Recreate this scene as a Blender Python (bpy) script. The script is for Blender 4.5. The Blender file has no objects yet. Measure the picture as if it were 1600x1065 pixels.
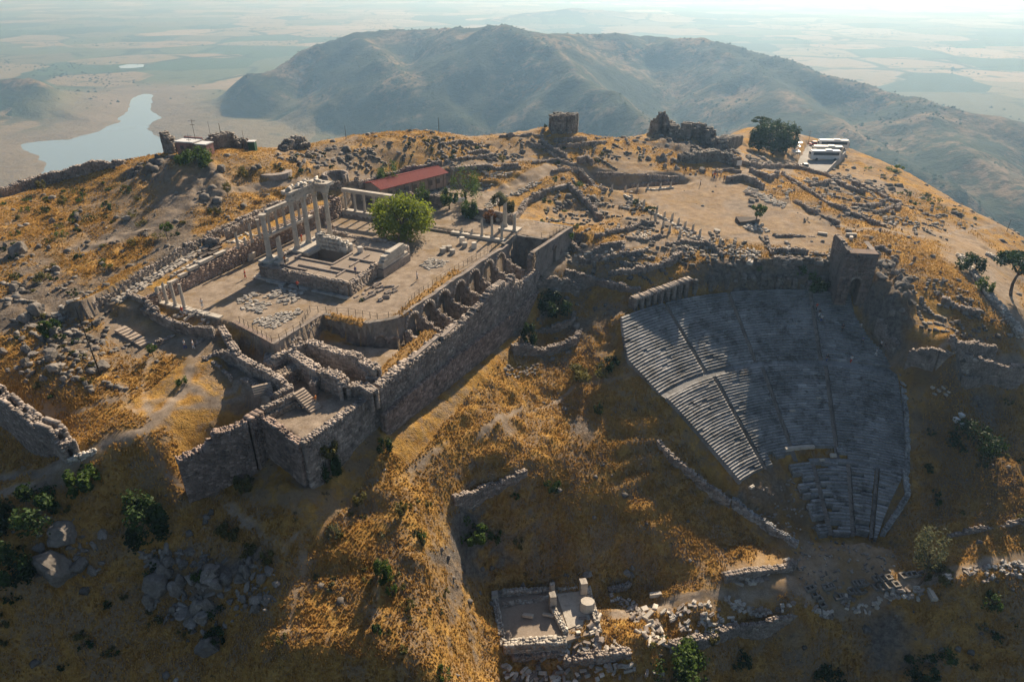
import bpy, math, random
import numpy as np
from mathutils import Vector, Matrix
random.seed(7); RNG = np.random.default_rng(7)
S = bpy.context.scene; COL = S.collection
# ---------------------------------------------------------------- camera, world, sun, exposure
PITCH = math.radians(28.7); CP, SP = math.cos(PITCH), math.sin(PITCH); F = 1080.0; CZ = 50.0
cd = bpy.data.cameras.new('camera'); cam = bpy.data.objects.new('camera', cd); COL.objects.link(cam)
cam.location = (0, 0, CZ); cam.rotation_euler = (math.pi / 2 - PITCH, 0, 0)
cd.sensor_width = 36; cd.lens = 36 * F / 1600; cd.clip_start = 1; cd.clip_end = 60000
S.camera = cam
SUN_AZ = math.radians(21.7); SUN_EL = math.radians(33)
w = bpy.data.worlds.new('World'); S.world = w; w.use_nodes = True
nt = w.node_tree; nt.nodes.clear()
sky = nt.nodes.new('ShaderNodeTexSky'); sky.sky_type = 'NISHITA'; sky.sun_disc = False
sky.sun_elevation = SUN_EL; sky.sun_rotation = SUN_AZ; sky.air_density = 1.0; sky.dust_density = 1.6; sky.altitude = 300
bg = nt.nodes.new('ShaderNodeBackground'); bg.inputs[1].default_value = 0.054
wo = nt.nodes.new('ShaderNodeOutputWorld'); nt.links.new(sky.outputs[0], bg.inputs[0]); nt.links.new(bg.outputs[0], wo.inputs[0])
sl = bpy.data.lights.new('sun', 'SUN'); sl.energy = 5.0; sl.angle = math.radians(0.55); sl.color = (1, 0.83, 0.62)
sun = bpy.data.objects.new('sun', sl); COL.objects.link(sun)
sd = Vector((math.sin(SUN_AZ) * math.cos(SUN_EL), math.cos(SUN_AZ) * math.cos(SUN_EL), math.sin(SUN_EL)))
sun.rotation_euler = sd.to_track_quat('Z', 'Y').to_euler(); sun.location = (60, 150, 90)
S.view_settings.view_transform = 'Standard'; S.view_settings.look = 'None'; S.view_settings.gamma = 1
S.view_settings.exposure = 0.62; S.view_settings.use_curve_mapping = False
S.render.engine = 'CYCLES'; S.cycles.max_bounces = 5; S.cycles.diffuse_bounces = 2; S.cycles.glossy_bounces = 2
S.cycles.transmission_bounces = 2; S.cycles.transparent_max_bounces = 4; S.cycles.volume_bounces = 1
S.cycles.use_denoising = True; S.cycles.use_adaptive_sampling = True; S.cycles.adaptive_threshold = 0.02
S.cycles.sample_clamp_indirect = 4

# ---------------------------------------------------------------- maths helpers
def ray(px, py):
    v = (532.5 - py) / F
    return np.array([(px - 800) / F, CP + v * SP, -SP + v * CP])
def P(px, py, z):
    r = ray(px, py); d = (z - CZ) / r[2]
    return (r[0] * d, r[1] * d, float(z))
def D(px, py, d):
    r = ray(px, py); return (r[0] * d, r[1] * d, CZ + r[2] * d)
def hash2(ix, iy, seed):
    n = (ix.astype(np.int64) * 374761393 + iy.astype(np.int64) * 668265263 + seed * 974711) & 0x7fffffff
    n = ((n ^ (n >> 13)) * 1274126177) & 0x7fffffff
    n = ((n ^ (n >> 16)) * 1103515245 + 12345) & 0x7fffffff
    return (n >> 7) / float(0x7fffffff >> 7)
def vnoise(x, y, seed=0):
    xi = np.floor(x); yi = np.floor(y); fx = x - xi; fy = y - yi
    fx = fx * fx * fx * (fx * (fx * 6 - 15) + 10); fy = fy * fy * fy * (fy * (fy * 6 - 15) + 10)
    a = hash2(xi, yi, seed); b = hash2(xi + 1, yi, seed); c = hash2(xi, yi + 1, seed); d = hash2(xi + 1, yi + 1, seed)
    return (a + (b - a) * fx + (c - a) * fy + (a - b - c + d) * fx * fy) * 2 - 1
def fbm(x, y, scale, octv=4, seed=0, ridged=False, gain=.5):
    x = np.asarray(x, float) / scale; y = np.asarray(y, float) / scale; s = 0; a = 1; t = 0
    for k in range(octv):
        n = vnoise(x + 17.3 * k, y - 9.1 * k, seed + k * 31)
        if ridged: n = 1 - 2 * np.abs(n)
        s = s + a * n; t += a; a *= gain; x, y = x * 1.9 + y * .6, y * 1.9 - x * .6
    return s / t
def sstep(a, b, x):
    t = np.clip((x - a) / (b - a), 0, 1); return t * t * (3 - 2 * t)
def inpoly(x, y, poly):
    x = np.asarray(x, float); y = np.asarray(y, float); r = np.zeros(x.shape, bool); n = len(poly)
    for i in range(n):
        x1, y1 = poly[i][:2]; x2, y2 = poly[(i + 1) % n][:2]
        if y1 == y2: continue
        c = ((y1 > y) != (y2 > y)) & (x < (x2 - x1) * (y - y1) / (y2 - y1) + x1); r ^= c
    return r
def dseg(x, y, pts, closed=False):
    """distance to polyline, and interpolated extra coordinate (z) of nearest point"""
    best = np.full(np.shape(x), 1e9); zz = np.zeros(np.shape(x)); n = len(pts)
    for i in range(n if closed else n - 1):
        a = pts[i]; b = pts[(i + 1) % n]; dx, dy = b[0] - a[0], b[1] - a[1]; L = dx * dx + dy * dy + 1e-9
        t = np.clip(((x - a[0]) * dx + (y - a[1]) * dy) / L, 0, 1)
        d = np.hypot(x - a[0] - t * dx, y - a[1] - t * dy); m = d < best
        best = np.where(m, d, best)
        if len(a) > 2: zz = np.where(m, a[2] + t * (b[2] - a[2]), zz)
    return best, zz

# ---------------------------------------------------------------- materials
def newmat(name):
    m = bpy.data.materials.new(name); m.use_nodes = True; t = m.node_tree; t.nodes.clear()
    o = t.nodes.new('ShaderNodeOutputMaterial'); b = t.nodes.new('ShaderNodeBsdfPrincipled')
    b.inputs['Roughness'].default_value = .95
    b.inputs['Specular IOR Level'].default_value = .25
    t.links.new(b.outputs[0], o.inputs[0]); return m, t, b, o
class N:
    def __init__(s, t): s.t = t
    def n(s, ty, **k):
        x = s.t.nodes.new('ShaderNode' + ty)
        for a, v in k.items(): setattr(x, a, v)
        return x
    def l(s, a, b): s.t.links.new(a, b)
    def coord(s, kind='Object', scale=None):
        c = s.n('TexCoord').outputs[kind]
        if scale:
            m = s.n('Mapping'); m.inputs['Scale'].default_value = scale; s.l(c, m.inputs[0]); c = m.outputs[0]
        return c
    def noise(s, scale, detail=5, rough=.6, co=None, out=0, dist=0):
        x = s.n('TexNoise'); x.inputs['Scale'].default_value = scale; x.inputs['Detail'].default_value = detail
        x.inputs['Roughness'].default_value = rough; x.inputs['Distortion'].default_value = dist
        if co is not None: s.l(co, x.inputs['Vector'])
        return x.outputs[out]
    def vor(s, scale, co=None, feature='F1', out='Distance', rnd=1):
        x = s.n('TexVoronoi'); x.feature = feature; x.inputs['Scale'].default_value = scale; x.inputs['Randomness'].default_value = rnd
        if co is not None: s.l(co, x.inputs['Vector'])
        return x.outputs[out]
    def ramp(s, src, stops, interp='LINEAR'):
        r = s.n('ValToRGB'); r.color_ramp.interpolation = interp; e = r.color_ramp.elements
        while len(e) < len(stops): e.new(.5)
        for k, (p, c) in enumerate(stops):
            e[k].position = p; e[k].color = (c[0], c[1], c[2], 1) if not isinstance(c, (int, float)) else (c, c, c, 1)
        s.l(src, r.inputs[0]); return r.outputs[0]
    def mix(s, f, a, b, mode='MIX'):
        m = s.n('Mix'); m.data_type = 'RGBA'; m.blend_type = mode
        for sock, v in ((m.inputs[0], f), (m.inputs[6], a), (m.inputs[7], b)):
            if isinstance(v, (int, float)): sock.default_value = v
            elif isinstance(v, tuple): sock.default_value = (*v, 1)
            else: s.l(v, sock)
        return m.outputs[2]
    def math(s, op, a, b=0.0, clamp=False):
        m = s.n('Math'); m.operation = op; m.use_clamp = clamp
        for i, v in enumerate((a, b)):
            if isinstance(v, (int, float)): m.inputs[i].default_value = v
            else: s.l(v, m.inputs[i])
        return m.outputs[0]
    def attr(s, name, out='Fac'):
        a = s.n('Attribute'); a.attribute_name = name; return a.outputs[out]
    def bump(s, h, st, dist, bsdf, prev=None):
        b = s.n('Bump'); b.inputs['Strength'].default_value = st; b.inputs['Distance'].default_value = dist; s.l(h, b.inputs['Height'])
        if prev: s.l(prev, b.inputs['Normal'])
        if bsdf: s.l(b.outputs[0], bsdf.inputs['Normal'])
        return b.outputs[0]

def mat_stone(name, c1, c2, scale=1.2, rough=.9, attr=True, bump=.25, contrast=.42, stain=None):
    m, t, b, o = newmat(name); n = N(t); co = n.coord('Object')
    big = n.noise(scale * .35, 4, .6, co); fine = n.noise(scale * 6, 5, .7, co)
    f = n.math('ADD', n.math('MULTIPLY', big, .6), n.math('MULTIPLY', fine, .4))
    c = n.mix(n.ramp(f, [(.5 - contrast * .35, 0.0), (.5 + contrast * .35, 1.0)]), c1, c2)
    if stain:
        st = n.ramp(n.noise(scale * .9, 5, .75, co), [(.52, 0.0), (.62, 1.0)]); c = n.mix(n.math('MULTIPLY', st, .75), c, stain)
    if attr:
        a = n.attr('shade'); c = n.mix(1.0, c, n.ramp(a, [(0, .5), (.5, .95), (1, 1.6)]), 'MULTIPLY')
    n.l(c, b.inputs['Base Color']); b.inputs['Roughness'].default_value = rough
    n.bump(fine, bump, .12, b); return m

# ---------------------------------------------------------------- mesh helpers
def obj(name, verts, faces, mat, parent=None, loc=None, smooth=False, kind=None, attr=None, mats=None, midx=None):
    me = bpy.data.meshes.new(name)
    me.from_pydata([tuple(v) for v in verts] if not isinstance(verts, np.ndarray) else verts.tolist(), [], faces if not isinstance(faces, np.ndarray) else faces.tolist())
    return link(name, me, mat, parent, loc, smooth, kind, attr, mats, midx)
def link(name, me, mat, parent=None, loc=None, smooth=False, kind=None, attr=None, mats=None, midx=None):
    if mat: me.materials.append(mat)
    if mats:
        for q in mats: me.materials.append(q)
        if midx is not None: me.polygons.foreach_set('material_index', np.asarray(midx, np.int32))
    if attr is not None:
        for an, av in (attr.items() if isinstance(attr, dict) else [('shade', attr)]):
            av = np.asarray(av, np.float32)
            dom = 'FACE' if len(av) == len(me.polygons) else 'POINT'
            at = me.attributes.new(an, 'FLOAT', dom); at.data.foreach_set('value', av)
    if smooth: me.polygons.foreach_set('use_smooth', np.ones(len(me.polygons), bool))
    if 'shade' not in me.attributes and name not in ('ground', 'valley_and_hills', 'haze'):
        at = me.attributes.new('shade', 'FLOAT', 'POINT'); at.data.foreach_set('value', np.full(len(me.vertices), .58, np.float32))
    me.update()
    o = bpy.data.objects.new(name, me); COL.objects.link(o)
    if parent: o.parent = parent
    if loc is not None: o.location = loc
    if kind: o['kind'] = kind
    return o
def fast_mesh(name, V, Fc, n=4):
    """V (N,3) float, Fc (M,n) int"""
    me = bpy.data.meshes.new(name); V = np.ascontiguousarray(V, np.float32); Fc = np.ascontiguousarray(Fc, np.int32)
    me.vertices.add(len(V)); me.vertices.foreach_set('co', V.ravel())
    me.loops.add(Fc.size); me.loops.foreach_set('vertex_index', Fc.ravel())
    me.polygons.add(len(Fc)); me.polygons.foreach_set('loop_start', np.arange(0, Fc.size, n, dtype=np.int32))
    me.polygons.foreach_set('loop_total', np.full(len(Fc), n, np.int32)); me.update(calc_edges=True); return me
def tag(o, label, cat, group=None):
    o['label'] = label; o['category'] = cat
    if group: o['group'] = group
    return o
def empty(name, loc, label, cat, group=None, rz=0):
    o = bpy.data.objects.new(name, None); COL.objects.link(o); o.location = loc; o.rotation_euler = (0, 0, rz)
    o.empty_display_size = .3
    return tag(o, label, cat, group)
# ---------------------------------------------------------------- the ground: heights
# control points: photo pixel + height, turned into points of the place
CT = [(0,400,2),(150,400,2),(150,300,6),(60,300,5),(150,268,8),(300,232,12),(300,262,11),(60,330,4),(0,500,-1),(430,262,10),(430,233,10.5),(540,217,10.5),
 (300,330,6),(220,360,4),(400,300,7),(700,210,9.5),(620,240,8),(880,207,8),(760,240,5),(830,270,3),(900,240,3.5),(1000,250,1),(1040,215,2.5),(1100,225,1),
 (1150,280,-2),(1200,245,-6),(1170,212,-4.5),(1250,225,-7.5),(1285,250,-9.5),(1320,240,-10.5),(1330,300,-8),(1420,275,-14),(1420,330,-10),(1500,322,-18),(1500,370,-12),
 (1560,350,-16),(1600,378,-19),(1590,450,-14),(1540,400,-12),(1480,400,-8),(1450,430,-7),(1400,370,-5.5),(1300,350,-4),(1250,310,-3.5),(1200,360,-3.5),(1100,330,-3),(1050,380,-3.5),
 (1000,330,-2.5),(950,300,-1),(900,340,-3),(850,330,-1.5),(930,400,-4.5),(870,415,-5),(1000,410,-4.8),(1100,400,-4.6),(1200,400,-4.6),(1290,390,-4.6),
 (830,445,-8),(900,450,-10),(900,480,-12),(960,500,-12),(850,500,-14),(1400,480,-8.5),(1440,500,-11),(1500,540,-12),(1590,500,-13),(1590,560,-17),
 (1430,560,-15.5),(1500,590,-18.5),(1590,620,-23),(1500,700,-26),(1440,620,-21),(1440,740,-29.3),(1430,830,-35.8),(1590,740,-28.5),(1500,840,-34.5),(1590,850,-34),
 (950,580,-17),(850,620,-20),(765,575,-13),(805,520,-12.3),(800,450,-7),(700,635,-12.8),(610,690,-11.5),(590,720,-12),(900,700,-23),(800,740,-22),(830,690,-21),(1000,680,-23),(1050,740,-28),(1100,800,-33.5),
 (1000,760,-28.5),(950,800,-30),(1180,850,-38),(1000,840,-33),(900,830,-31),(800,820,-29),(720,780,-22),(750,830,-29),(850,860,-34.5),(1000,880,-37),
 (850,915,-38.5),(950,900,-38.5),(1050,925,-38.5),(1150,920,-38.5),(1250,900,-38.3),(1350,900,-38.3),(1450,900,-36.8),(1560,880,-34.5),
 (800,1000,-38.5),(900,1010,-39),(1000,1000,-39),(1100,960,-39),(1250,950,-39.2),(1400,940,-38.3),(1500,920,-36.6),
 (1050,1050,-43),(1200,1010,-46),(1200,1065,-51),(1350,1000,-46),(1350,1065,-52),(1500,985,-42),(1590,980,-41),(1500,1065,-49),(1590,1065,-48),
 (900,1060,-42),(780,1060,-40),(752,1005,-36),(757,925,-36.3),(722,905,-29.5),(735,965,-33),(675,900,-22.3),(672,1000,-24.3),(680,1060,-26),
 (650,800,-17),(640,750,-15.2),(550,800,-15.7),(520,760,-13),(500,900,-18.6),(560,1000,-21),(450,1060,-22.2),(430,900,-17.3),(400,800,-13.6),
 (480,775,-11.2),(400,730,-11),(350,720,-10.5),(350,790,-13.2),(300,750,-11.5),(270,720,-8),(300,850,-16.5),(300,950,-22),(300,1050,-26),(350,1000,-23.5),
 (200,800,-12.5),(200,900,-18.5),(200,1060,-26),(100,820,-11.5),(100,900,-16.5),(50,1000,-22),(0,850,-12),(0,1060,-26),
 (100,755,-8.2),(0,775,-9.6),(50,718,-9.6),(10,690,-9),(120,715,-6),(200,690,-5.2),(240,620,-4.2),(300,600,-3.6),(330,540,-2),(300,650,-5.2),(220,560,-2.6),(160,620,-3.6),(150,660,-4.6),
 (50,620,-3.6),(50,560,-2),(150,500,-.5),(200,520,-1.5),(80,480,0),(240,440,1.5),(180,450,1),
 (360,400,3.6),(300,430,2.4),(430,350,4.6),(500,300,5),(560,290,4.5),(640,290,2.2),(700,300,2),(740,290,2),(800,290,1.6),(730,330,.6),(660,340,.6),(840,360,-1),(820,320,-.5),(770,340,0)]
XYZ = [P(*c) for c in CT]
# beyond the skyline the ground falls away
for px, py, z in [(0,290,5),(150,262,8),(300,228,12),(430,228,10.5),(560,212,10.5),(700,206,9.5),(880,203,8),(1040,200,3.5),(1160,198,-4),(1260,212,-8),(1330,232,-11),(1420,268,-14),(1500,316,-18),(1600,372,-20)]:
    x, y, _ = P(px, py, z); L = math.hypot(x, y) ; g = .4 if px < 1200 else .55
    for q, dz in ((10, 3.5), (40, 26), (85, 62)): XYZ.append((x * (1 + q / L), y * (1 + q / L), z - dz))
XYZ += [(-175,120,-4),(-175,60,-30),(-120,30,-30),(-60,30,-38),(0,30,-50),(60,30,-75),(120,30,-90),(200,50,-85),(200,100,-60),(200,150,-50),(160,120,-35),(150,150,-26),(120,90,-38),(200,200,-50),(-150,90,-8),(-110,60,-18)]
A = np.array(XYZ)
def tps(r2): return np.where(r2 > 1e-9, r2 * np.log(r2 + 1e-12), 0)
_n = len(A); _K = tps(((A[:, None, :2] - A[None, :, :2]) ** 2).sum(2) / 1e4) + np.eye(_n) * 2e-4
_M = np.zeros((_n + 3, _n + 3)); _M[:_n, :_n] = _K; _Q = np.c_[np.ones(_n), A[:, :2] / 100]; _M[:_n, _n:] = _Q; _M[_n:, :_n] = _Q.T
_W = np.linalg.solve(_M, np.r_[A[:, 2], 0, 0, 0])
def rbf(x, y):
    x = np.asarray(x, float); sh = x.shape; x = x.ravel(); y = np.asarray(y, float).ravel(); out = np.empty(x.shape)
    for i in range(0, len(x), 20000):
        a, b = x[i:i + 20000], y[i:i + 20000]
        out[i:i + 20000] = tps(((a[:, None] - A[:, 0]) ** 2 + (b[:, None] - A[:, 1]) ** 2) / 1e4) @ _W[:_n] + _W[_n] + _W[_n + 1] * a / 100 + _W[_n + 2] * b / 100
    return out.reshape(sh)

# the temple court has its own axes: ua runs along the court, ub across it towards the retaining wall
AX = math.atan2(.413, .911); UA = (math.sin(AX), math.cos(AX)); UB = (math.cos(AX), -math.sin(AX))
def L2(a, b, z=0.0): return (a * UA[0] + b * UB[0], a * UA[1] + b * UB[1], z)
def toL(x, y): return x * UA[0] + y * UA[1], x * UB[0] + y * UB[1]

# far land: ridges (crest points) over a plain
FLOOR = -266.0
RIDGES = [([D(300,165,1600),D(330,128,1650),D(420,100,1700),D(480,72,1750),D(560,47,1780),D(700,41,1800),D(790,38,1520),D(850,50,1500)], .47),
 ([D(790,40,1500),D(880,75,1350),D(950,130,1190),D(1010,205,1020),D(1040,290,900)], .8),
 ([D(560,60,1700),D(620,110,1500),D(700,180,1300)], .6),
 ([D(850,50,1600),D(1000,50,1700),D(1090,60,1620),D(1200,86,1450),D(1330,120,1320),D(1420,150,1230),D(1500,174,1150),D(1600,196,1080),D(1800,240,1000)], .5),
 ([D(1090,62,1600),D(1180,112,1380),D(1280,170,1150),D(1400,232,970),D(1500,290,840)], .62),
 ([D(1420,152,1220),D(1520,220,1000),D(1640,290,860)], .42),
 ([D(-60,125,1750),D(60,120,1700),D(120,128,1690),D(170,150,1640),D(210,178,1560)], .42),
 ([D(240,75,4200),D(420,62,4400),D(520,68,4300)], .16),
 ([D(820,22,4200),D(900,14,4300),D(1050,24,4400),D(1200,42,4000)], .14)]
LAKE = [P(x, y, -270) for x, y in [(28,226),(60,221),(110,219),(150,208),(188,190),(197,176),(205,168),(208,152),(222,147),(238,148),(234,160),(232,172),(252,184),(236,190),(229,202),(244,214),(258,222),(262,250),(300,330),(90,330),(72,270),(76,256),(50,240),(34,232)]]
POND = [P(x, y, -270) for x, y in [(186,107),(200,104),(226,104),(224,108),(205,110),(190,110)]]
def far_h(x, y):
    h = FLOOR + 3 * fbm(x, y, 900, 3, 5)
    wx = x + 45 * fbm(x, y, 160, 3, 11); wy = y + 45 * fbm(x, y, 160, 3, 12)
    best = np.full(np.shape(x), -1e9)
    for pts, sl in RIDGES:
        d, z = dseg(wx, wy, pts); far = sl < .2
        hh = z + (-7 if not far else 0) - sl * (np.sqrt(d * d + 20 ** 2) - 20) * (1 + .1 * fbm(x, y, 130, 3, 14))
        k = 14.0; m = np.maximum(best, hh); best = m + k * np.log1p(np.exp(-np.abs(best - hh) / k)) * .6
    best += 8 * fbm(x, y, 85, 5, 21, True) * sstep(FLOOR, FLOOR + 60, best)
    k = 8.0; h = np.maximum(h, best) + k * np.log1p(np.exp(-np.abs(h - best) / k)) * .3
    # the acropolis hill itself beyond the near sheet
    dx = np.maximum(np.abs(x - 10) - 170, 0); dy = np.maximum(np.abs(y - 180) - 140, 0)
    ac = -62 - .52 * np.hypot(dx, dy) + 5 * fbm(x, y, 60, 4, 3)
    h = np.maximum(h, ac)
    for pg, dep in ((LAKE, 1), (POND, 1)):
        d, _ = dseg(x, y, pg, True); ins = inpoly(x, y, pg)
        sd_ = np.where(ins, -d, d) + 10 * fbm(x, y, 45, 3, 77) * (1 if pg is LAKE else .4)
        h = np.where(sd_ < 0, -270 + np.maximum(sd_ * .2, -6) - .4, np.minimum(h, np.maximum(-270 + sd_ * .10 * (1 + .4 * fbm(x, y, 60, 3, 8)), -269.9 + 0 * x)) * sstep(220, 120, d) + h * (1 - sstep(220, 120, d)) if pg is LAKE else np.where(d < 60, -264.0, h))
    return h

# flat built terraces (polygon, height); later ones win
LB = lambda pts, z: ([L2(a, b) for a, b in pts], z)
PLAT = [LB([(70.2,-97.3),(70.2,-80.5),(67.3,-69.4),(78.6,-69),(78.8,-60.5),(82,-57.4),(99,-57.4),(121,-54.7),(134,-54.7),(134,-97.3)], 0.0),
        LB([(121,-97.3),(121,-55.5),(134,-55.5),(134,-72),(151,-74),(151,-86),(134,-97.3)], .7), ([P(*c) for c in [(1241,264,-9),(1260,226,-9),(1322,232,-9),(1318,240,-9),(1290,270,-9)]], -9.0), LB([(125,-55.5),(134,-55.5),(134,-47.6),(125,-49)], .3)]
PITS = [([L2(a, b) for a, b in [(62,-75),(69,-79.5),(67,-69),(76,-69),(79,-57.4),(79.5,-51.6),(68,-53),(58,-62)]], -3.6),
        ([P(x, y, z) for x, y, z in [(410,648,-4.5),(470,692,-4.5),(585,612,-4.5),(590,585,-4.5),(520,560,-4.5),(455,600,-4.5)]], -4.5),]
TC = (57.0, 75.0)   # theatre centre
TR = np.array([0, 14.6, 25.6, 42.0, 57.0, 62]); TZ = np.array([-38, -37.6, -29.4, -18.6, -9.8, -9.0])
def near_h(x, y, detail=True):
    h = rbf(x, y)
    a, b = toL(x, y)
    if detail:
        h = h + np.where(inpoly(x, y, SLOPE), .28, .55) * fbm(x, y, 14, 3, 41) + np.where(inpoly(x, y, SLOPE), .2, .32) * fbm(x, y, 3.6, 3, 42, True) + .12 * fbm(x, y, 1.1, 2, 43)
        rk = fbm(x, y, 24, 3, 47); h = h + sstep(.12, .5, rk) * .9 * np.maximum(fbm(x, y, 4.5, 4, 48, True), -.3)
    # little soil terraces on the steep slopes (goat tracks)
    st = inpoly(x, y, SLOPE); h = h + np.where(st, .30 * np.sin(h * 2.9 + 4 * fbm(x, y, 11, 3, 50)) * sstep(-.5, .3, fbm(x, y, 12, 2, 51)), 0)
    for pg, amp in CLIFFS:
        d, _ = dseg(x, y, pg, True); m = np.where(inpoly(x, y, pg), sstep(0, 3, d), 0)
        h = h + m * amp * (fbm(x, y, 6, 4, 60, True, .62))
    # excavated hollow of the lower terrace
    for pts, wd, dep in TRENCH:
        d, _ = dseg(x, y, pts); h = h - dep * sstep(wd, wd * .55, d)
    flat = np.zeros(np.shape(x))
    for pg, z in AREAS:
        d, _ = dseg(x, y, pg, True); m = np.where(inpoly(x, y, pg), sstep(0, 5, d), 0)
        h = h + m * (rbf(x, y) - h + .07 * fbm(x, y, 5, 3, 9)) * .9
    r = np.hypot(x - TC[0], y - TC[1]); th = np.degrees(np.arctan2(y - TC[1], x - TC[0]))
    cone = np.interp(r, TR, TZ) - .9
    lim_l = np.interp(r, [0, 14.6, 25.6, 42, 50, 57], [104, 104, 131, 134.5, 135.5, 128]); lim_r = np.interp(r, [0, 14.6, 25.6, 42, 50, 57], [64, 64, 59, 66.5, 72, 77])
    edge = np.minimum(lim_l - th, th - lim_r) * r / 57.3
    m = sstep(-2.5, 1.0, edge) * sstep(60.5, 57.6, r) * (r < 61) * (y > TC[1])
    m = np.where(r < 15, sstep(-6, 1, edge), m) * (r > 12)
    h = h * (1 - m) + cone * m
    band = (y > TC[1]) & (r > 25.6) & (r < 57)        # banks beside the seats stay a little below them
    for pg, z in PLAT: h = np.where(inpoly(x, y, pg), z + .05 * fbm(x, y, 4, 3, 4), h)
    tr = (a > 66) & (a < 121) & (b < -97.3) & (b > -103.8); zt = NT(a); h = np.where(tr, zt + .06 * fbm(x, y, 3, 3, 6), h)
    bk = (a > 62) & (a < 124) & (b <= -103.8) & (b > -112); k = sstep(-112, -104, b); h = np.where(bk, h * (1 - k) + np.maximum(h, zt + 1.9) * k, h)
    # hollow under the vaults and in front of the court edge, behind the great wall
    zv = np.interp(a, [74, 84, 92, 100, 118, 124], [-6.0, -6.5, -7, -7, -6.5, -6])
    vb = (b > VB0(a)) & (b < WB(a) - 1) & (a > 79.5) & (a < 121); h = np.where(vb, zv + .3 * fbm(x, y, 4, 3, 5), h)
    for pg, z in PITS: h = np.where(inpoly(x, y, pg), z + .05 * fbm(x, y, 3, 3, 4), h)
    for pg, z in PITS2: h = np.where(inpoly(x, y, pg), z + .2 * fbm(x, y, 3, 3, 6), h)
    # outside the great wall the ground must lie at its foot
    wb = WB(a); front = (b > wb - .6) & (b < wb + 4) & (a > 68) & (a < 136)
    zf = np.interp(a, [68, 76, 88, 100, 112, 118, 122, 136], [-11.4, -11.6, -12, -12.4, -12, -8, -5.2, -4.8]); k = 1 - sstep(wb + 1, wb + 4, b)
    h = np.where(front, h * (1 - k) + zf * k, h)
    return h
def NT(a): return np.interp(a, [66, 72, 80, 90, 118], [.6, 1.5, 2.6, 3.3, 3.6])
def WB(a): return np.interp(a, [68, 105, 121, 136], [-52.1, -49, -48.5, -46.5])
def VB0(a): return np.interp(a, [79, 99, 121], [-57.4, -57.2, -54.9])
SLOPE = [P(*c) for c in [(560,760,-14),(700,640,-13.5),(850,600,-18),(985,590,-17),(1150,780,-33),(1100,830,-35),(850,830,-30),(640,860,-22),(600,1060,-29),(420,1060,-30),(400,850,-17)]]
CLIFFS = [([P(*c) for c in [(690,800,-24),(760,810,-28),(880,835,-31),(1010,850,-34),(1140,880,-37.5),(1090,898,-38),(1000,893,-38),(850,905,-38),(770,912,-38),(700,870,-30)]], 2.2),
 ([P(*c) for c in [(210,850,-15),(330,860,-17),(440,880,-20),(430,940,-23),(330,1040,-30),(290,980,-26),(220,940,-21)]], 2.3),
 ([P(*c) for c in [(1370,390,-5),(1410,420,-6),(1440,470,-9),(1430,520,-12),(1390,540,-14),(1350,490,-10),(1345,420,-5)]], 2.6),
 ([P(*c) for c in [(150,255,8),(330,250,11),(380,300,8),(300,320,7),(180,300,6)]], 1.3),
 ([P(*c) for c in [(60,500,-1),(180,520,-1.5),(170,600,-3.4),(40,590,-2.6)]], 1.0),
 ([P(*c) for c in [(1010,200,3),(1150,215,-1),(1160,245,-2),(1080,250,0),(1020,225,2)]], 1.8),
 ([P(*c) for c in [(1100,400,-4.6),(1300,400,-4.6),(1330,455,-9),(1190,450,-9),(1080,450,-9),(980,450,-9),(990,420,-5)]], 1.2)]
AREAS = []
for pts, wz in [([(960,285,-1),(1070,275,-1),(1150,280,-2),(1260,330,-3.5),(1330,370,-4.5),(1290,395,-4.6),(1180,385,-4),(1080,365,-3.5),(1010,320,-2.5)], 0),
 ([(1480,345,-12),(1590,420,-13),(1600,500,-14),(1560,500,-13),(1470,400,-8)], 0),
 ([(690,330,.6),(860,262,3),(880,275,2.5),(800,340,0)], 0),
 ([(850,400,-3),(1060,380,-3.5),(1060,390,-3.7),(900,430,-6)], 0),
 ([(130,520,-1),(230,450,1),(400,340,5),(420,350,4.5),(240,470,1),(200,540,-1.5)], 0),
 ([(200,690,-5.2),(330,600,-3),(370,520,-1.5),(400,590,-3.5),(300,690,-6)], 0),
 ([(960,955,-38.5),(1100,925,-38.5),(1200,895,-38.5),(1230,868,-38),(1270,850,-38),(1400,862,-37.5),(1600,855,-34.5),(1600,905,-35),(1400,945,-38),(1250,960,-39),(1000,985,-39)], 0), ([(385,255,10),(430,245,10),(470,258,10),(465,278,10),(400,280,10)], 0),
 ([(1240,240,-7.5),(1250,215,-7.5),(1330,235,-10.5),(1280,290,-9)], 0)]:
    AREAS.append(([P(*c) for c in pts], 0))
TRENCH = [([P(930,272,1), P(1000,285,-.5), P(1050,280,-.6)], 7, 2.5)]
PITS2 = [([L2(a, b) for a, b in [(118.5,-55.4),(124.6,-55.4),(124.6,-50.2),(118.5,-50.2)]], -6.0)]
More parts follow.
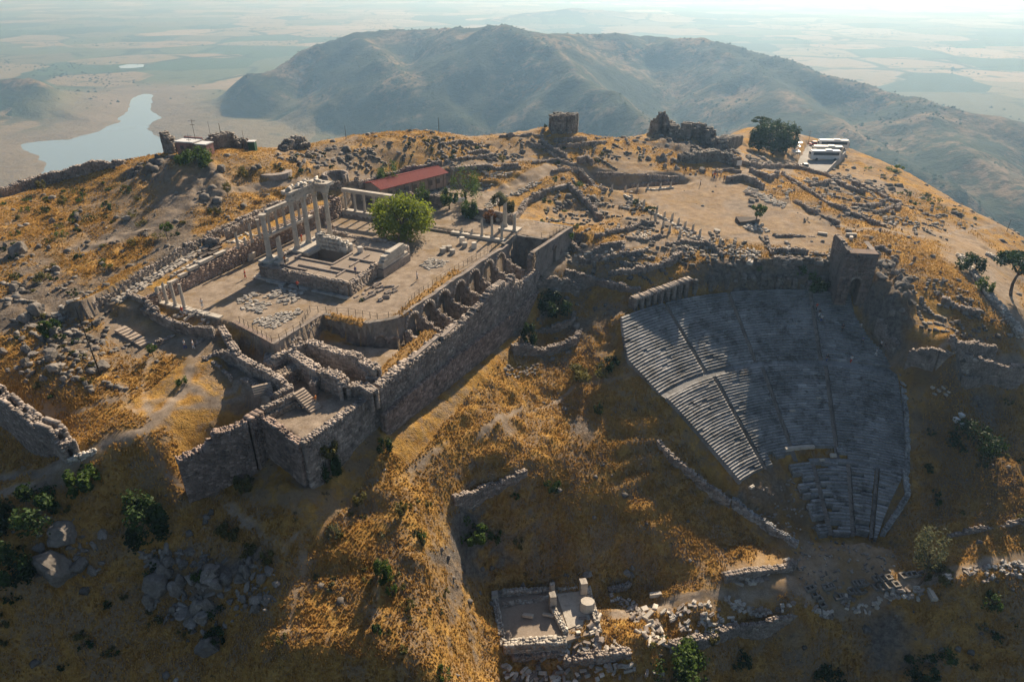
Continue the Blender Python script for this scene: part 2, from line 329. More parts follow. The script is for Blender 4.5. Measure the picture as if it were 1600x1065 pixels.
# ---------------------------------------------------------------- near ground sheet
xs = np.unique(np.r_[np.arange(-175, -80, .8), np.arange(-80, 100, .5), np.arange(100, 201, .9)])
ys = np.unique(np.r_[np.arange(30, 50, 1.0), np.arange(50, 150, .5), np.arange(150, 200, .7), np.arange(200, 321, 1.1)])
GX, GY = np.meshgrid(xs, ys)
H = near_h(GX, GY)
ed = np.minimum(np.minimum(GX - xs[0], xs[-1] - GX), np.minimum(GY - ys[0], ys[-1] - GY))
H = np.where(ed < 25, np.minimum(H, H * sstep(0, 25, ed) + (-75) * (1 - sstep(0, 25, ed))), H)
def hgt(x, y):
    i = np.clip(np.searchsorted(xs, x) - 1, 0, len(xs) - 2); j = np.clip(np.searchsorted(ys, y) - 1, 0, len(ys) - 2)
    u = np.clip((x - xs[i]) / (xs[i + 1] - xs[i]), 0, 1); v = np.clip((y - ys[j]) / (ys[j + 1] - ys[j]), 0, 1)
    return H[j, i] * (1 - u) * (1 - v) + H[j, i + 1] * u * (1 - v) + H[j + 1, i] * (1 - u) * v + H[j + 1, i + 1] * u * v
_DS = np.arange(55, 330, .25)
def G(px, py, dmin=55):
    """first place where the line of sight through this spot of the picture meets the ground"""
    r = ray(px, py); d = _DS[_DS >= dmin]; zz = CZ + r[2] * d; g = hgt(r[0] * d, r[1] * d) - zz
    k = np.argmax(g > 0)
    if not (g > 0).any(): k = len(d) - 1
    if k > 0 and g[k] > g[k - 1]: t = -g[k - 1] / (g[k] - g[k - 1] + 1e-9); dd = d[k - 1] + .25 * np.clip(t, 0, 1)
    else: dd = d[k]
    x, y = r[0] * dd, r[1] * dd
    return (float(x), float(y), float(hgt(x, y)))
def GP(pts): return [G(*p) for p in pts]
# what covers the ground where (worn paths, dust, bare rock), as a fraction per ground point
path = np.zeros(H.shape); rock = np.zeros(H.shape); dark = np.zeros(H.shape); soil = np.zeros(H.shape)
def intheatre_(x, y): return (np.hypot(x - TC[0], y - TC[1]) < 75) & (y < 132)
def paint(arr, pts, wid, val=1.0, soft=.3, rag=.35, closed=False):
    pts = GP(pts); x0 = min(p[0] for p in pts) - wid - 2; x1 = max(p[0] for p in pts) + wid + 2; y0 = min(p[1] for p in pts) - wid - 2; y1 = max(p[1] for p in pts) + wid + 2
    i = slice(*np.searchsorted(xs, [x0, x1])); j = slice(*np.searchsorted(ys, [y0, y1])); gx, gy = GX[j, i], GY[j, i]
    if gx.size == 0: return
    d, _ = dseg(gx, gy, [p[:2] for p in pts], closed)
    if closed: d = np.where(inpoly(gx, gy, pts), -d, d)
    d = d + rag * fbm(gx, gy, 2.2, 3, 91) * 1.6
    arr[j, i] = np.maximum(arr[j, i], val * sstep(wid + soft, wid - soft, d))
for pts, wd in [
 ([(0,770),(60,762),(110,728),(170,690),(225,672),(262,640),(290,600),(298,560),(330,520)], 1.05),
 ([(0,748),(60,742),(120,715)], 1.1), ([(290,600),(330,628),(370,600),(400,570)], .9), ([(262,640),(330,632),(400,600)], .7),
 ([(240,660),(225,620),(222,590),(235,560)], .55), ([(215,650),(195,625),(160,628),(120,645),(70,640)], .5), ([(160,640),(200,620),(185,600)], .4),
 ([(120,735),(90,690),(70,650)], .6), ([(215,668),(232,700),(262,742),(330,772),(400,830),(440,860),(470,830)], .5),
 ([(330,520),(290,530),(240,545),(190,520),(150,490),(180,470),(260,420),(340,380),(400,345)], 1.4), ([(150,490),(110,500),(60,480)], .8),
 ([(130,390),(240,350),(300,318),(400,295),(450,285),(560,275)], 1.3), ([(560,275),(700,255),(800,250),(900,262),(1000,268),(1080,275)], 1.6), ([(800,250),(900,236),(1010,256)], .8),
 ([(700,350),(760,310),(820,282),(860,262)], 3.0), ([(810,400),(900,405),(960,388),(1040,378),(1120,370),(1180,366)], 1.7), ([(835,445),(850,420),(880,405)], 2.4),
 ([(1140,290),(1180,260),(1170,255),(1150,230)], 1.3), ([(1170,262),(1230,270),(1240,240),(1262,205)], 1.6),
 ([(1240,330),(1340,360),(1440,370),(1500,360),(1560,352)], 1.0), ([(1520,400),(1580,470),(1600,530)], 3.0), ([(1400,560),(1460,556),(1540,562),(1600,565)], .9),
 ([(960,960),(1060,940),(1130,930),(1200,920),(1260,930),(1400,915),(1500,890),(1600,872)], 1.0), ([(700,690),(640,735),(600,780)], .4), ([(985,590),(900,600),(810,640),(740,690)], .4),
 ([(480,780),(470,900),(440,1000)], .25), ([(590,850),(585,1000)], .15)]:
    paint(path, pts, wd * (.8 if wd >= 1 else .62), .97)
for pts in [[(960,285),(1070,275),(1150,280),(1260,330),(1330,370),(1290,395),(1180,385),(1080,365),(1010,320)], [(1480,345),(1590,420),(1598,500),(1560,500),(1470,400)],
            [(200,470),(300,520),(330,545),(290,560),(240,550),(150,520)], [(1160,880),(1240,850),(1290,845),(1400,860),(1400,905),(1200,940),(1100,945)]]:
    paint(path, pts, 0, .75, 2, 1.6, True)
for pts in [[(1160,750),(1230,730),(1290,840),(1245,852)],[(1420,480),(1460,560),(1400,560),(1370,500)],[(1440,570),(1600,580),(1600,820),(1470,800)]]:
    paint(soil, pts, 0, .8, 3, 3, True)
for pg, z in PLAT: path[inpoly(GX, GY, pg)] = 1
for pg, z in PITS: path[inpoly(GX, GY, pg)] = 1
for pg, amp in CLIFFS:
    d, _ = dseg(GX, GY, pg, True); rock = np.maximum(rock, np.where(inpoly(GX, GY, pg), sstep(0, 2.5, d), 0) * sstep(-.5, .1, fbm(GX, GY, 9, 4, 99)) * (.95 if amp > 1.4 else .8))
gy_, gx_ = np.gradient(H, ys, xs); slope = np.hypot(gx_, gy_)
rock = np.maximum(rock, sstep(1.9, 2.8, slope)); rock = np.maximum(rock, .8 * sstep(.22, .5, fbm(GX, GY, 15, 5, 101)) * (GY > 88))
path = np.maximum(path, .6 * sstep(-.05, .4, fbm(GX, GY, 16, 5, 131)) * sstep(112, 126, GY) * ~intheatre_(GX, GY))
idx = np.arange(GX.size).reshape(GX.shape)
Fq = np.stack([idx[:-1, :-1], idx[:-1, 1:], idx[1:, 1:], idx[1:, :-1]], -1).reshape(-1, 4)
ground_me = fast_mesh('ground', np.stack([GX, GY, H], -1).reshape(-1, 3), Fq)

def mat_ground():
    m, t, b, o = newmat('dry_grass_ground'); n = N(t); co = n.coord('Object')
    big = n.noise(.045, 5, .62, co); mid = n.noise(.35, 6, .68, co); fine = n.noise(2.2, 6, .72, co); vf = n.noise(9, 3, .7, co)
    grass = n.mix(n.ramp(mid, [(.34, 0), (.66, 1)]), (.36, .185, .04), (.66, .41, .125))
    grass = n.mix(n.ramp(fine, [(.3, 0), (.7, 1)]), n.mix(.55, grass, (.16, .085, .02)), grass)
    green = n.ramp(n.noise(.16, 5, .7, co), [(.60, 0), (.68, 1)])
    grass = n.mix(n.math('MULTIPLY', green, .3), grass, (.10, .10, .03))
    soilc = n.mix(fine, (.17, .125, .085), (.38, .29, .20))
    bare = n.ramp(n.noise(.22, 6, .72, co), [(.47, 0), (.57, 1)])
    c = n.mix(n.math('MULTIPLY', bare, .8), grass, soilc)
    herb = n.ramp(n.noise(.75, 6, .8, co), [(.585, 0), (.635, 1)]); c = n.mix(n.math('MULTIPLY', herb, .8), c, (.055, .05, .028))
    c = n.mix(n.attr('soil'), c, n.mix(fine, (.10, .065, .035), (.20, .14, .085)))
    rk = n.mix(n.ramp(n.noise(1.1, 6, .75, co), [(.35, 0), (.65, 1)]), (.085, .075, .068), (.27, .24, .21))
    c = n.mix(n.attr('rock'), c, rk)
    dust = n.mix(n.ramp(n.noise(.45, 7, .8, co), [(.36, 0), (.64, 1)]), (.20, .155, .115), (.44, .36, .28))
    dust = n.mix(n.ramp(vf, [(.48, 0), (.6, .5)]), dust, (.13, .105, .08)); dust = n.mix(n.ramp(n.noise(.12, 6, .8, co), [(.52, 0), (.6, .6)]), dust, (.24, .165, .08))
    c = n.mix(n.attr('path'), c, dust)
    n.l(c, b.inputs['Base Color']); b.inputs['Roughness'].default_value = 1; b.inputs['Specular IOR Level'].default_value = .1
    rgh = n.math('SUBTRACT', 1.15, n.attr('path'))
    b1 = n.n('Bump'); b1.inputs['Distance'].default_value = .9; n.l(n.math('MULTIPLY', rgh, .55), b1.inputs['Strength']); n.l(mid, b1.inputs['Height'])
    b2 = n.n('Bump'); b2.inputs['Distance'].default_value = .35; n.l(n.math('MULTIPLY', rgh, .8), b2.inputs['Strength']); n.l(fine, b2.inputs['Height']); n.l(b1.outputs[0], b2.inputs['Normal'])
    n.l(b2.outputs[0], b.inputs['Normal'])
    return m
M_GROUND = mat_ground()
ground = link('ground', ground_me, M_GROUND, smooth=True, kind='structure', attr={'path': path.ravel(), 'rock': rock.ravel(), 'soil': soil.ravel()})

# ---------------------------------------------------------------- far land, lake, haze
nA, nR = 470, 430
ang = np.radians(np.linspace(-64, 64, nA)); rr = 200 * (22000 / 200) ** (np.linspace(0, 1, nR) ** .92)
RR, AA = np.meshgrid(rr, ang, indexing='ij'); FX = RR * np.sin(AA); FY = RR * np.cos(AA)
FH = far_h(FX, FY)
inside = (FX > -168) & (FX < 193) & (FY < 313); FH = np.where(inside, -120 - .0 * FX, FH)
idx = np.arange(FX.size).reshape(FX.shape)
Fq = np.stack([idx[:-1, :-1], idx[:-1, 1:], idx[1:, 1:], idx[1:, :-1]], -1).reshape(-1, 4)[:, ::-1]
hill = sstep(FLOOR + 14, FLOOR + 50, FH)
dl, _ = dseg(FX, FY, LAKE, True); shore = np.where(inpoly(FX, FY, LAKE), 1, sstep(260, 40, dl)) * (1 - hill)
def mat_far():
    m, t, b, o = newmat('far_land'); n = N(t); co = n.coord('Object')
    warp = n.n('VectorMath'); warp.operation = 'ADD'; s2 = n.n('VectorMath'); s2.operation = 'SCALE'; s2.inputs['Scale'].default_value = 160
    n.l(n.noise(.0022, 3, .5, co, out=1), s2.inputs[0]); n.l(co, warp.inputs[0]); n.l(s2.outputs[0], warp.inputs[1])
    v = n.n('TexVoronoi'); v.inputs['Scale'].default_value = .0034; v.distance = 'CHEBYCHEV'; v.inputs['Randomness'].default_value = .85; n.l(warp.outputs[0], v.inputs['Vector'])
    sx = n.n('SeparateColor'); n.l(v.outputs['Color'], sx.inputs[0])
    fld = n.ramp(sx.outputs[0], [(0, (.22, .17, .105)), (.16, (.12, .115, .065)), (.34, (.05, .085, .04)), (.5, (.19, .16, .095)), (.62, (.035, .06, .032)), (.76, (.27, .21, .135)), (.85, (.09, .11, .055))], 'CONSTANT')
    vd = n.n('TexVoronoi'); vd.feature = 'DISTANCE_TO_EDGE'; vd.inputs['Scale'].default_value = .0034; vd.inputs['Randomness'].default_value = .85; n.l(warp.outputs[0], vd.inputs['Vector'])
    fld = n.mix(n.math('MULTIPLY', n.ramp(vd.outputs[0], [(.03, 1), (.06, 0)]), n.ramp(n.noise(.003, 3, .6, co), [(.45, 0), (.55, .9)])), fld, (.03, .05, .025))
    big = n.ramp(n.noise(.00055, 4, .6, co), [(.42, 0), (.62, 1)])
    fld = n.mix(n.math('MULTIPLY', big, .3), fld, (.07, .10, .05))
    fld = n.mix(n.ramp(n.noise(.012, 5, .7, co), [(.55, 0), (.63, .75)]), fld, (.05, .065, .035))
    hl = n.mix(n.ramp(n.noise(.0065, 6, .7, co), [(.49, 0), (.60, 1)]), (.022, .034, .02), (.21, .15, .09))
    dots = n.ramp(n.noise(.055, 4, .65, co), [(.46, 1), (.54, 0)])
    patch = n.ramp(n.noise(.005, 3, .6, co), [(.38, .25), (.6, 1)])
    hl = n.mix(n.math('MULTIPLY', dots, patch), hl, (.035, .05, .025))
    c = n.mix(n.attr('hill'), fld, hl)
    sh = n.mix(n.noise(.02, 4, .6, co), (.13, .11, .075), (.24, .195, .135))
    c = n.mix(n.attr('shore'), c, sh)
    n.l(c, b.inputs['Base Color']); b.inputs['Roughness'].default_value = 1; b.inputs['Specular IOR Level'].default_value = .1
    n.bump(n.noise(.05, 5, .7, co), .5, 14, b); return m
link('valley_and_hills', fast_mesh('valley_and_hills', np.stack([FX, FY, FH], -1).reshape(-1, 3), Fq), mat_far(), smooth=True, kind='structure', attr={'hill': hill.ravel(), 'shore': shore.ravel()})
m, t, b, o = newmat('lake_water'); b.inputs['Base Color'].default_value = (.20, .25, .26, 1); b.inputs['Roughness'].default_value = .05; b.inputs['Specular IOR Level'].default_value = 1
n = N(t); n.bump(n.noise(.25, 3, .5, n.coord('Object')), .05, .3, b)
def flat_poly(name, pts, z, mat, kind='structure'):
    return obj(name, [(p[0], p[1], z) for p in pts], [tuple(range(len(pts)))], mat, kind=kind)
cx, cy = np.mean([p[0] for p in LAKE]), np.mean([p[1] for p in LAKE])
big_lake = [(-1500, 1000), (-300, 1000), (-500, 1500), (-700, 2150), (-1150, 2100), (-1500, 1600)]
obj('lake', [(p[0], p[1], -270) for p in big_lake], [tuple(range(len(big_lake)))], m, kind='structure')
pc = np.array([p[:2] for p in POND]).mean(0)
obj('pond', [(pc[0] + (p[0] - pc[0]) * 1.02, pc[1] + (p[1] - pc[1]) * 1.02, -263.6) for p in POND], [tuple(range(len(POND)))], m, kind='structure')
# haze: one closed box
hm = bpy.data.materials.new('haze'); hm.use_nodes = True; ht = hm.node_tree; ht.nodes.clear()
ho = ht.nodes.new('ShaderNodeOutputMaterial'); pv = ht.nodes.new('ShaderNodeVolumePrincipled'); ht.links.new(pv.outputs[0], ho.inputs['Volume'])
pv.inputs['Color'].default_value = (.38, .65, 1, 1); pv.inputs['Absorption Color'].default_value = (1, 1, 1, 1); pv.inputs['Density'].default_value = .00021; pv.inputs['Anisotropy'].default_value = .5
X0, X1, Y0, Y1, Z0, Z1 = -21000, 21000, -300, 22500, -300, 58
hz = obj('haze', [(X0,Y0,Z0),(X1,Y0,Z0),(X1,Y1,Z0),(X0,Y1,Z0),(X0,Y0,Z1),(X1,Y0,Z1),(X1,Y1,Z1),(X0,Y1,Z1)], [(0,3,2,1),(4,5,6,7),(0,1,5,4),(1,2,6,5),(2,3,7,6),(3,0,4,7)], hm, kind='stuff')
# ---------------------------------------------------------------- materials of the built things
M_MARBLE = mat_stone('weathered_marble', (.34, .31, .27), (.58, .54, .48), 1.5, .85, stain=(.17, .15, .13))
M_PALE = mat_stone('pale_restored_marble', (.42, .38, .325), (.62, .57, .49), 1.0, .8, stain=(.34, .30, .25))
M_WALL = mat_stone('andesite_masonry', (.20, .17, .15), (.42, .36, .31), .8, .95, stain=(.14, .12, .105))
M_REDWALL = mat_stone('reddish_masonry', (.20, .15, .125), (.40, .31, .26), .8, .95, stain=(.14, .115, .10))
M_ROCK = mat_stone('grey_rock', (.14, .125, .11), (.36, .325, .285), .7, .95, stain=(.10, .085, .07), bump=.4)
M_SEAT = mat_stone('theatre_stone', (.16, .16, .155), (.44, .435, .43), .5, .9, stain=(.12, .11, .10))
M_CORE = mat_stone('wall_core', (.09, .075, .065), (.16, .135, .115), .8, .95, attr=False)
M_PAVE = mat_stone('dusty_paving', (.22, .18, .145), (.36, .30, .24), .5, .95)
M_TUFT = mat_stone('dry_turf', (.22, .13, .05), (.42, .26, .10), 1.5, 1, attr=False)
def flat_mat(name, c, rough=.7, metal=0):
    m, t, b, o = newmat(name); n = N(t); k = n.noise(1.7, 4, .6, n.coord('Object'))
    n.l(n.mix(k, tuple(v * .8 for v in c), tuple(min(1, v * 1.15) for v in c)), b.inputs['Base Color']); b.inputs['Roughness'].default_value = rough; b.inputs['Metallic'].default_value = metal
    return m
M_METAL = flat_mat('dark_metal', (.06, .055, .05), .5, .4); M_WHITE = flat_mat('white_paint', (.75, .75, .73), .4); M_WOOD = flat_mat('old_wood', (.16, .11, .07), .8)

# ---------------------------------------------------------------- block builder (many boxes in one mesh)
_C8 = np.array([[-1,-1,-1],[1,-1,-1],[1,1,-1],[-1,1,-1],[-1,-1,1],[1,-1,1],[1,1,1],[-1,1,1]], float)
_F6 = np.array([[0,3,2,1],[4,5,6,7],[0,1,5,4],[1,2,6,5],[2,3,7,6],[3,0,4,7]])
class Boxes:
    def __init__(s): s.r = []
    def add(s, c, half, yaw=0, shade=None, jit=.0, tilt=(0, 0)):
        s.r.append((c[0], c[1], c[2], half[0], half[1], half[2], yaw, random.random() if shade is None else shade, jit, tilt[0], tilt[1]))
    def mesh(s, name, origin=(0, 0, 0)):
        r = np.array(s.r); n = len(r); V = _C8[None] * r[:, None, 3:6] + (RNG.random((n, 8, 3)) - .5) * 2 * r[:, None, 8:9]
        cx, sx = np.cos(r[:, 9])[:, None], np.sin(r[:, 9])[:, None]; y, z = V[..., 1] * cx - V[..., 2] * sx, V[..., 1] * sx + V[..., 2] * cx; V[..., 1], V[..., 2] = y, z
        cx, sx = np.cos(r[:, 10])[:, None], np.sin(r[:, 10])[:, None]; x, z = V[..., 0] * cx + V[..., 2] * sx, -V[..., 0] * sx + V[..., 2] * cx; V[..., 0], V[..., 2] = x, z
        c_, s_ = np.cos(r[:, 6])[:, None], np.sin(r[:, 6])[:, None]; x, y = V[..., 0] * c_ - V[..., 1] * s_, V[..., 0] * s_ + V[..., 1] * c_; V[..., 0], V[..., 1] = x, y
        V += r[:, None, :3] - np.array(origin)
        Fc = (_F6[None] + np.arange(n)[:, None, None] * 8).reshape(-1, 4)
        return fast_mesh(name, V.reshape(-1, 3), Fc), np.repeat(r[:, 7], 6)
    def build(s, name, mat, parent=None, loc=None, kind=None):
        me, sh = s.mesh(name, loc if loc is not None else (0, 0, 0))
        return link(name, me, mat, parent, loc if parent is None else None, kind=kind, attr=sh)
def masonry(bx, pts, zbase, thick, bl=.55, bh=.30, ragged=.35, batter=0, shade=(.3, .68), white=.03, jit=.03, gaps=0, seed=0):
    """courses of blocks along a polyline; pts=(x,y,ztop); zbase a number, or 'g' for ground"""
    rs = random.Random(seed + int(abs(pts[0][0] * 31 + pts[0][1] * 17)))
    for i in range(len(pts) - 1):
        x0, y0, z0 = pts[i]; x1, y1, z1 = pts[i + 1]; L = math.hypot(x1 - x0, y1 - y0)
        if L < .05: continue
        yaw = math.atan2(y1 - y0, x1 - x0); ux, uy = (x1 - x0) / L, (y1 - y0) / L; px, py = -uy, ux
        if zbase == 'g': g0 = min(float(hgt(x0 + ux * L * q + px * thick * k, y0 + uy * L * q + py * thick * k)) for q in (0, .25, .5, .75, 1) for k in (-.6, .6)) - .5
        else: g0 = zbase if not isinstance(zbase, (list, tuple)) else zbase[i]
        top = max(z0, z1); nc = max(1, int(math.ceil((top - g0) / bh))); ncol = max(1, int(L / bl))
        prof = [ragged * (vnoise(np.array(i * 3.1 + q * .28 + pts[0][0]), np.array(pts[0][1]), 5).item() * 1.3 + (rs.random() - .5) * .25) for q in range(ncol + 2)]
        na = 1 if thick < .65 else (2 if thick < 1.5 else 3)
        for c in range(nc):
            zc = g0 + (c + .5) * bh; off = (c % 2) * .5; s = -off * bl if off else 0; s = 0; q = 0
            while s < L - .05:
                w_ = bl * rs.uniform(.55, 1.6)
                if s + w_ > L - .25: w_ = L - s
                m_ = s + w_ / 2; t_ = m_ / L; zt = z0 + (z1 - z0) * t_ + prof[min(ncol, int(t_ * ncol))]
                if zc < zt + bh * .3 and not (gaps and rs.random() < gaps):
                    istop = zc + bh > zt
                    if istop:
                        for k in range(na + 1):
                            for hlf in (0, 1):
                                o_ = (-thick / 2 + (k + .5) * thick / (na + 1)); q_ = (hlf - .5) * w_ * .5 + rs.uniform(-.08, .08); sh = rs.uniform(*shade) + .06 if rs.random() > white * 2 else rs.uniform(.8, 1)
                                bx.add((x0 + ux * (m_ + q_) + px * o_, y0 + uy * (m_ + q_) + py * o_, zc + rs.uniform(-.1, .08)), (w_ * rs.uniform(.2, .32), thick / (na + 1) * rs.uniform(.42, .6), bh * rs.uniform(.4, .62)), yaw + rs.uniform(-.5, .5), sh, jit * 1.3)
                        s += w_; continue
                    for k in range(na):
                        if na == 3 and k == 1 and not istop: continue
                        o_ = (-thick / 2 + (k + .5) * thick / na); hw = thick / na / 2
                        o2 = o_ + rs.uniform(-.025, .025) + batter * (zc - g0)
                        sh = rs.uniform(*shade) if rs.random() > white else rs.uniform(.85, 1)
                        bx.add((x0 + ux * m_ + px * o2, y0 + uy * m_ + py * o2, zc), (w_ / 2 - .004, hw - .003 + (.03 if rs.random() < .15 else 0), bh / 2 - .004 + (rs.uniform(-.05, .08) if istop else 0)), yaw + rs.uniform(-.015, .015), sh, jit if istop else jit * .6)
                s += w_
GRP_W = 'ruined walls and foundations'
def wall(name, label, pts, thick=.8, zbase='g', mat=None, group=GRP_W, cat='wall', h=None, px=True, core=False, **k):
    """pts: photo px + top height above ground (h) or absolute (x,y,z) when px is False"""
    if px:
        q = []
        for p in pts: g = G(*p[:2]); q.append((g[0], g[1], g[2] + (p[2] if len(p) > 2 else h)))
        pts = q
    # subdivide long runs so that courses follow the slope
    o = []
    for i in range(len(pts) - 1):
        L = math.hypot(pts[i + 1][0] - pts[i][0], pts[i + 1][1] - pts[i][1]); n = max(1, int(L / 5)) if zbase == 'g' else 1
        for j in range(n):
            t = j / n; x = pts[i][0] * (1 - t) + pts[i + 1][0] * t; y = pts[i][1] * (1 - t) + pts[i + 1][1] * t; z = pts[i][2] * (1 - t) + pts[i + 1][2] * t
            if zbase == 'g' and px and j: z = float(hgt(x, y)) + (pts[i][2] - float(hgt(*pts[i][:2]))) * (1 - t) + (pts[i + 1][2] - float(hgt(*pts[i + 1][:2]))) * t
            o.append((x, y, z))
    o.append(pts[-1]); bx = Boxes(); masonry(bx, o, zbase, thick, **k)
    base = (o[0][0], o[0][1], float(hgt(o[0][0], o[0][1])))
    me, sh = bx.mesh(name, base); ob = link(name, me, mat or M_WALL, loc=base, attr=sh); return tag(ob, label, cat, group)

def lathe(profile, seg=16, flute=0, cap=True):
    V = []; Fc = []
    for r, z in profile:
        for k in range(seg):
            a = 2 * math.pi * k / seg; rr_ = r * (1 - flute * (k % 2)); V.append((rr_ * math.cos(a), rr_ * math.sin(a), z))
    for i in range(len(profile) - 1):
        for k in range(seg): Fc.append((i * seg + k, i * seg + (k + 1) % seg, (i + 1) * seg + (k + 1) % seg, (i + 1) * seg + k))
    if cap: Fc.append(tuple(range((len(profile) - 1) * seg, len(profile) * seg))); Fc.append(tuple(reversed(range(seg))))
    return V, Fc
def box_mesh(name, dims, mat=None, jit=.02, seed=0, cuts=0):
    rs = random.Random(seed); V = [tuple(c * d / 2 + rs.uniform(-jit, jit) for c, d in zip(p, dims)) for p in _C8]
    V = [(x, y, z + dims[2] / 2) for x, y, z in V]; me = bpy.data.meshes.new(name); me.from_pydata(V, [], _F6.tolist())
    if mat: me.materials.append(mat)
    return me
_colmesh = {}
def colmesh(kind, key, fn):
    if (kind, key) not in _colmesh:
        V, Fc = fn(); me = bpy.data.meshes.new(kind); me.from_pydata(V, [], Fc); _colmesh[(kind, key)] = me
    return _colmesh[(kind, key)]
def column_parts(par, h, r, mat, cap=True, broken=False, at=(0, 0, 0), deep=False, dirt=.5):
    """base, fluted shaft and capital; under par as parts"""
    bh = r * .9; ch = r * 2.2 if cap else 0
    def add(nm, me, z):
        if not me.materials: me.materials.append(mat)
        if 'shade' not in me.attributes:
            a_ = me.attributes.new('shade', 'FLOAT', 'POINT'); a_.data.foreach_set('value', np.full(len(me.vertices), dirt, np.float32))
        o = bpy.data.objects.new(nm, me); COL.objects.link(o); o.parent = par; o.location = (at[0], at[1], at[2] + z); return o
    sh_top = h - ch
    def shaft():
        pr = [(r, bh)]; n = 5
        for q in range(1, n + 1): t = q / n; pr.append((r * (1 - .14 * t), bh + (sh_top - bh) * t))
        V, Fc = lathe(pr, 24, .07)
        if broken: V = [(x, y, z + (x * .9 - y * .5 if z > sh_top - .01 else 0)) for x, y, z in V]
        return V, Fc
    add('base', colmesh('base', ('b', r, mat.name), lambda: lathe([(r * 1.35, 0), (r * 1.35, bh * .35), (r * 1.12, bh * .5), (r * 1.22, bh * .75), (r * 1.02, bh)], 16)), 0)
    add('shaft', colmesh('shaft', (h, r, cap, broken, mat.name), shaft), 0)
    if cap:
        add('capital', colmesh('capital', (h, r, mat.name), lambda: lathe([(r * .86, 0), (r * .95, ch * .1), (r * 1.0, ch * .4), (r * 1.22, ch * .45), (r * 1.05, ch * .55), (r * 1.4, ch * .85), (r * 1.5, ch * .87), (r * 1.5, ch)], 12, .12)), sh_top)

# ================================================================= THE TEMPLE COURT
YA = math.pi / 2 - AX   # yaw that makes local x run along the court
def LW(a, b, z): return L2(a, b, z)
def lwall(name, label, pts, thick, zbase, mat=None, **k):
    return wall(name, label, [LW(*p) for p in pts], thick, zbase, mat, px=False, **k)
# long walls of the court
lwall('retaining_wall', 'long brown block wall along the back of the temple court below the marble columns', [(68.5,-97.2,1.6),(74,-97.2,1.9),(80,-97.2,2.7),(90,-97.2,3.4),(105,-97.2,3.7),(121,-97.2,3.9)], .9, -.4, M_REDWALL, ragged=.12, bl=.8, bh=.38, group='court walls', white=.02)
lwall('retaining_wall', 'outer dark wall at the foot of the golden hillside, behind the marble block rows', [(64,-104,1.4),(72,-104,2.9),(84,-104,4.4),(96,-104,5.2),(118,-104,5.6)], .8, .4, M_WALL, ragged=.25, bl=.8, group='court walls')
lwall('wall', 'short stub wall crossing the upper terrace beside the stacked black slabs', [(88.5,-104,4.6),(88.6,-100.4,4.5)], .8, 3, M_WALL, group='court walls')
lwall('wall', 'second dark wall standing on the upper terrace behind the marble columns', [(92,-101.8,5.3),(104,-101.6,5.5),(117,-101.4,5.6)], .7, 3, M_WALL, group='court walls', ragged=.2)
lwall('wall', 'plain brown wall closing the far left corner of the court beside the five-column colonnade', [(120.9,-97.3,3.9),(121,-101,4.2),(122,-104,5)], .9, 0, M_REDWALL, group='court walls', ragged=.15)
lwall('wall', 'back wall in shade behind the five-column colonnade', [(133.6,-99,3.4),(134,-90,3.2),(134,-78,2.6)], .9, .4, M_WALL, group='court walls', ragged=.5)
lwall('wall', 'grey rubble wall behind the three slender columns, with shrubs over it', [(131,-71.5,2.8),(131,-64,2.7),(130.6,-58.5,2.4)], 1.0, .4, M_WALL, group='court walls', ragged=.2)
lwall('wall', 'low wall with white sign at the near left end of the court', [(69,-101.5,1.8),(68.6,-97.5,1.6),(68,-94,.6)], .8, -.6, M_WALL, group='court walls', ragged=.15)
lwall('wall', 'low dark wall bounding the near left edge of the court below the slim columns', [(68.2,-101,.7),(67.5,-95,.4),(66.5,-89,.35),(66.6,-84,.3),(67.4,-81.5,.3)], .7, -2.6, M_WALL, group='court walls', ragged=.25)
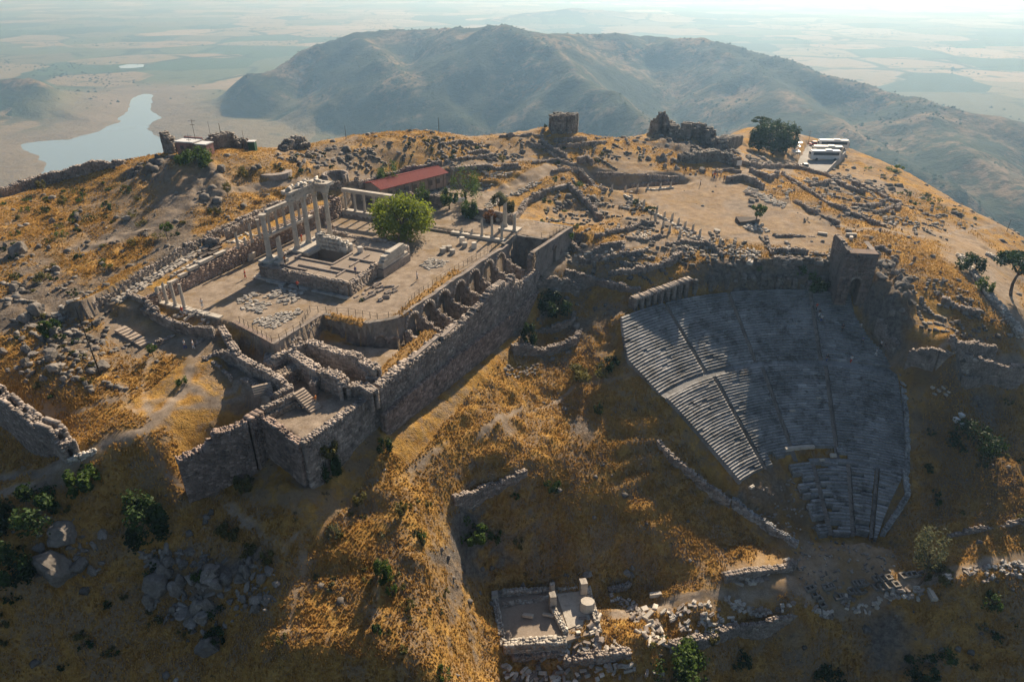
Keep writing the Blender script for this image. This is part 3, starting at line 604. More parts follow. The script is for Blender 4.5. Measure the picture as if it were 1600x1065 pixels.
# marble coping stones lying on the retaining wall
mesh_pool = {}
def pool(kind, mat, variants):
    if (kind, mat.name) not in mesh_pool:
        L = []
        for v, dims in enumerate(variants):
            if kind == 'column_drum':
                V, Fc = lathe([(dims[0] * .97, 0), (dims[0], .05), (dims[0], dims[1] * .9), (dims[0] * .93, dims[1])], 14, .05)
                me = bpy.data.meshes.new(kind); me.from_pydata(V, [], Fc)
            elif kind == 'column_fragment':
                V, Fc = lathe([(dims[0] * .97, 0), (dims[0], .05), (dims[0] * .9, dims[1])], 12, .06); V = [(z - dims[1] / 2, y, x + dims[0]) for x, y, z in V]
                me = bpy.data.meshes.new(kind); me.from_pydata(V, [], [f[::-1] for f in Fc])
            else:
                rs = random.Random(v * 13 + 5); X, Y, Z = dims; j = .12 * min(dims); b = .10 * min(dims)
                V = []
                for z, s in ((0, .96), (Z * .82, 1), (Z, .9)):
                    for sx, sy in ((-1, -1), (1, -1), (1, 1), (-1, 1)): V.append((sx * X / 2 * s + rs.uniform(-j, j), sy * Y / 2 * s + rs.uniform(-j, j), z + (rs.uniform(-j, j) if z > 0 else 0)))
                Fc = [(3, 2, 1, 0), (8, 9, 10, 11)] + [(l * 4 + k, l * 4 + (k + 1) % 4, (l + 1) * 4 + (k + 1) % 4, (l + 1) * 4 + k) for l in (0, 1) for k in range(4)]
                if v % 3 == 1:   # moulded piece with a step
                    n0 = len(V); 
                    for z in (Z, Z * 1.35):
                        for sx, sy in ((-1, -1), (1, -1), (1, 1), (-1, 1)): V.append((sx * X * .46, sy * Y * .22 + Y * .12, z))
                    Fc += [(n0 + k, n0 + (k + 1) % 4, n0 + 4 + (k + 1) % 4, n0 + 4 + k) for k in range(4)] + [(n0 + 4, n0 + 5, n0 + 6, n0 + 7)]
                me = bpy.data.meshes.new(kind); me.from_pydata(V, [], Fc)
            me.materials.append(mat); a_ = me.attributes.new('shade', 'FLOAT', 'POINT'); a_.data.foreach_set('value', np.full(len(me.vertices), (.35, .6, .85, .5, .7, .45)[v % 6], np.float32)); L.append(me)
        mesh_pool[(kind, mat.name)] = L
    return mesh_pool[(kind, mat.name)]
BLK = [(1.1, .7, .45), (1.5, .65, .5), (.8, .6, .4), (1.8, .6, .45), (.9, .9, .5), (1.3, .5, .35)]
def piece(name, label, cat, group, x, y, z, yaw, mat=None, variants=BLK, scale=1.0, tilt=.12, v=None):
    L = pool(name, mat or M_MARBLE, variants); me = L[random.randrange(len(L)) if v is None else v]
    o = bpy.data.objects.new(name, me); COL.objects.link(o)
    o.location = (x, y, z - .06); o.rotation_euler = (random.uniform(-tilt, tilt), random.uniform(-tilt, tilt), yaw); o.scale = [scale * random.uniform(.85, 1.2) for _ in range(3)]
    return tag(o, label, cat, group)
def on(x, y): return float(hgt(x, y))
PSC = .74
_stuffq = {}
def stuff_piece(name, me, loc, rot, sc, mat):
    _stuffq.setdefault(name, []).append((me, Matrix.LocRotScale(Vector(loc), __import__('mathutils').Euler(rot), Vector(sc)), mat))
def flush_stuff():
    for name, items in _stuffq.items():
        V = []; Fc = []; sh = []; mats = []; mi = []
        for me, M, mat in items:
            if mat not in mats: mats.append(mat)
            i = len(V); V.extend(tuple(M @ v.co) for v in me.vertices); v_ = me.attributes['shade'].data[0].value; v_ = min(1, max(0, v_ + random.uniform(-.12, .12)))
            for p in me.polygons: Fc.append(tuple(q + i for q in p.vertices)); sh.append(v_); mi.append(mats.index(mat))
        obj(name, V, Fc, None, kind='stuff', attr=sh, mats=mats, midx=mi)
def block_rows(poly_pts, label, group, n, yaw, spacing, mat=None, scale=1.0, zoff=0, name='marble_block', jit=.2, rows=None, variants=BLK, yj=.3, stuff=None):
    scale *= PSC; spacing = (spacing[0] * .8, spacing[1] * .8); n = int(n * (1.15 if not stuff else 1.5))
    """blocks set out in rows inside a patch given by photo px"""
    pg = GP(poly_pts) if poly_pts and len(poly_pts[0]) == 2 else poly_pts; X = [p[0] for p in pg]; Y = [p[1] for p in pg]
    ca, sa = math.cos(yaw), math.sin(yaw); out = []; rs = random.Random(int(abs(X[0] * 10)))
    R = max(max(X) - min(X), max(Y) - min(Y)); mx, my = np.mean(X), np.mean(Y); u = -R
    while u < R:
        v = -R
        while v < R:
            x = mx + u * ca - v * sa + rs.uniform(-jit, jit); y = my + u * sa + v * ca + rs.uniform(-jit, jit)
            if inpoly(np.array([x]), np.array([y]), pg)[0]: out.append((x, y))
            v += spacing[1]
        u += spacing[0]
    rs.shuffle(out); out = out[:n]
    for x, y in out:
        if stuff:
            L = pool(name, mat or M_MARBLE, variants); q = scale * random.uniform(.85, 1.2); stuff_piece(stuff, random.choice(L), (x, y, on(x, y) + zoff - .05), (random.uniform(-.12, .12), random.uniform(-.12, .12), yaw + rs.gauss(0, yj)), (q, q, q), mat or M_MARBLE); continue
        piece(name, label, 'stone block', group, x, y, on(x, y) + zoff, yaw + rs.gauss(0, yj), mat, variants, scale)
    return out
for k, (a, ln) in enumerate([(72.5,1.4),(74.6,1.8),(76.8,1.6),(79.2,2.2),(82.2,3.2),(85.6,2.4)]):
    x, y, _ = LW(a, -97.2, 0); z = [1.9, 2.1, 2.5, 2.9, 3.2, 3.3][k]
    o = link('coping_stone', box_mesh('coping_stone', (ln, .75, .5), M_PALE, .05, k), None, loc=(x, y, z)); o.rotation_euler = (0, 0, YA)
    tag(o, ['pale coping stone at the left end of the long court wall', 'second pale coping stone on the court wall', 'third squat coping stone on the court wall', 'fourth coping stone, just before the longest one', 'longest white coping stone on top of the court wall', 'last coping stone on the court wall, nearest the black slabs'][k], 'coping stone', 'coping stones on the court wall')
# ---- north colonnade on the upper terrace: nine columns under an architrave
ncl = empty('colonnade', LW(96, -95.9, 3.3), 'long row of marble columns carrying a beam on the terrace wall, behind the temple', 'colonnade')
nz = .35
cols_a = [97.5, 99.6, 101.8, 104.0, 106.2, 108.4]
bx = Boxes()
for k, a_ in enumerate(cols_a):
    e = bpy.data.objects.new('column', None); COL.objects.link(e); e.parent = ncl; dx, dy, _ = LW(a_ - 96, .0, 0); e.location = (dx, dy, nz)
    column_parts(e, 4.0, .27, M_MARBLE, True)
me = box_mesh('stylobate', (13.6, 1.0, .45), M_PALE, .02, 3); o = link('stylobate', me, None, ncl); o.location = (*LW(7, 0, 0)[:2], -.1); o.rotation_euler = (0, 0, YA)
for k, zz in enumerate((4.35, 4.75)):
    me = box_mesh('architrave', (12.8 - k * 1.2, .62 + k * .14, .40), M_MARBLE, .04, 5 + k); o = link('architrave', me, None, ncl); o.location = (*LW(7, 0, 0)[:2], zz); o.rotation_euler = (0, 0, YA)
# single columns standing before it
def lone_column(a, b, z, h, r, label, mat=None, cap=False, broken=True, group='free standing marble columns', pos=None):
    p = pos or LW(a, b, z); e = empty('marble_column', p, label, 'column', group); column_parts(e, h, r, mat or M_MARBLE, cap, broken); return e
lone_column(94.9, -96.2, 3.4, 3.8, .27, 'tall slim column on the terrace wall, left of the beam-topped row and behind the temple', cap=True)
lone_column(92.6, -96.1, 3.4, 3.7, .27, 'slim column on the terrace wall, next left of the one beside the beam-topped row')
lone_column(89.2, -96.3, 3.35, 3.1, .27, 'leftmost slim column on the terrace wall, above the leaning white slabs')
lone_column(90.8, -96.1, 3.35, 1.5, .25, 'short column stump between the slim columns on the terrace wall')
for k, (b_, h_, r_) in enumerate([(-97.0, 2.5, .36), (-95.2, 3.6, .27), (-93.3, 4.0, .28), (-91.3, 4.2, .28)]):
    lone_column(71.0, b_, .25, h_, r_, ['thick square-looking column stump beside the white sign at the near left end of the court', 'second of the four slim columns at the near left end of the court', 'third of the four slim columns at the near left end of the court', 'fourth and tallest of the four slim columns at the near left end of the court'][k], M_PALE, broken=k < 3)
def lslab(name, label, cat, a0, a1, b0, b1, z0, z1, mat, group=None, seed=0, jit=.02):
    me = box_mesh(name, (a1 - a0, b1 - b0, z1 - z0), mat, jit, seed); o = link(name, me, None, loc=LW((a0 + a1) / 2, (b0 + b1) / 2, z0)); o.rotation_euler = (0, 0, YA)
    if label: tag(o, label, cat, group)
    return o
for k, (b0, b1) in enumerate([(-97.6, -94.1), (-94.05, -90.1), (-90.05, -86.6), (-86.55, -83.4)]):
    lslab('stylobate_slab', ['pale step slab under the thick column stump and the second slim column', 'pale step slab under the third slim column', 'pale step slab right of the four slim columns', 'last pale step slab, ending at the court entrance'][k], 'step slab', 70.5, 71.5, b0, b1, -.1, .28 - .03 * k, M_PALE, 'pale step slabs at the near end of the court', k)
# ---- right colonnade (five columns with beam)
rcl = empty('colonnade', LW(122, -96.9, .7), 'row of marble columns under a beam at the far end beside the green tree', 'colonnade', rz=0)
for k in range(6):
    e = bpy.data.objects.new('column', None); COL.objects.link(e); e.parent = rcl; dx, dy, _ = LW(0, .6 + k * 2.55, 0); e.location = (dx, dy, .55); column_parts(e, 4.0, .30, M_PALE, True)
for nm, ln, wd_, z_, h_, sd in (('step', 15.2, 2.0, -.75, .9, 1), ('stylobate', 14.8, 1.3, .14, .42, 2), ('architrave', 14.0, .7, 4.56, .42, 3), ('cornice', 13.7, 1.0, 5.0, .34, 4)):
    me = box_mesh(nm, (wd_, ln, h_), M_PALE, .03, sd); o = link(nm, me, None, rcl); o.location = (*LW(0, 7.0, 0)[:2], z_); o.rotation_euler = (0, 0, YA)
# ---- stylobate with three slender columns, right
for k, (b_, h_) in enumerate([(-61.6, 3.6), (-59.3, 4.4), (-57.1, 3.5)]):
    lone_column(120.9, b_, .55, h_, .27, ['leftmost of the three slender columns on the white step at the right of the court', 'middle and tallest of the three slender columns on the white step', 'rightmost of the three slender columns on the white step'][k], M_PALE, broken=True)
for k, b_ in enumerate([-66.4, -64.0]):
    lone_column(121, b_, .55, .9, .27, ['left low column stump on the white step right of the court', 'right low column stump on the white step, beside the slender columns'][k], M_PALE)
lslab('stylobate', 'white stepped platform under the three slender columns', 'step slab', 120.2, 121.7, -68.6, -55.8, -.1, .58, M_PALE, None, 8)
lslab('stylobate', 'dark low step running from the big green tree to the white platform', 'step slab', 120.6, 121.5, -79, -68.7, -.1, .42, M_WALL, None, 9)
lone_column(127.0, -59.2, 1.1, 4.8, .46, 'thick tall marble pillar at the corner above the deep pit', M_PALE)
lone_column(125.6, -56.4, .9, 3.4, .36, 'shorter marble pillar right of the thick tall one above the deep pit', M_PALE)
lslab('stylobate', 'small pale plinth linking the two thick pillars above the pit', 'step slab', 125.2, 127.8, -60, -55.6, .6, 1.0, M_PALE, None, 10)
lslab('fallen_architrave', 'long moulded block lying at the foot of the grey rubble wall', 'stone block', 129.6, 130.3, -69, -62, .7, 1.3, M_PALE, None, 11)

# ---- the temple podium
pod = empty('temple_podium', LW(86.3, -88.8, 0), 'rectangular temple base with a deep square pit, standing in the middle of the court', 'temple')
bx = Boxes()
def locmas(bx, pts, zb, th, **k): masonry(bx, [LW(*p) for p in pts], zb, th, **k)
locmas(bx, [(86.3,-88.6,2.35),(86.3,-69.6,2.3)], -.3, .9, bl=.8, bh=.36, ragged=.12)
locmas(bx, [(86.3,-69.6,2.3),(95,-70.2,2.2),(106,-70.2,2.2)], -.3, .9, bl=.8, bh=.36, ragged=.15)
locmas(bx, [(86.3,-88.6,2.35),(106,-88.8,2.3)], -.3, .9, bl=.8, bh=.36, ragged=.1)
locmas(bx, [(106,-88.8,2.3),(106,-70.2,2.2)], -.3, .9, bl=.8, bh=.36, ragged=.2)
bx.build('podium_wall', M_WALL, None, kind='stuff').parent = pod
bpy.data.objects['podium_wall'].matrix_parent_inverse = Matrix.Translation(-Vector(pod.location))
def pchild(o, par):
    o.parent = par; o.matrix_parent_inverse = Matrix.Translation(-Vector(par.location)); return o
def lbox(name, a0, a1, b0, b1, z0, z1, mat, par, seed=0, jit=.02):
    me = box_mesh(name, (a1 - a0, b1 - b0, z1 - z0), mat, jit, seed); x, y, z = LW((a0 + a1) / 2, (b0 + b1) / 2, z0)
    o = link(name, me, None, par); o.location = (x - par.location[0], y - par.location[1], z - par.location[2]); o.rotation_euler = (0, 0, YA); return o
for k, r_ in enumerate([(86.8,105.6,-77.7,-70.6),(86.8,92.7,-88.2,-77.75),(92.75,105.6,-88.2,-85.6),(98.4,105.6,-85.55,-77.75)]):
    lbox('floor_slab', r_[0], r_[1], r_[2], r_[3], -.2, 2.05 - .01 * k, M_PAVE, pod, k, 0)
for k, r_ in enumerate([(92.3,92.75,-85.6,-77.7,-.2,2.3),(92.3,98.4,-86,-85.6,-.2,2.32),(92.3,98.4,-77.7,-77.3,-.2,2.3),(98.4,99.6,-85.9,-77.3,2.0,4.3)]):
    if k < 3: lbox('pit_wall', *r_, M_WALL, pod, k)
for k, (a_, b0, b1) in enumerate([(88.2,-86,-80),(89.6,-83,-74),(91.2,-77,-70.8),(96,-76.5,-71),(101.5,-77,-71.5)]):
    lbox('threshold_slab', a_, a_ + .35, b0, b1, 2.06, 2.32 + .02 * k, M_WALL, pod, 20 + k)
for k, (a0, a1, b_) in enumerate([(88.5,91,-73.8),(93,99,-74.3),(99,104.5,-81.2)]):
    lbox('threshold_slab', a0, a1, b_, b_ + .35, 2.07, 2.3, M_WALL, pod, 30 + k)
# marble courses of the cella wall standing over the pit
bx = Boxes(); locmas(bx, [(98.6,-85.4,4.6),(98.7,-82.5,4.4),(98.6,-78.6,4.0)], 2.04, 1.3, bl=1.1, bh=.42, ragged=.5, shade=(.3, .95), jit=.06)
tag(bx.build('cella_wall', M_MARBLE, loc=LW(98.6, -82, 2)), 'pile of squared marble courses rising at the back of the temple pit', 'wall')
# corner pedestal with steps and columns
for k, (s_, z0, z1) in enumerate([(2.6, -.1, .3), (2.1, .3, .62), (1.6, .62, .95)]):
    lbox('corner_step', 89.2 - s_ - 1.2, 89.6, -88.9 - s_ * .4, -85.6 + s_ * .5, z0, z1, M_PALE, pod, 40 + k)
lbox('corner_pedestal', 86.9, 90.2, -89.6, -87.2, .95, 2.95, M_PALE, pod, 44)
lbox('corner_pedestal', 87.8, 90.6, -87.1, -85.9, 2.1, 2.7, M_PALE, pod, 45)
for k, (b_, z_) in enumerate([(-85, 0), (-80, 0), (-75, 0), (-71.5, 0)]): lbox('corner_step', 84.9, 85.7, b_ - 1.6, b_ + 2.4, -.1, .26, M_MARBLE, pod, 46 + k, .06)
TG = 'tall temple columns'
lone_column(88.7, -88.5, 2.95, 8.2, .50, 'tall lone temple column on the white corner pedestal, nearest the camera', M_PALE, True, False, TG)
lone_column(89.4, -86.5, 2.7, 4.2, .50, 'broken temple column stump right beside the tall one on the corner pedestal', M_PALE, False, True, TG)
tp = empty('temple_corner', LW(95.4, -87.8, 2.35), 'four tall temple columns carrying a broken carved marble entablature', 'temple ruin')
TCOL = [(95.4, -87.8), (98.8, -87.8), (102.2, -87.9), (102.6, -85.6)]
for k, (a_, b_) in enumerate(TCOL):
    e = bpy.data.objects.new('column', None); COL.objects.link(e); e.parent = tp; p = LW(a_, b_, 0); e.location = (p[0] - tp.location[0], p[1] - tp.location[1], .25); column_parts(e, 9.2, .50, M_PALE, True)
for (nm, a0, a1, b0, b1, z0, z1, m_) in [('stylobate', 94.3, 103.7, -89, -84.4, 1.9, 2.55, M_PALE), ('architrave', 94.9, 103.2, -88.3, -87.3, 11.8, 12.5, M_PALE), ('architrave', 102.0, 103.2, -87.3, -85.0, 11.8, 12.45, M_PALE),
        ('frieze', 95.2, 103.3, -88.4, -87.25, 12.5, 13.15, M_MARBLE), ('frieze', 102.1, 103.3, -87.25, -84.9, 12.46, 13.1, M_MARBLE), ('cornice', 94.7, 103.9, -88.9, -86.9, 13.15, 13.6, M_MARBLE), ('cornice', 101.6, 103.9, -86.9, -84.3, 13.12, 13.55, M_MARBLE)]:
    lbox(nm, a0, a1, b0, b1, z0, z1, m_, tp, int(a0 * 10) % 97, .09)
bx = Boxes()
for k in range(46):
    a_ = random.uniform(95, 103.6); bx.add(LW(a_, random.uniform(-88.6, -87.2) if k % 3 else random.uniform(-87, -84.5) if a_ > 101.5 else -87.9, 13.75 + random.random() * .35), (random.uniform(.15, .55), random.uniform(.12, .3), random.uniform(.1, .28)), YA + random.uniform(-.3, .3), random.uniform(.4, 1), .06, (random.uniform(-.25, .25), random.uniform(-.25, .25)))
for k in range(34): bx.add(LW(95 + k * .26, -88.95, 12.95), (.07, .12, .14), YA, .7, .02)
pchild(bx.build('carved_ornament', M_MARBLE, kind='stuff'), tp)
# big fallen pediment block on its own base, right edge of the podium
fr = empty('pediment_fragment', LW(97.6, -69.4, 0), 'large marble wall fragment on a dark plinth at the right edge of the temple base', 'stone block')
lbox('plinth', 95.2, 104.2, -69.9, -68.5, -.1, 1.5, M_WALL, fr, 60)
for k, (a0, a1, z0, z1) in enumerate([(95.5,103.8,1.5,2.1),(95.4,102.6,2.12,2.7),(96,103.9,2.72,3.2),(96.5,103,3.22,3.6),(98,102.8,3.6,3.95)]): lbox('marble_course', a0, a1, -69.8, -68.7, z0, z1, M_PALE, fr, 61 + k, .1)
# drums
DR = [(.55, 1.0), (.6, .9), (.5, 1.2)]
for k, (x_, y_, lb) in enumerate([(534, 388, 'marble drum on the temple base, leftmost of three beside the pit'), (548, 391, 'marble drum on the temple base, middle of three beside the pit'), (563, 394, 'marble drum on the temple base, rightmost of three beside the pit')]):
    p = P(x_, y_, 2.05); piece('column_drum', lb, 'column drum', 'column drums', p[0], p[1], 2.08, 0, M_MARBLE, DR, 1, .02)
for x_, y_, lb in [(692,395,'front left drum of the cluster on open ground right of the temple'),(702,390,'rearmost drum of the cluster on open ground right of the temple'),(707,396,'front right drum of the cluster on open ground right of the temple'),(722,380,'upper left drum of the pair below the white step'),(726,386,'lower right drum of the pair below the white step'),(741,388,'single drum nearest the fence, below the three slender columns'),(363,412,'round stone beside the leaning slab at the foot of the court wall'),(694,392,'small drum wedged between the cluster of drums')]:
    p = P(x_, y_, 0); piece('column_drum', lb, 'column drum', 'column drums', p[0], p[1], .05, 0, M_PALE, DR, 1, .03)
o = lslab('leaning_slab', 'white slab leaning against the long court wall', 'stone slab', 91.2, 92.9, -96.7, -96.4, 0, 1.5, M_PALE, None, 71); o.rotation_euler = (.3, 0, YA)
for k, (x_, y_, lb) in enumerate([(405,397,'flat block lying by the court wall, nearer the white slab'),(417,392,'flat block lying by the court wall behind the corner pedestal'),(378,405,'low white block lying just left of the leaning slab')]):
    p = P(x_, y_, 0); piece('marble_block', lb, 'stone block', 'loose blocks by the court wall', p[0], p[1], .05, YA, M_PALE, BLK, 1.1)
# black slabs steps stacked on terrace
for k, (a_, b_) in enumerate([(84.5,-99.6),(85.5,-98.8),(86.8,-99.3),(87.6,-98.2),(86.5,-101.2),(88.2,-100.8),(85.2,-101)]):
    lslab('dark_slab', ['nearest dark slab of the stack above the court wall','second dark slab of the stack above the court wall','middle dark slab of the stack above the court wall','dark slab at the wall edge of the stack','dark slab at the hillside edge of the stack','farthest dark slab of the stack, by the stub wall','dark slab lying flat on the path side of the stack'][k], 'stone slab', a_ - 1.1, a_ + 1.1, b_ - .45, b_ + .45, 3.0 + (k % 3) * .25, 3.4 + (k % 3) * .25, M_CORE, 'dark slabs stacked on the upper terrace', 80 + k, .06)
# long marble lines on upper terrace
block_rows([LW(66.5,-103.2,0),LW(66.5,-100.9,0),LW(90,-101.2,0),LW(90,-103.3,0)], 'marble block in the long double row at the foot of the outer dark wall', 'blocks in the long row on the upper path', 64, YA, (1.2, 1.0), M_MARBLE, .95)
block_rows([LW(76.5,-99.9,0),LW(76.5,-98.9,0),LW(84,-98.9,0),LW(84,-99.9,0)], 'marble block in the short bench-like row between the path and the court wall', 'blocks in the short row above the court wall', 14, YA, (1.1, .9), M_PALE, 1.1, yj=.05)
block_rows([LW(91,-101,0),LW(91,-97.9,0),LW(96,-97.9,0),LW(96,-101,0)], 'pale block in the tight cluster among the slim terrace columns', 'blocks clustered among the terrace columns', 18, YA, (1.1, .8), M_PALE, .8)
# piles in the court
block_rows([(367,472),(395,456),(402,462),(372,478)], 'marble fragment in the small narrow pile nearest the long temple shadow', 'fragments in the small narrow pile', 14, .6, (.9, .8), M_MARBLE, .75, name='marble_fragment')
block_rows([(375,483),(395,468),(427,475),(408,490)], 'marble fragment in the left half of the big pile on the court', 'fragments in the left half of the big court pile', 30, .5, (1.0, .8), M_MARBLE, .8, name='marble_fragment')
block_rows([(410,464),(440,447),(482,460),(474,466),(445,477)], 'marble fragment in the right half of the big pile on the court', 'fragments in the right half of the big court pile', 36, .5, (1.05, .8), M_MARBLE, .85, name='marble_fragment')
block_rows([(388,502),(470,482),(474,489),(428,514),(420,513)], 'grey marble fragment in the pile inside the fenced tongue of the court', 'fragments in the fenced pile', 70, .55, (.8, .75), M_MARBLE, .7, name='marble_fragment')
block_rows([(656,416),(675,403),(703,408),(698,415),(672,422)], 'small marble chip in the round heap right of the temple', 'chips in the round heap right of the temple', 60, .2, (.7, .66), M_MARBLE, .62, stuff='marble_chips')
block_rows([(268,492),(300,478),(335,498),(318,508)], 'marble piece lying in the corner behind the four slim columns', 'pieces behind the four slim columns', 18, 1.1, (1.1, 1.0), M_PALE, .9)
block_rows([(548,470),(590,440),(625,450),(600,470)], 'broken grey block tumbled beside the front corner of the temple base', 'tumbled blocks at the temple corner', 22, .8, (1.2, 1.1), M_WALL, 1.0, jit=.6)
# sign boards
def sign(label, pos, w_, h_, z0, yaw, legs=True):
    e = empty('information_sign', pos, label, 'sign', 'white information signs', yaw)
    o = link('panel', box_mesh('panel', (w_, .06, h_), M_WHITE, 0), None, e); o.location = (0, 0, z0)
    if legs:
        for s in (-1, 1): q = link('post', box_mesh('post', (.07, .07, z0 + h_), M_METAL, 0), None, e); q.location = (s * w_ * .4, .07, -.1)
    return e
sign('white sign board on the low wall at the near left end of the court', LW(68.4, -98.6, .5), 1.2, .9, .1, -AX - 1.35 + math.pi / 2 * 0 + 1.3, False)
sign('wide white sign board on posts beside the round dark tree', P(719, 322, 1.2), 2.4, .9, 1.0, .4)
EXTRA_TUFTS = []
def mound(label, a0, a1, b0, b1, z, h):
    na, nb = int((a1 - a0) / .35) + 2, max(5, int((b1 - b0) / .3)); A_, B_ = np.meshgrid(np.linspace(0, 1, na), np.linspace(0, 1, nb), indexing='ij')
    e_ = np.minimum(np.minimum(A_, 1 - A_) * (a1 - a0), np.minimum(B_, 1 - B_) * (b1 - b0)); aa, bb = a0 + A_ * (a1 - a0), b0 + B_ * (b1 - b0)
    zz = z - .15 + h * sstep(-.2, .8, e_ + .45 * fbm(aa, bb, 1.6, 3, 71)) + .12 * fbm(aa, bb, .6, 2, 72)
    X = aa * UA[0] + bb * UB[0]; Y = aa * UA[1] + bb * UB[1]; idx = np.arange(X.size).reshape(X.shape); base = LW(a0, b0, z)
    Fq = np.stack([idx[:-1, :-1], idx[:-1, 1:], idx[1:, 1:], idx[1:, :-1]], -1).reshape(-1, 4)
    o = link('turf_mound', fast_mesh('turf_mound', np.stack([X - base[0], Y - base[1], zz - z], -1).reshape(-1, 3), Fq), M_TUFT, loc=base, smooth=True); tag(o, label, 'turf', 'turf on the old masonry')
    k = RNG.integers(0, X.size, int((a1 - a0) * (b1 - b0) * 9)); EXTRA_TUFTS.append(np.stack([X.ravel()[k] + RNG.normal(0, .12, len(k)), Y.ravel()[k] + RNG.normal(0, .12, len(k)), zz.ravel()[k]], -1))
# ================================================================= GREAT WALL, VAULTS AND LOWER TERRACE
gw = empty('great_retaining_wall', LW(68, -52.1, -11.6), 'huge stepped stone retaining wall below the temple court, running up to the right', 'wall')
bx = Boxes()
def wbz(a0, a1, zt0, zt1, off, **k): masonry(bx, [LW(a0, float(WB(a0)) + off, zt0), LW(a1, float(WB(a1)) + off, zt1)], -13.0, 1.3, bl=.62, bh=.34, batter=-.0, jit=.035, white=.09, shade=(.3, .7), **k)
wbz(68, 84, -2.9, -3.1, 0, ragged=.12); wbz(84, 92, -3.1, -2.6, 0, ragged=.3); wbz(92, 98, -2.6, -1.2, 0, ragged=.9); wbz(98, 104, -1.3, -.5, 0, ragged=.7); wbz(104, 108, -.5, -.2, 0, ragged=1.0); wbz(108, 111, -2.4, -3.6, 0, ragged=.3); wbz(111, 118.6, -3.9, -4.2, 0, ragged=.2)
pchild(bx.build('upper_masonry', M_WALL, kind='stuff'), gw)
bx = Boxes(); masonry(bx, [LW(67.6, -51.3, -7.4), LW(90, -49.5, -7.4), LW(104, -48.4, -8.0), LW(118, -47.9, -8.4)], -13.2, 1.0, bl=.62, bh=.34, jit=.04, ragged=.1, white=.09, shade=(.25, .8))
pchild(bx.build('lower_masonry', M_REDWALL, kind='stuff'), gw)
bx = Boxes(); bx2 = Boxes()
for k in range(90):
    a_ = random.uniform(69, 96); bx.add(LW(a_, float(WB(a_)) - .9 + random.uniform(-.3, .5), -3.15 + random.random() * .2), (random.uniform(.25, .5), random.uniform(.2, .4), .15), YA + random.uniform(-.4, .4), random.uniform(.3, .8), .06)
pchild(bx.build('loose_coping', M_WALL, kind='stuff'), gw)
mound('strip of dry golden turf on the great wall top at its left end', 70, 86, -54.6, -52.4, -3.1, .5)
# buttress steps along the top
for k, (a0, a1) in enumerate([(76, 84), (84.2, 89)]):
    lslab('ledge_stone', ['long pale ledge stone along the great wall top, left piece', 'shorter pale ledge stone along the great wall top, right piece'][k], 'stone slab', a0, a1, float(WB(a0)) - .2 + .05, float(WB(a0)) + .45 + .05, -2.95, -2.55, M_WALL, None, 93 + k)

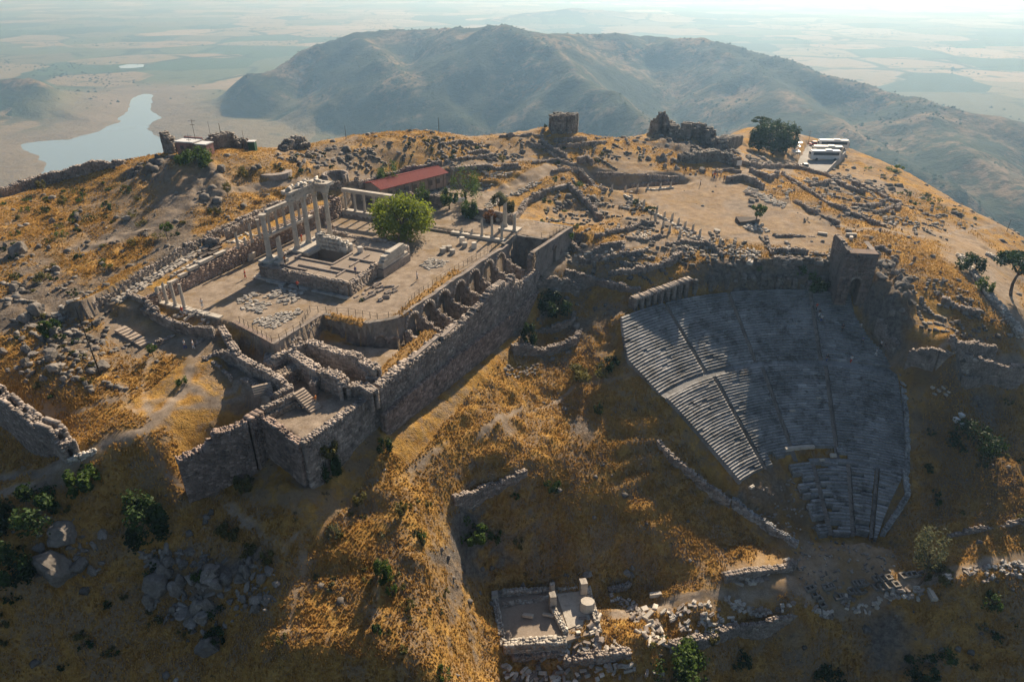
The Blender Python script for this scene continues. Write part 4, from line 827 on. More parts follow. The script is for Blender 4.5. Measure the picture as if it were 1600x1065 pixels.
# ---- court edge with arched vault mouths
def arch_facade(par, name, pA, pB, ztop, zbot, arches, depth, mat, thick=.8, rag=.25, shd=.5):
    """wall from pA to pB (x,y) with arched openings [(s_center, halfwidth, z_spring)], tunnels running back (left of A->B)"""
    L = math.hypot(pB[0] - pA[0], pB[1] - pA[1]); ux, uy = (pB[0] - pA[0]) / L, (pB[1] - pA[1]) / L; nx, ny = -uy, ux
    def W(s, t, z): return (pA[0] + ux * s + nx * t - par.location[0], pA[1] + uy * s + ny * t - par.location[1], z - par.location[2])
    V = []; Fc = []; sh = []
    def quad(a, b, c, d):
        i = len(V); V.extend([a, b, c, d]); Fc.append((i, i + 1, i + 2, i + 3))
    def top(s): return ztop + rag * float(fbm(np.array(s * 1.0), np.array(7.7), 2.2, 3, int(pA[0] * 7) % 91))
    edges = [0.0]; seg = 10
    for c, hw, zs in arches: edges += [c - hw - .02, c + hw + .02]
    edges.append(L)
    for i in range(0, len(edges), 2):
        s0, s1 = edges[i], edges[i + 1]
        if s1 - s0 < .02: continue
        n = max(1, int((s1 - s0) / .7)); m_ = max(1, int((ztop - zbot) / .7))
        for q in range(n):
            a, b = s0 + (s1 - s0) * q / n, s0 + (s1 - s0) * (q + 1) / n
            for r in range(m_):
                f0, f1 = r / m_, (r + 1) / m_
                za0, za1, zb0, zb1 = [zbot + (top(s) - zbot) * f for s, f in ((a, f0), (a, f1), (b, f0), (b, f1))]
                j = lambda s, z: .10 * float(vnoise(np.array(s * 1.7), np.array(z * 1.9), 3))
                quad(W(a, j(a, za0), za0), W(b, j(b, zb0), zb0), W(b, j(b, zb1), zb1), W(a, j(a, za1), za1))
            quad(W(a, 0, top(a)), W(b, 0, top(b)), W(b, thick, top(b)), W(a, thick, top(a)))
    for c, hw, zs in arches:
        pts = [(c - hw, zbot)] + [(c - hw * math.cos(math.pi * k / seg), zs + hw * math.sin(math.pi * k / seg)) for k in range(seg + 1)] + [(c + hw, zbot)]
        for k in range(1, len(pts) - 2):
            (s0, z0), (s1, z1) = pts[k], pts[k + 1]; quad(W(s0, 0, z0), W(s1, 0, z1), W(s1, 0, top(s1)), W(s0, 0, top(s0)))
            quad(W(s0, 0, top(s0)), W(s1, 0, top(s1)), W(s1, thick, top(s1)), W(s0, thick, top(s0)))
        for k in range(len(pts) - 1):
            (s0, z0), (s1, z1) = pts[k], pts[k + 1]; quad(W(s0, 0, z0), W(s0, depth, z0), W(s1, depth, z1), W(s1, 0, z1))
        i = len(V); V.extend([W(s, depth - .02, z) for s, z in pts]); Fc.append(tuple(range(i, i + len(pts))))
        # arch ring of voussoirs
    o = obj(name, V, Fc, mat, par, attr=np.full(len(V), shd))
    bx = Boxes(); yaw = math.atan2(uy, ux)
    for c, hw, zs in arches:
        n = 11
        for k in range(n):
            an = math.pi * (k + .5) / n; s = c - (hw + .22) * math.cos(an); z = zs + (hw + .22) * math.sin(an)
            wp = (pA[0] + ux * s + nx * .02, pA[1] + uy * s + ny * .02, z); bx.add(wp, (.26, .22, (hw + .25) * math.pi / n / 2), yaw, random.uniform(.45, .8), .02, (0, an))
    if arches: pchild(bx.build('arch_stones', M_WALL, kind='stuff'), par)
    return o
ce = empty('vaulted_substructure', LW(82, -57.4, -6), 'row of open arched vaults under the right edge of the temple court', 'vaults')
A0 = LW(82, -57.35, 0); A1 = LW(119.5, -54.9, 0)
ARCH_S = [4.0, 8.4, 13.2, 18.6, 23.6, 29.0, 33.8]
arch_facade(ce, 'arched_wall', A0, A1, .18, -7, [(s, 1.95 if k % 3 else 1.7, -2.45) for k, s in enumerate(ARCH_S)], 4.5, M_WALL, rag=.3)
# spur walls between the vaults, sloping down to the great wall
for k in range(len(ARCH_S) + 1):
    s = (ARCH_S[k - 1] + 2.3) if k else 1.7
    a_ = 82 + s; b0 = float(VB0(a_)) + .3; b1 = float(WB(a_)) - .8; bx = Boxes(); n = 5
    for q in range(n):
        t0, t1 = q / n, (q + 1) / n; zt = -1.7 - 2.9 * ((t0 + t1) / 2) ** .45 + random.uniform(-.2, .2)
        masonry(bx, [LW(a_, b0 + (b1 - b0) * t0, zt), LW(a_ + .01, b0 + (b1 - b0) * t1, zt)], -6.8, .7, bl=.6, bh=.38, ragged=.3, jit=.05, shade=(.3, .9), white=.1)
    pchild(bx.build('spur_wall', M_WALL), ce)
# inner back wall facing of great wall is the wall itself. Left shaded face and the fenced tongue
ce2 = empty('court_edge_wall', LW(78.7, -69, -4), 'tall shaded wall face below the fence, left of the vault row', 'wall')
arch_facade(ce2, 'wall_face', LW(78.5, -69.2, 0), LW(78.9, -60.4, 0), .1, -5, [], 2, M_ROCK, rag=.4)
arch_facade(ce2, 'wall_face', LW(78.9, -60.5, 0), LW(82.1, -57.3, 0), .1, -6.5, [(1.5, .8, -3.2), (3.6, .7, -3.8)], 2, M_ROCK, rag=.4)
arch_facade(ce2, 'wall_face', LW(67.4, -69.4, 0), LW(78.5, -69.2, 0), .12, -4.4, [(4.2, 1.15, -2.4), (8.6, 1.35, -2.2)], 2.5, M_WALL, rag=.12)
arch_facade(ce2, 'wall_face', LW(70.4, -80.6, 0), LW(67.4, -69.4, 0), .1, -4.4, [], 2.5, M_REDWALL, rag=.1)
mound('golden dry turf overhanging the shaded wall left of the vaults', 77.9, 80.0, -68.5, -61.5, .0, .45)
mound('band of golden dry turf along the court edge over the vault mouths', 83, 104, -59.0, -57.2, .0, .45)

# ---- the tower terrace in front (lower, sunlit court with stairs)
tw = empty('lower_terrace', P(470, 692, -10), 'corner bastion with a flat sunlit yard, at the near end of the great wall', 'bastion')
C1, C2, C0, CB = P(470, 692, -4.3), P(587, 610, -4.3), P(408, 648, -3.6), P(590, 590, -4.3)
bx = Boxes(); bt = lambda a, b, **k: masonry(bx, [a, b], -13.2, 1.1, bl=.55, bh=.3, jit=.035, **k)
bt(C1, C2, ragged=.12, white=.1, shade=(.3, .75)); bt((C2[0], C2[1], -4.3), LW(70.5, -51.6, -3), ragged=.2)
pchild(bx.build('front_masonry', M_WALL, kind='stuff'), tw)
bx = Boxes(); bt(C0, C1, ragged=.25, shade=(.2, .7)); pchild(bx.build('side_masonry', M_REDWALL, kind='stuff'), tw)
CL = P(277, 722, -6.6); CM = P(330, 680, -4.2)
wall('city_wall', 'rough stone wall climbing from the lower left up to the bastion, below the golden mound', [CL, CM, P(385, 655, -3.0), (C0[0], C0[1], -2.8)], 1.4, -13, M_REDWALL, px=False, ragged=.5, white=.12, jit=.05, group=GRP_W)
def pw(label, pts, zb=-6.0, thick=.9, mat=None, **k):
    k.setdefault('ragged', .25); return wall('ruin_wall', label, [P(*p) for p in pts], thick, zb, mat or M_WALL, px=False, **k)
# maze of rooms between court and bastion
pw('thick rubble wall along the far side of the walled room above the yard', [(478,532,-.9),(560,556,-1.0),(590,577,-1.6)], -5, 1.5, shade=(.35, .95), jit=.07)
pw('rubble wall on the left side of the walled room above the yard', [(486,530,-1),(452,547,-1.2),(417,566,-1.6)], -5, 1.2, shade=(.35, .9), jit=.07)
pw('broad tumbled wall on the near side of the walled room, with a white sign', [(452,547,-1.2),(490,572,-1.3),(535,590,-1.7),(538,605,-2.4)], -5.5, 1.6, shade=(.35, .9), jit=.08)
pw('short wall standing on the right of the doorway beside the yard', [(560,566,-1.8),(580,580,-2.2),(576,592,-3)], -5.5, 1.3, shade=(.3, .8))
pw('wall with golden turf on top at the right corner of the yard', [(540,603,-3.0),(566,600,-2.8),(585,612,-2.9)], -6, 1.5)
pw('curving thick wall stepping down from the court entrance through the ruins', [(345,510,-.6),(356,528,-.8),(372,552,-1.1),(398,570,-1.5),(425,585,-1.9),(447,600,-2.2)], -5.6, 1.1, shade=(.3, .9))
pw('small room wall running left from the curving thick wall', [(372,552,-1.1),(340,548,-1.6),(318,560,-2.4)], -5.6, .9)
pw('low thick wall with flat top in the shaded hollow under the stone pile', [(417,566,-1.9),(420,552,-1.8),(445,548,-1.4)], -5.6, 1.1)
pw('flat-topped block wall in the middle of the ruined rooms', [(434,586,-2.4),(470,566,-2.2)], -5.6, 2.0, M_PAVE)
pw('ruined wall from the flat-topped block to the stairs of the yard', [(447,600,-2.2),(455,603,-2.4),(430,618,-2.6)], -5.6, .8)
pw('straight wall on the left of the yard stairs', [(488,600,-2.6),(498,580,-2.4)], -6, 1.0)
pw('wall along the left side of the yard behind the narrow trench', [(410,640,-3.0),(462,613,-2.7)], -6, .8)
pw('low pale kerb wall lining the narrow trench in the yard', [(415,652,-3.9),(462,626,-3.6),(470,634,-4.0)], -6, .5, M_PAVE)
pw('narrow ledge wall dropping past the small steps at the path edge', [(380,590,-3.0),(408,606,-3.2),(428,618,-3.4)], -6, .8)
pw('low wall beside the path above the small golden plot', [(316,558,-2.5),(345,575,-3.0),(362,590,-3.2)], -6, .5)
pw('short low wall on the path to the court entrance, by two walkers', [(318,528,-1.3),(300,538,-1.6)], -3.5, .6)
pw('short wall in the golden slope left of the court entrance', [(238,540,-1.6),(272,520,-1.2)], -3.2, .6)
def stairs(label, p0, p1, width, n, mat=None):
    e = empty('stone_stairs', p1, label, 'stairs'); dx, dy, dz = [p0[i] - p1[i] for i in range(3)]; yaw = math.atan2(dy, dx); L = math.hypot(dx, dy)
    me = box_mesh('step', (L / n + .12, width, .5), mat or M_PAVE, .02)
    at = me.attributes.new('shade', 'FLOAT', 'POINT'); at.data.foreach_set('value', np.full(8, .9, np.float32))
    for k in range(n):
        o = bpy.data.objects.new('step', me); COL.objects.link(o); o.parent = e; t = (k + .5) / n; o.location = (dx * t, dy * t, dz * (k + 1) / n - .5); o.rotation_euler = (0, 0, yaw)
    return e
stairs('flight of pale stairs leading down into the sunlit yard of the bastion', P(466, 610, -2.4), P(494, 640, -4.45), 1.9, 9)
stairs('short flight of small steps at the end of the path, left of the ruined rooms', P(408, 600, -2.5), P(412, 614, -3.4), 2.6, 4)
stairs('broad low steps of dark stone on the slope left of the court', P(187, 512, -1.0), P(229, 538, -2.3), 1.8, 8)
sign('white sign on the tumbled wall above the yard', P(517, 600, -3.6), .9, .9, .3, .25, False)

# ---- far end: tall wall with arched window over the deep pit
fe = empty('end_building', LW(124, -48.4, -5), 'high wall with one arched window, at the far end of the great wall', 'building')
E0 = LW(117.8, -48.3, 0); E1 = LW(134.5, -46.6, 0); 
fw = arch_facade(fe, 'window_wall', E0, E1, .35, -8.5, [(1.9, .65, -6.0), (8.3, .62, -1.9)], 1.2, M_WALL, rag=.06)
arch_facade(fe, 'end_wall', E1, LW(134.5, -56, 0), .35, -5, [], 1, M_WALL, rag=.06)
arch_facade(fe, 'pit_face', LW(124.7, -55.4, 0), LW(124.7, -49.6, 0), .3, -7, [], 1, M_ROCK, rag=.2)
arch_facade(fe, 'pit_face', LW(118.4, -55.4, 0), LW(124.7, -55.5, 0), .6, -7, [], 1, M_ROCK, rag=.2)
bx = Boxes(); masonry(bx, [LW(117.7, -49.6, -1.6), LW(119.3, -49.6, -.4), LW(120.4, -49.8, -2.2)], -8, .9, ragged=.8, jit=.08); pchild(bx.build('broken_pier', M_WALL), fe)

# ---- metal railing along the court edge: posts and wires
def fence(label, pts, h=1.1, step=1.3):
    e = empty('wire_fence', pts[0], label, 'fence', 'low wire fences')
    me = box_mesh('post', (.07, .07, h), M_METAL, 0); last = None
    for i in range(len(pts) - 1):
        a, b = pts[i], pts[i + 1]; L = math.hypot(b[0] - a[0], b[1] - a[1]); n = max(1, int(L / step)); yaw = math.atan2(b[1] - a[1], b[0] - a[0])
        for k in range(n):
            t = k / n; o = bpy.data.objects.new('post', me); COL.objects.link(o); o.parent = e; o.location = [a[q] + (b[q] - a[q]) * t - pts[0][q] for q in range(3)]
        for z in (.5, 1.0):
            o = link('wire', box_mesh('wire', (L, .025, .025), M_METAL, 0), None, e); o.location = [(a[q] + b[q]) / 2 - pts[0][q] for q in range(2)] + [(a[2] + b[2]) / 2 - pts[0][2] + z * h]; o.rotation_euler = (0, -math.atan2(b[2] - a[2], L), yaw)
fence('long wire fence along the right edge of the temple court above the vaults', [P(510,489,.05), P(545,491,.05), P(590,499,.05), P(625,494,.05), LW(90,-58.9,.05), LW(100,-58.6,.05), LW(110,-57.4,.05), LW(119,-56,.05)])
fence('wire fence round the stone pile on the tongue of the court', [P(375,504,.1), P(425,535,.1), P(437,532,.1), P(470,512,.1), P(485,487,.1), P(510,489,.1)])
fence('wire fence on the roofed end of the great wall beside the arched window', [LW(125.4,-50.2,.3), LW(126,-48.6,.3), LW(133.5,-47.8,.3)])

# ================================================================= THEATRE
th_ = empty('ancient_theatre', (TC[0], TC[1], -38), 'steep fan-shaped ancient theatre with curved stone seat rows, on the shaded slope', 'theatre')
R_T = [0, 14.6, 25.0, 26.4, 41.2, 43.2, 56.8]; Z_T = [-38, -37.6, -30.0, -29.4, -19.3, -18.6, -9.9]
def lims(r, sec):
    if sec == 2: return (np.interp(r, [25, 42], [131, 134.3]), np.interp(r, [25, 42], [59, 66.5]))
    if sec == 3:
        return (np.interp(r, [42, 50, 57], [134.6, 135.4, 129]), np.interp(r, [42, 45, 48, 52, 57], [66.5, 69, 73, 76, 77]))
    return (np.interp(r, [15, 25], [103, 105.5]), np.interp(r, [15, 25], [65.5, 59.5]))
AIS = {3: [117.7, 102.4, 84.8], 2: [116.5, 101.5, 84.0], 1: [95, 80.2, 69]}
def row(r0, r1, z0, z1, a0, a1, sec, breaks, ruin=0):
    """one curved bench per wedge: long blocks, the stairs left free"""
    cuts = sorted([a0, a1] + [b_ for b_ in breaks if a1 < b_ < a0], reverse=True)
    for w_ in range(len(cuts) - 1):
        ta = cuts[w_] - (.45 / r0 * 57.3 if w_ else 0); tb = cuts[w_ + 1] + (.45 / r0 * 57.3 if w_ < len(cuts) - 2 else 0)
        if ta - tb < 1: continue
        V = []; Fc = []; sh = []; n = max(1, int((ta - tb) * math.pi / 180 * r0 / 1.25)); rs = random.Random(int(r0 * 100) + w_); cutl = [ta + (tb - ta) * min(1, max(0, (k + (rs.uniform(-.3, .3) if 0 < k < n else 0)) / n)) for k in range(n + 1)]; prev = None; sag = 0
        for k in range(n):
            t0, t1 = cutl[k], cutl[k + 1]; mid = (t0 + t1) / 2
            if ruin and rs.random() < ruin * (1.5 if mid > 88 else .5): prev = None; continue
            sag = sag * .7 + rs.gauss(0, .02); dz = sag - (rs.random() < .04) * rs.uniform(.08, .25) + (rs.gauss(0, .07) if ruin else 0); dr = rs.gauss(0, .02) + (rs.gauss(0, .07) if ruin else 0); i = len(V)
            for (rr_, zz) in ((r0 + dr, z0 - .9), (r0 + dr, z1 + dz), (r1 + .02, z1 + dz - .02)):
                for tt in (t0 + .02, t1 - .02): V.append((rr_ * math.cos(math.radians(tt)), rr_ * math.sin(math.radians(tt)), zz + 38))
            V += [(r1 * math.cos(math.radians(tt)), r1 * math.sin(math.radians(tt)), z0 - .9 + 38) for tt in (t0 + .02, t1 - .02)]
            q4 = [(i + 1, i, i + 2, i + 3), (i + 3, i + 2, i + 4, i + 5), (i, i + 6, i + 4, i + 2), (i + 7, i + 1, i + 3, i + 5)]
            Fc += [f[::-1] for f in q4]; s_ = rs.uniform(.40, .56) if rs.random() > .03 else rs.uniform(.65, .85); sh += [s_ - .2, s_ + .12, s_, s_]  # risers darker, treads lighter: light and shade put into the colour
            if prev is not None: Fc.append((prev + 3, i + 2, i + 4, prev + 5)); sh.append(s_)
            prev = i
        if not Fc: continue
        key = (sec, w_, a0 > 110, a1 < 90)
        if key not in WEDGE: WEDGE[key] = ([], [], [], []); 
        WEDGE[key][0].append((V, Fc, sh))
WEDGE = {}
for sec, ra, rb, nr, ruin in [(3, 43.0, 56.8, 27, 0), (2, 25.9, 41.8, 35, 0), (1, 14.8, 25.2, 21, .2)]:
    for k in range(nr):
        r0 = ra + (rb - ra) * k / nr; r1 = ra + (rb - ra) * (k + 1) / nr
        z0 = np.interp(r0, R_T, Z_T); z1 = np.interp(r1, R_T, Z_T); a0, a1 = lims((r0 + r1) / 2, sec)
        if sec == 2 and k < 4: row(r0, r1, z0, z1, a0, 112.5, sec, AIS[sec]); row(r0, r1, z0, z1, 84.0 if k > 1 else 80, a1, sec, AIS[sec]); (k > 1) and row(r0, r1, z0, z1, 112.5, 97, sec, AIS[sec], .3)
        else: row(r0, r1, z0, z1, a0, a1, sec, AIS[sec], ruin)
    for b_ in AIS[sec]:
        V = []; Fc = []; n = nr * 2
        for k in range(n):
            r0 = ra + (rb - ra) * k / n; r1 = ra + (rb - ra) * (k + 1) / n; z0, z1 = np.interp([r0, r1], R_T, Z_T); hw = .42; ca, sa = math.cos(math.radians(b_)), math.sin(math.radians(b_)); i = len(V)
            for rr_, zz in ((r0, z0 - .5), (r0, z1 - .22), (r1, z1 - .22)):
                for s in (-1, 1): V.append((rr_ * ca - s * hw * -sa * -1 * -1, rr_ * sa + s * hw * ca * 1 * 1, zz + 38))
            Fc += [(i, i + 1, i + 3, i + 2), (i + 2, i + 3, i + 5, i + 4)]
        V = [(x, y, z) for x, y, z in V]; obj('stairway', V, Fc, M_WALL, th_, attr=np.full(len(Fc), .45))
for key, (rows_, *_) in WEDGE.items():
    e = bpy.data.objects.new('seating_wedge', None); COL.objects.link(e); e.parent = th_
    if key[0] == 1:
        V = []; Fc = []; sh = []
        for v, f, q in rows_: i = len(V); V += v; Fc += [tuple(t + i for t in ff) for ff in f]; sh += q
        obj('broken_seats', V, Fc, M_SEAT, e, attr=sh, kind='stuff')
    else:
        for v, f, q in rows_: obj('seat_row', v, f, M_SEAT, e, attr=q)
def ring(name, r0, r1, z0, z1, a0, a1, mat, drop=1.0, rag=0, shd=.5):
    n = int((a0 - a1) / 1.2); V = []; Fc = []
    for k in range(n + 1):
        t = math.radians(a0 + (a1 - a0) * k / n); j = rag * random.uniform(-1, 1)
        for rr_, zz in ((r0, z0 - drop), (r0, z0 + j), (r1, z1 + j), (r1, z1 - drop)): V.append((rr_ * math.cos(t), rr_ * math.sin(t), zz + 38))
    for k in range(n):
        i = k * 4; Fc += [(i, i + 4, i + 5, i + 1), (i + 1, i + 5, i + 6, i + 2), (i + 2, i + 6, i + 7, i + 3)]
    return obj(name, V, [f for f in Fc], mat, th_, attr=np.full(len(Fc), shd))
ring('walkway', 41.6, 43.1, -19.15, -18.85, 134.6, 66.4, M_SEAT, shd=.34); ring('walkway', 25.1, 26.0, -29.9, -29.75, 96, 59.4, M_SEAT, rag=.05, shd=.3)
# side wall strips of the seating and the two long walls below
def edge_strip(label, pts, wd, hgt_, mat=M_SEAT, name='edge_wall', **k):
    return wall(name, label, pts, wd, 'g', mat, group=GRP_W, **k)
def tpt(r, ang, dz=0): z = float(np.interp(r, R_T, Z_T)); return (TC[0] + r * math.cos(math.radians(ang)), TC[1] + r * math.sin(math.radians(ang)), z + dz)
wall('parapet_wall', 'straight pale kerb along the right-hand edge of the theatre seats', [tpt(r, float(lims(r, 2)[1]) - .9, .25) for r in (25.4, 29, 33, 37, 41, 42.6)], .7, [float(np.interp(r, R_T, Z_T)) - 1.5 for r in (25.4, 29, 33, 37, 41, 42.6)], M_SEAT, px=False, ragged=.05, shade=(.4, .7), bl=1.1)
wall('retaining_wall', 'low stone wall on the right of the lower seats, bending down to the stage floor', [(1412,735,.7),(1418,775,.8),(1403,800,.9),(1378,838,1.0)], .8, mat=M_SEAT, ragged=.15, shade=(.4, .9))
wall('retaining_wall', 'long wall descending the slope left of the theatre to the stage floor, upper part', [(1028,690,.5),(1045,715,1.1),(1085,750,1.4),(1140,790,1.2)], .9, mat=M_WALL, ragged=.15, shade=(.3, .9))
wall('retaining_wall', 'lower part of the long wall on the left, ending at the stage floor', [(1143,787,1.4),(1190,820,1.2),(1245,856,1.1)], .8, mat=M_SEAT, ragged=.15, shade=(.3, .9))
wall('retaining_wall', 'short rubble wall lying across the golden slope left of the theatre', [(708,782,.8),(760,768,1.2),(800,752,1.1),(822,740,.7)], .8, mat=M_WALL, ragged=.3, white=.1)
# marble seat of honour
so = empty('marble_bench', tpt(27.5, 98, .1), 'long white marble bench in the middle of the lower edge of the intact seats', 'bench')
for k, (t_, ln) in enumerate([(101.5, 3.0), (95.5, 2.6)]):
    p = tpt(27.4, t_, .2); o = link('seat_slab', box_mesh('seat_slab', (ln, .7, .55), M_PALE, .04, k), None, so); o.location = [p[q] - so.location[q] for q in range(3)]; o.rotation_euler = (0, 0, math.radians(t_ - 90))
for r_, t_, lb in [(33.5,97,'white slab lying on the seats above the marble bench'),(35.5,87.5,'small white slab left of the right-hand lower stairway'),(25.2,91,'white block on the lower walkway right of the bench'),(24.0,129,'white boulder-like block at the bottom left tip of the seats'),(26,86,'narrow pale slab on the lower walkway by the stairs')]:
    p = tpt(r_, t_, .25); piece('marble_block', lb, 'stone block', 'blocks lying in the theatre', p[0], p[1], p[2], math.radians(t_ - 90), M_PALE, BLK, .8)
# gate tower
gt = empty('gate_tower', P(1330, 468, -10.2), 'dark square stone tower with a tall arched doorway at the top of the theatre', 'tower')
gx, gy, gz = gt.location
ta = math.radians(-7); tu = (math.cos(ta), math.sin(ta)); tn = (math.sin(ta) * -1, math.cos(ta))
def TW(u, v): return (gx + tu[0] * u + tn[0] * v, gy + tu[1] * u + tn[1] * v)
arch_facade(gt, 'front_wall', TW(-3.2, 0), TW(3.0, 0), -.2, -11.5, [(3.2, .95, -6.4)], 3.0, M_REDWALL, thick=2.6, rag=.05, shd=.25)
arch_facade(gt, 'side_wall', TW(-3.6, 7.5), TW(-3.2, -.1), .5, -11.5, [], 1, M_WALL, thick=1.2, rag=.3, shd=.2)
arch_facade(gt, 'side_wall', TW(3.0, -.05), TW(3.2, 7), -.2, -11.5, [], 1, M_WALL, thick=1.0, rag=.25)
bx = Boxes()
for s0, s1 in ((-3.2, -.98), (.98, 3.0)):
    z = -11
    while z < -.8:
        q = s0
        while q < s1 - .1:
            w_ = min(random.uniform(.6, 1.2), s1 - q); x, y = TW(q + w_ / 2, -.08); bx.add((x, y, z + .22), (w_ / 2 - .02, .13 + random.random() * .05, .2), ta, random.uniform(.1, .5), .02); q += w_
        z += .45
z = -5
while z < -.6:
    q = -.95
    while q < .9: w_ = min(.75, .95 - q); x, y = TW(q + w_ / 2, -.08); bx.add((x, y, z + .22), (w_ / 2 - .02, .14, .2), ta, random.uniform(.1, .45), .02); q += w_
    z += .45
pchild(bx.build('facing_blocks', M_REDWALL, kind='stuff'), gt)
bx = Boxes(); masonry(bx, [(*TW(-3.4, 7.2), .6), (*TW(-3.1, 3), 1.0), (*TW(-2.6, .5), .4)], -1.5, .8, ragged=.7, jit=.07); pchild(bx.build('broken_crown', M_WALL), gt)
# buttressed wall at the upper left of the theatre
bw = empty('buttressed_wall', P(985, 482, -11.5), 'dark retaining wall with nine square buttresses, above the left end of the seats', 'wall')
BP = [(-.0, P(985,466,-8.3)), (1, P(1030,450,-7.4)), (2, P(1075,434,-6.6))]
bx = Boxes(); masonry(bx, [p for _, p in BP], -14, 1.0, ragged=.1, shade=(.1, .5)); pchild(bx.build('wall_masonry', M_WALL, kind='stuff'), bw)
dx, dy = BP[2][1][0] - BP[0][1][0], BP[2][1][1] - BP[0][1][1]; Lb = math.hypot(dx, dy); yb = math.atan2(dy, dx)
for k in range(9):
    t = (k + .3) / 9; x = BP[0][1][0] + dx * t + math.sin(yb) * .9; y = BP[0][1][1] + dy * t - math.cos(yb) * .9; zt = -8.3 + 1.7 * t
    bx = Boxes()
    z = -12.6
    while z < zt: bx.add((x, y, z + .25), (.32, .62, .25), yb, random.uniform(.4, .65), .02); z += .5
    pchild(bx.build('buttress', M_WALL), bw)

bx = Boxes()
for k in range(26):
    t = (k + .5) / 26; bx.add((BP[0][1][0] + dx * t + math.sin(yb) * .75, BP[0][1][1] + dy * t - math.cos(yb) * .75, -8.15 + 1.7 * t + random.uniform(-.05, .08)), (Lb / 52 - .01, .85, .22), yb + random.uniform(-.03, .03), random.uniform(.5, .8), .05)
pchild(bx.build('coping_course', M_WALL), bw)
# ================================================================= ROCKS AND STONES
import bmesh
def rock_mesh(seed, sx=1, sy=1, sz=1, n=15):
    rs = random.Random(seed); bm = bmesh.new(); bmesh.ops.create_icosphere(bm, subdivisions=3 if n > 15 else 2, radius=1)
    pl = []
    for k in range(n // 2 + 3): v = Vector((rs.gauss(0, 1), rs.gauss(0, 1), rs.gauss(0, 1))).normalized(); pl.append((v, rs.uniform(.5, .9)))
    for v in bm.verts:
        d = v.co.normalized(); r = min([1.05] + [h / d.dot(p) for p, h in pl if d.dot(p) > .2]); c = np.array([d.x, d.y, d.z])
        r *= 1 + .07 * float(vnoise(np.array(d.x * 2.3 + seed), np.array(d.y * 2.3 + d.z * 1.7), 9)) + .06 * float(vnoise(np.array(d.x * 6 + seed), np.array(d.z * 6 + d.y * 4), 4)); v.co = Vector((d.x * r * sx, d.y * r * sy, d.z * r * sz))
    me = bpy.data.meshes.new('boulder'); bm.to_mesh(me); bm.free(); me.materials.append(M_ROCK)
    a_ = me.attributes.new('shade', 'FLOAT', 'POINT'); a_.data.foreach_set('value', np.full(len(me.vertices), (.3, .5, .62, .42, .7, .36)[seed % 6], np.float32)); return me
ROCKS = [rock_mesh(s, 1, .8 + .1 * (s % 3), .65 + .12 * (s % 4), 26) for s in range(9)]
SLABS = [rock_mesh(20 + s, 1.2, .55, .5, 12) for s in range(4)]
def boulder(label, group, x, y, r, slab=False, sink=.25, zr=1.0):
    me = random.choice(SLABS if slab else ROCKS); o = bpy.data.objects.new('boulder', me); COL.objects.link(o)
    o.location = (x, y, on(x, y) + r * (.55 - sink)); o.rotation_euler = (random.uniform(-.3, .3), random.uniform(-.3, .3), random.uniform(0, 6.3)); o.scale = (r, r * random.uniform(.8, 1.2), r * zr * random.uniform(.8, 1.25))
    return tag(o, label, 'rock', group)
def rock_field(poly, n, r0, r1, label, group, slab=False, zr=1.0, stuff=None):
    pg = GP(poly); X = [p[0] for p in pg]; Y = [p[1] for p in pg]; k = 0; g = 0
    while k < n and g < n * 30:
        g += 1; x, y = random.uniform(min(X), max(X)), random.uniform(min(Y), max(Y))
        if inpoly(np.array([x]), np.array([y]), pg)[0] and stuff: q = (r0 + (r1 - r0) * random.random() ** 2.2); stuff_piece(stuff, random.choice(SLABS), (x, y, on(x, y) + q * .2), (random.random(), random.random(), random.random() * 6), (q, q, q), M_ROCK); k += 1
        elif inpoly(np.array([x]), np.array([y]), pg)[0]: boulder(label, group, x, y, r0 + (r1 - r0) * random.random() ** 2.2, slab, zr=zr); k += 1
for px, py, r, lb in [(84,893,2.6,'tall pale boulder standing alone in the dark slope at the lower left'),(98,842,1.9,'upright grey boulder above the tall pale one at the lower left'),(127,888,1.4,'squat boulder just right of the tall pale one at the lower left'),(162,838,1.0,'lone grey boulder right of the upright one on the dark slope'),
    (248,918,2.2,'largest round boulder of the outcrop at the lower left'),(262,878,1.2,'pale boulder crowning the outcrop at the lower left'),(328,1012,2.0,'long boulder at the bottom tip of the outcrop'),(290,962,1.5,'reddish boulder low in the outcrop'),(300,975,1.2,'smaller reddish boulder below the other in the outcrop'),
    (30,395,1.9,'dark rounded boulder on the golden hillside at the far left edge'),(120,340,.9,'lone rock on the golden hillside near the skyline wall')]:
    x, y, z = G(px, py); boulder(lb, 'large lone boulders', x, y, r)
rock_field([(215,870),(300,855),(340,900),(330,960),(290,985),(235,950)], 56, .35, 1.25, 'grey boulder packed in the rocky outcrop on the lower left slope', 'boulders of the lower left outcrop', zr=1.35)
rock_field([(210,845),(300,850),(440,880),(440,950),(340,985),(300,1010),(235,950)], 190, .2, .8, None, None, stuff='outcrop_rubble')
rock_field([(60,800),(140,810),(170,900),(60,910)], 50, .2, .7, None, None, stuff='outcrop_rubble')
rock_field([(330,880),(440,900),(430,950),(350,960)], 26, .4, 1.2, 'grey boulder scattered right of the rocky outcrop among low bushes', 'boulders right of the outcrop')
rock_field([(60,820),(130,820),(150,900),(60,900)], 14, .3, .9, 'small boulder lying near the tall pale one on the dark slope', 'small boulders near the tall pale one')
rock_field([(260,228),(400,240),(400,290),(330,315),(170,290),(180,262)], 44, .5, 1.7, 'dark rock of the craggy knoll below the small hut', 'rocks of the knoll below the hut')
rock_field([(0,480),(170,510),(190,600),(60,620),(0,570)], 40, .4, 1.5, 'grey rock in the stony ground left of the court entrance', 'rocks left of the court entrance')
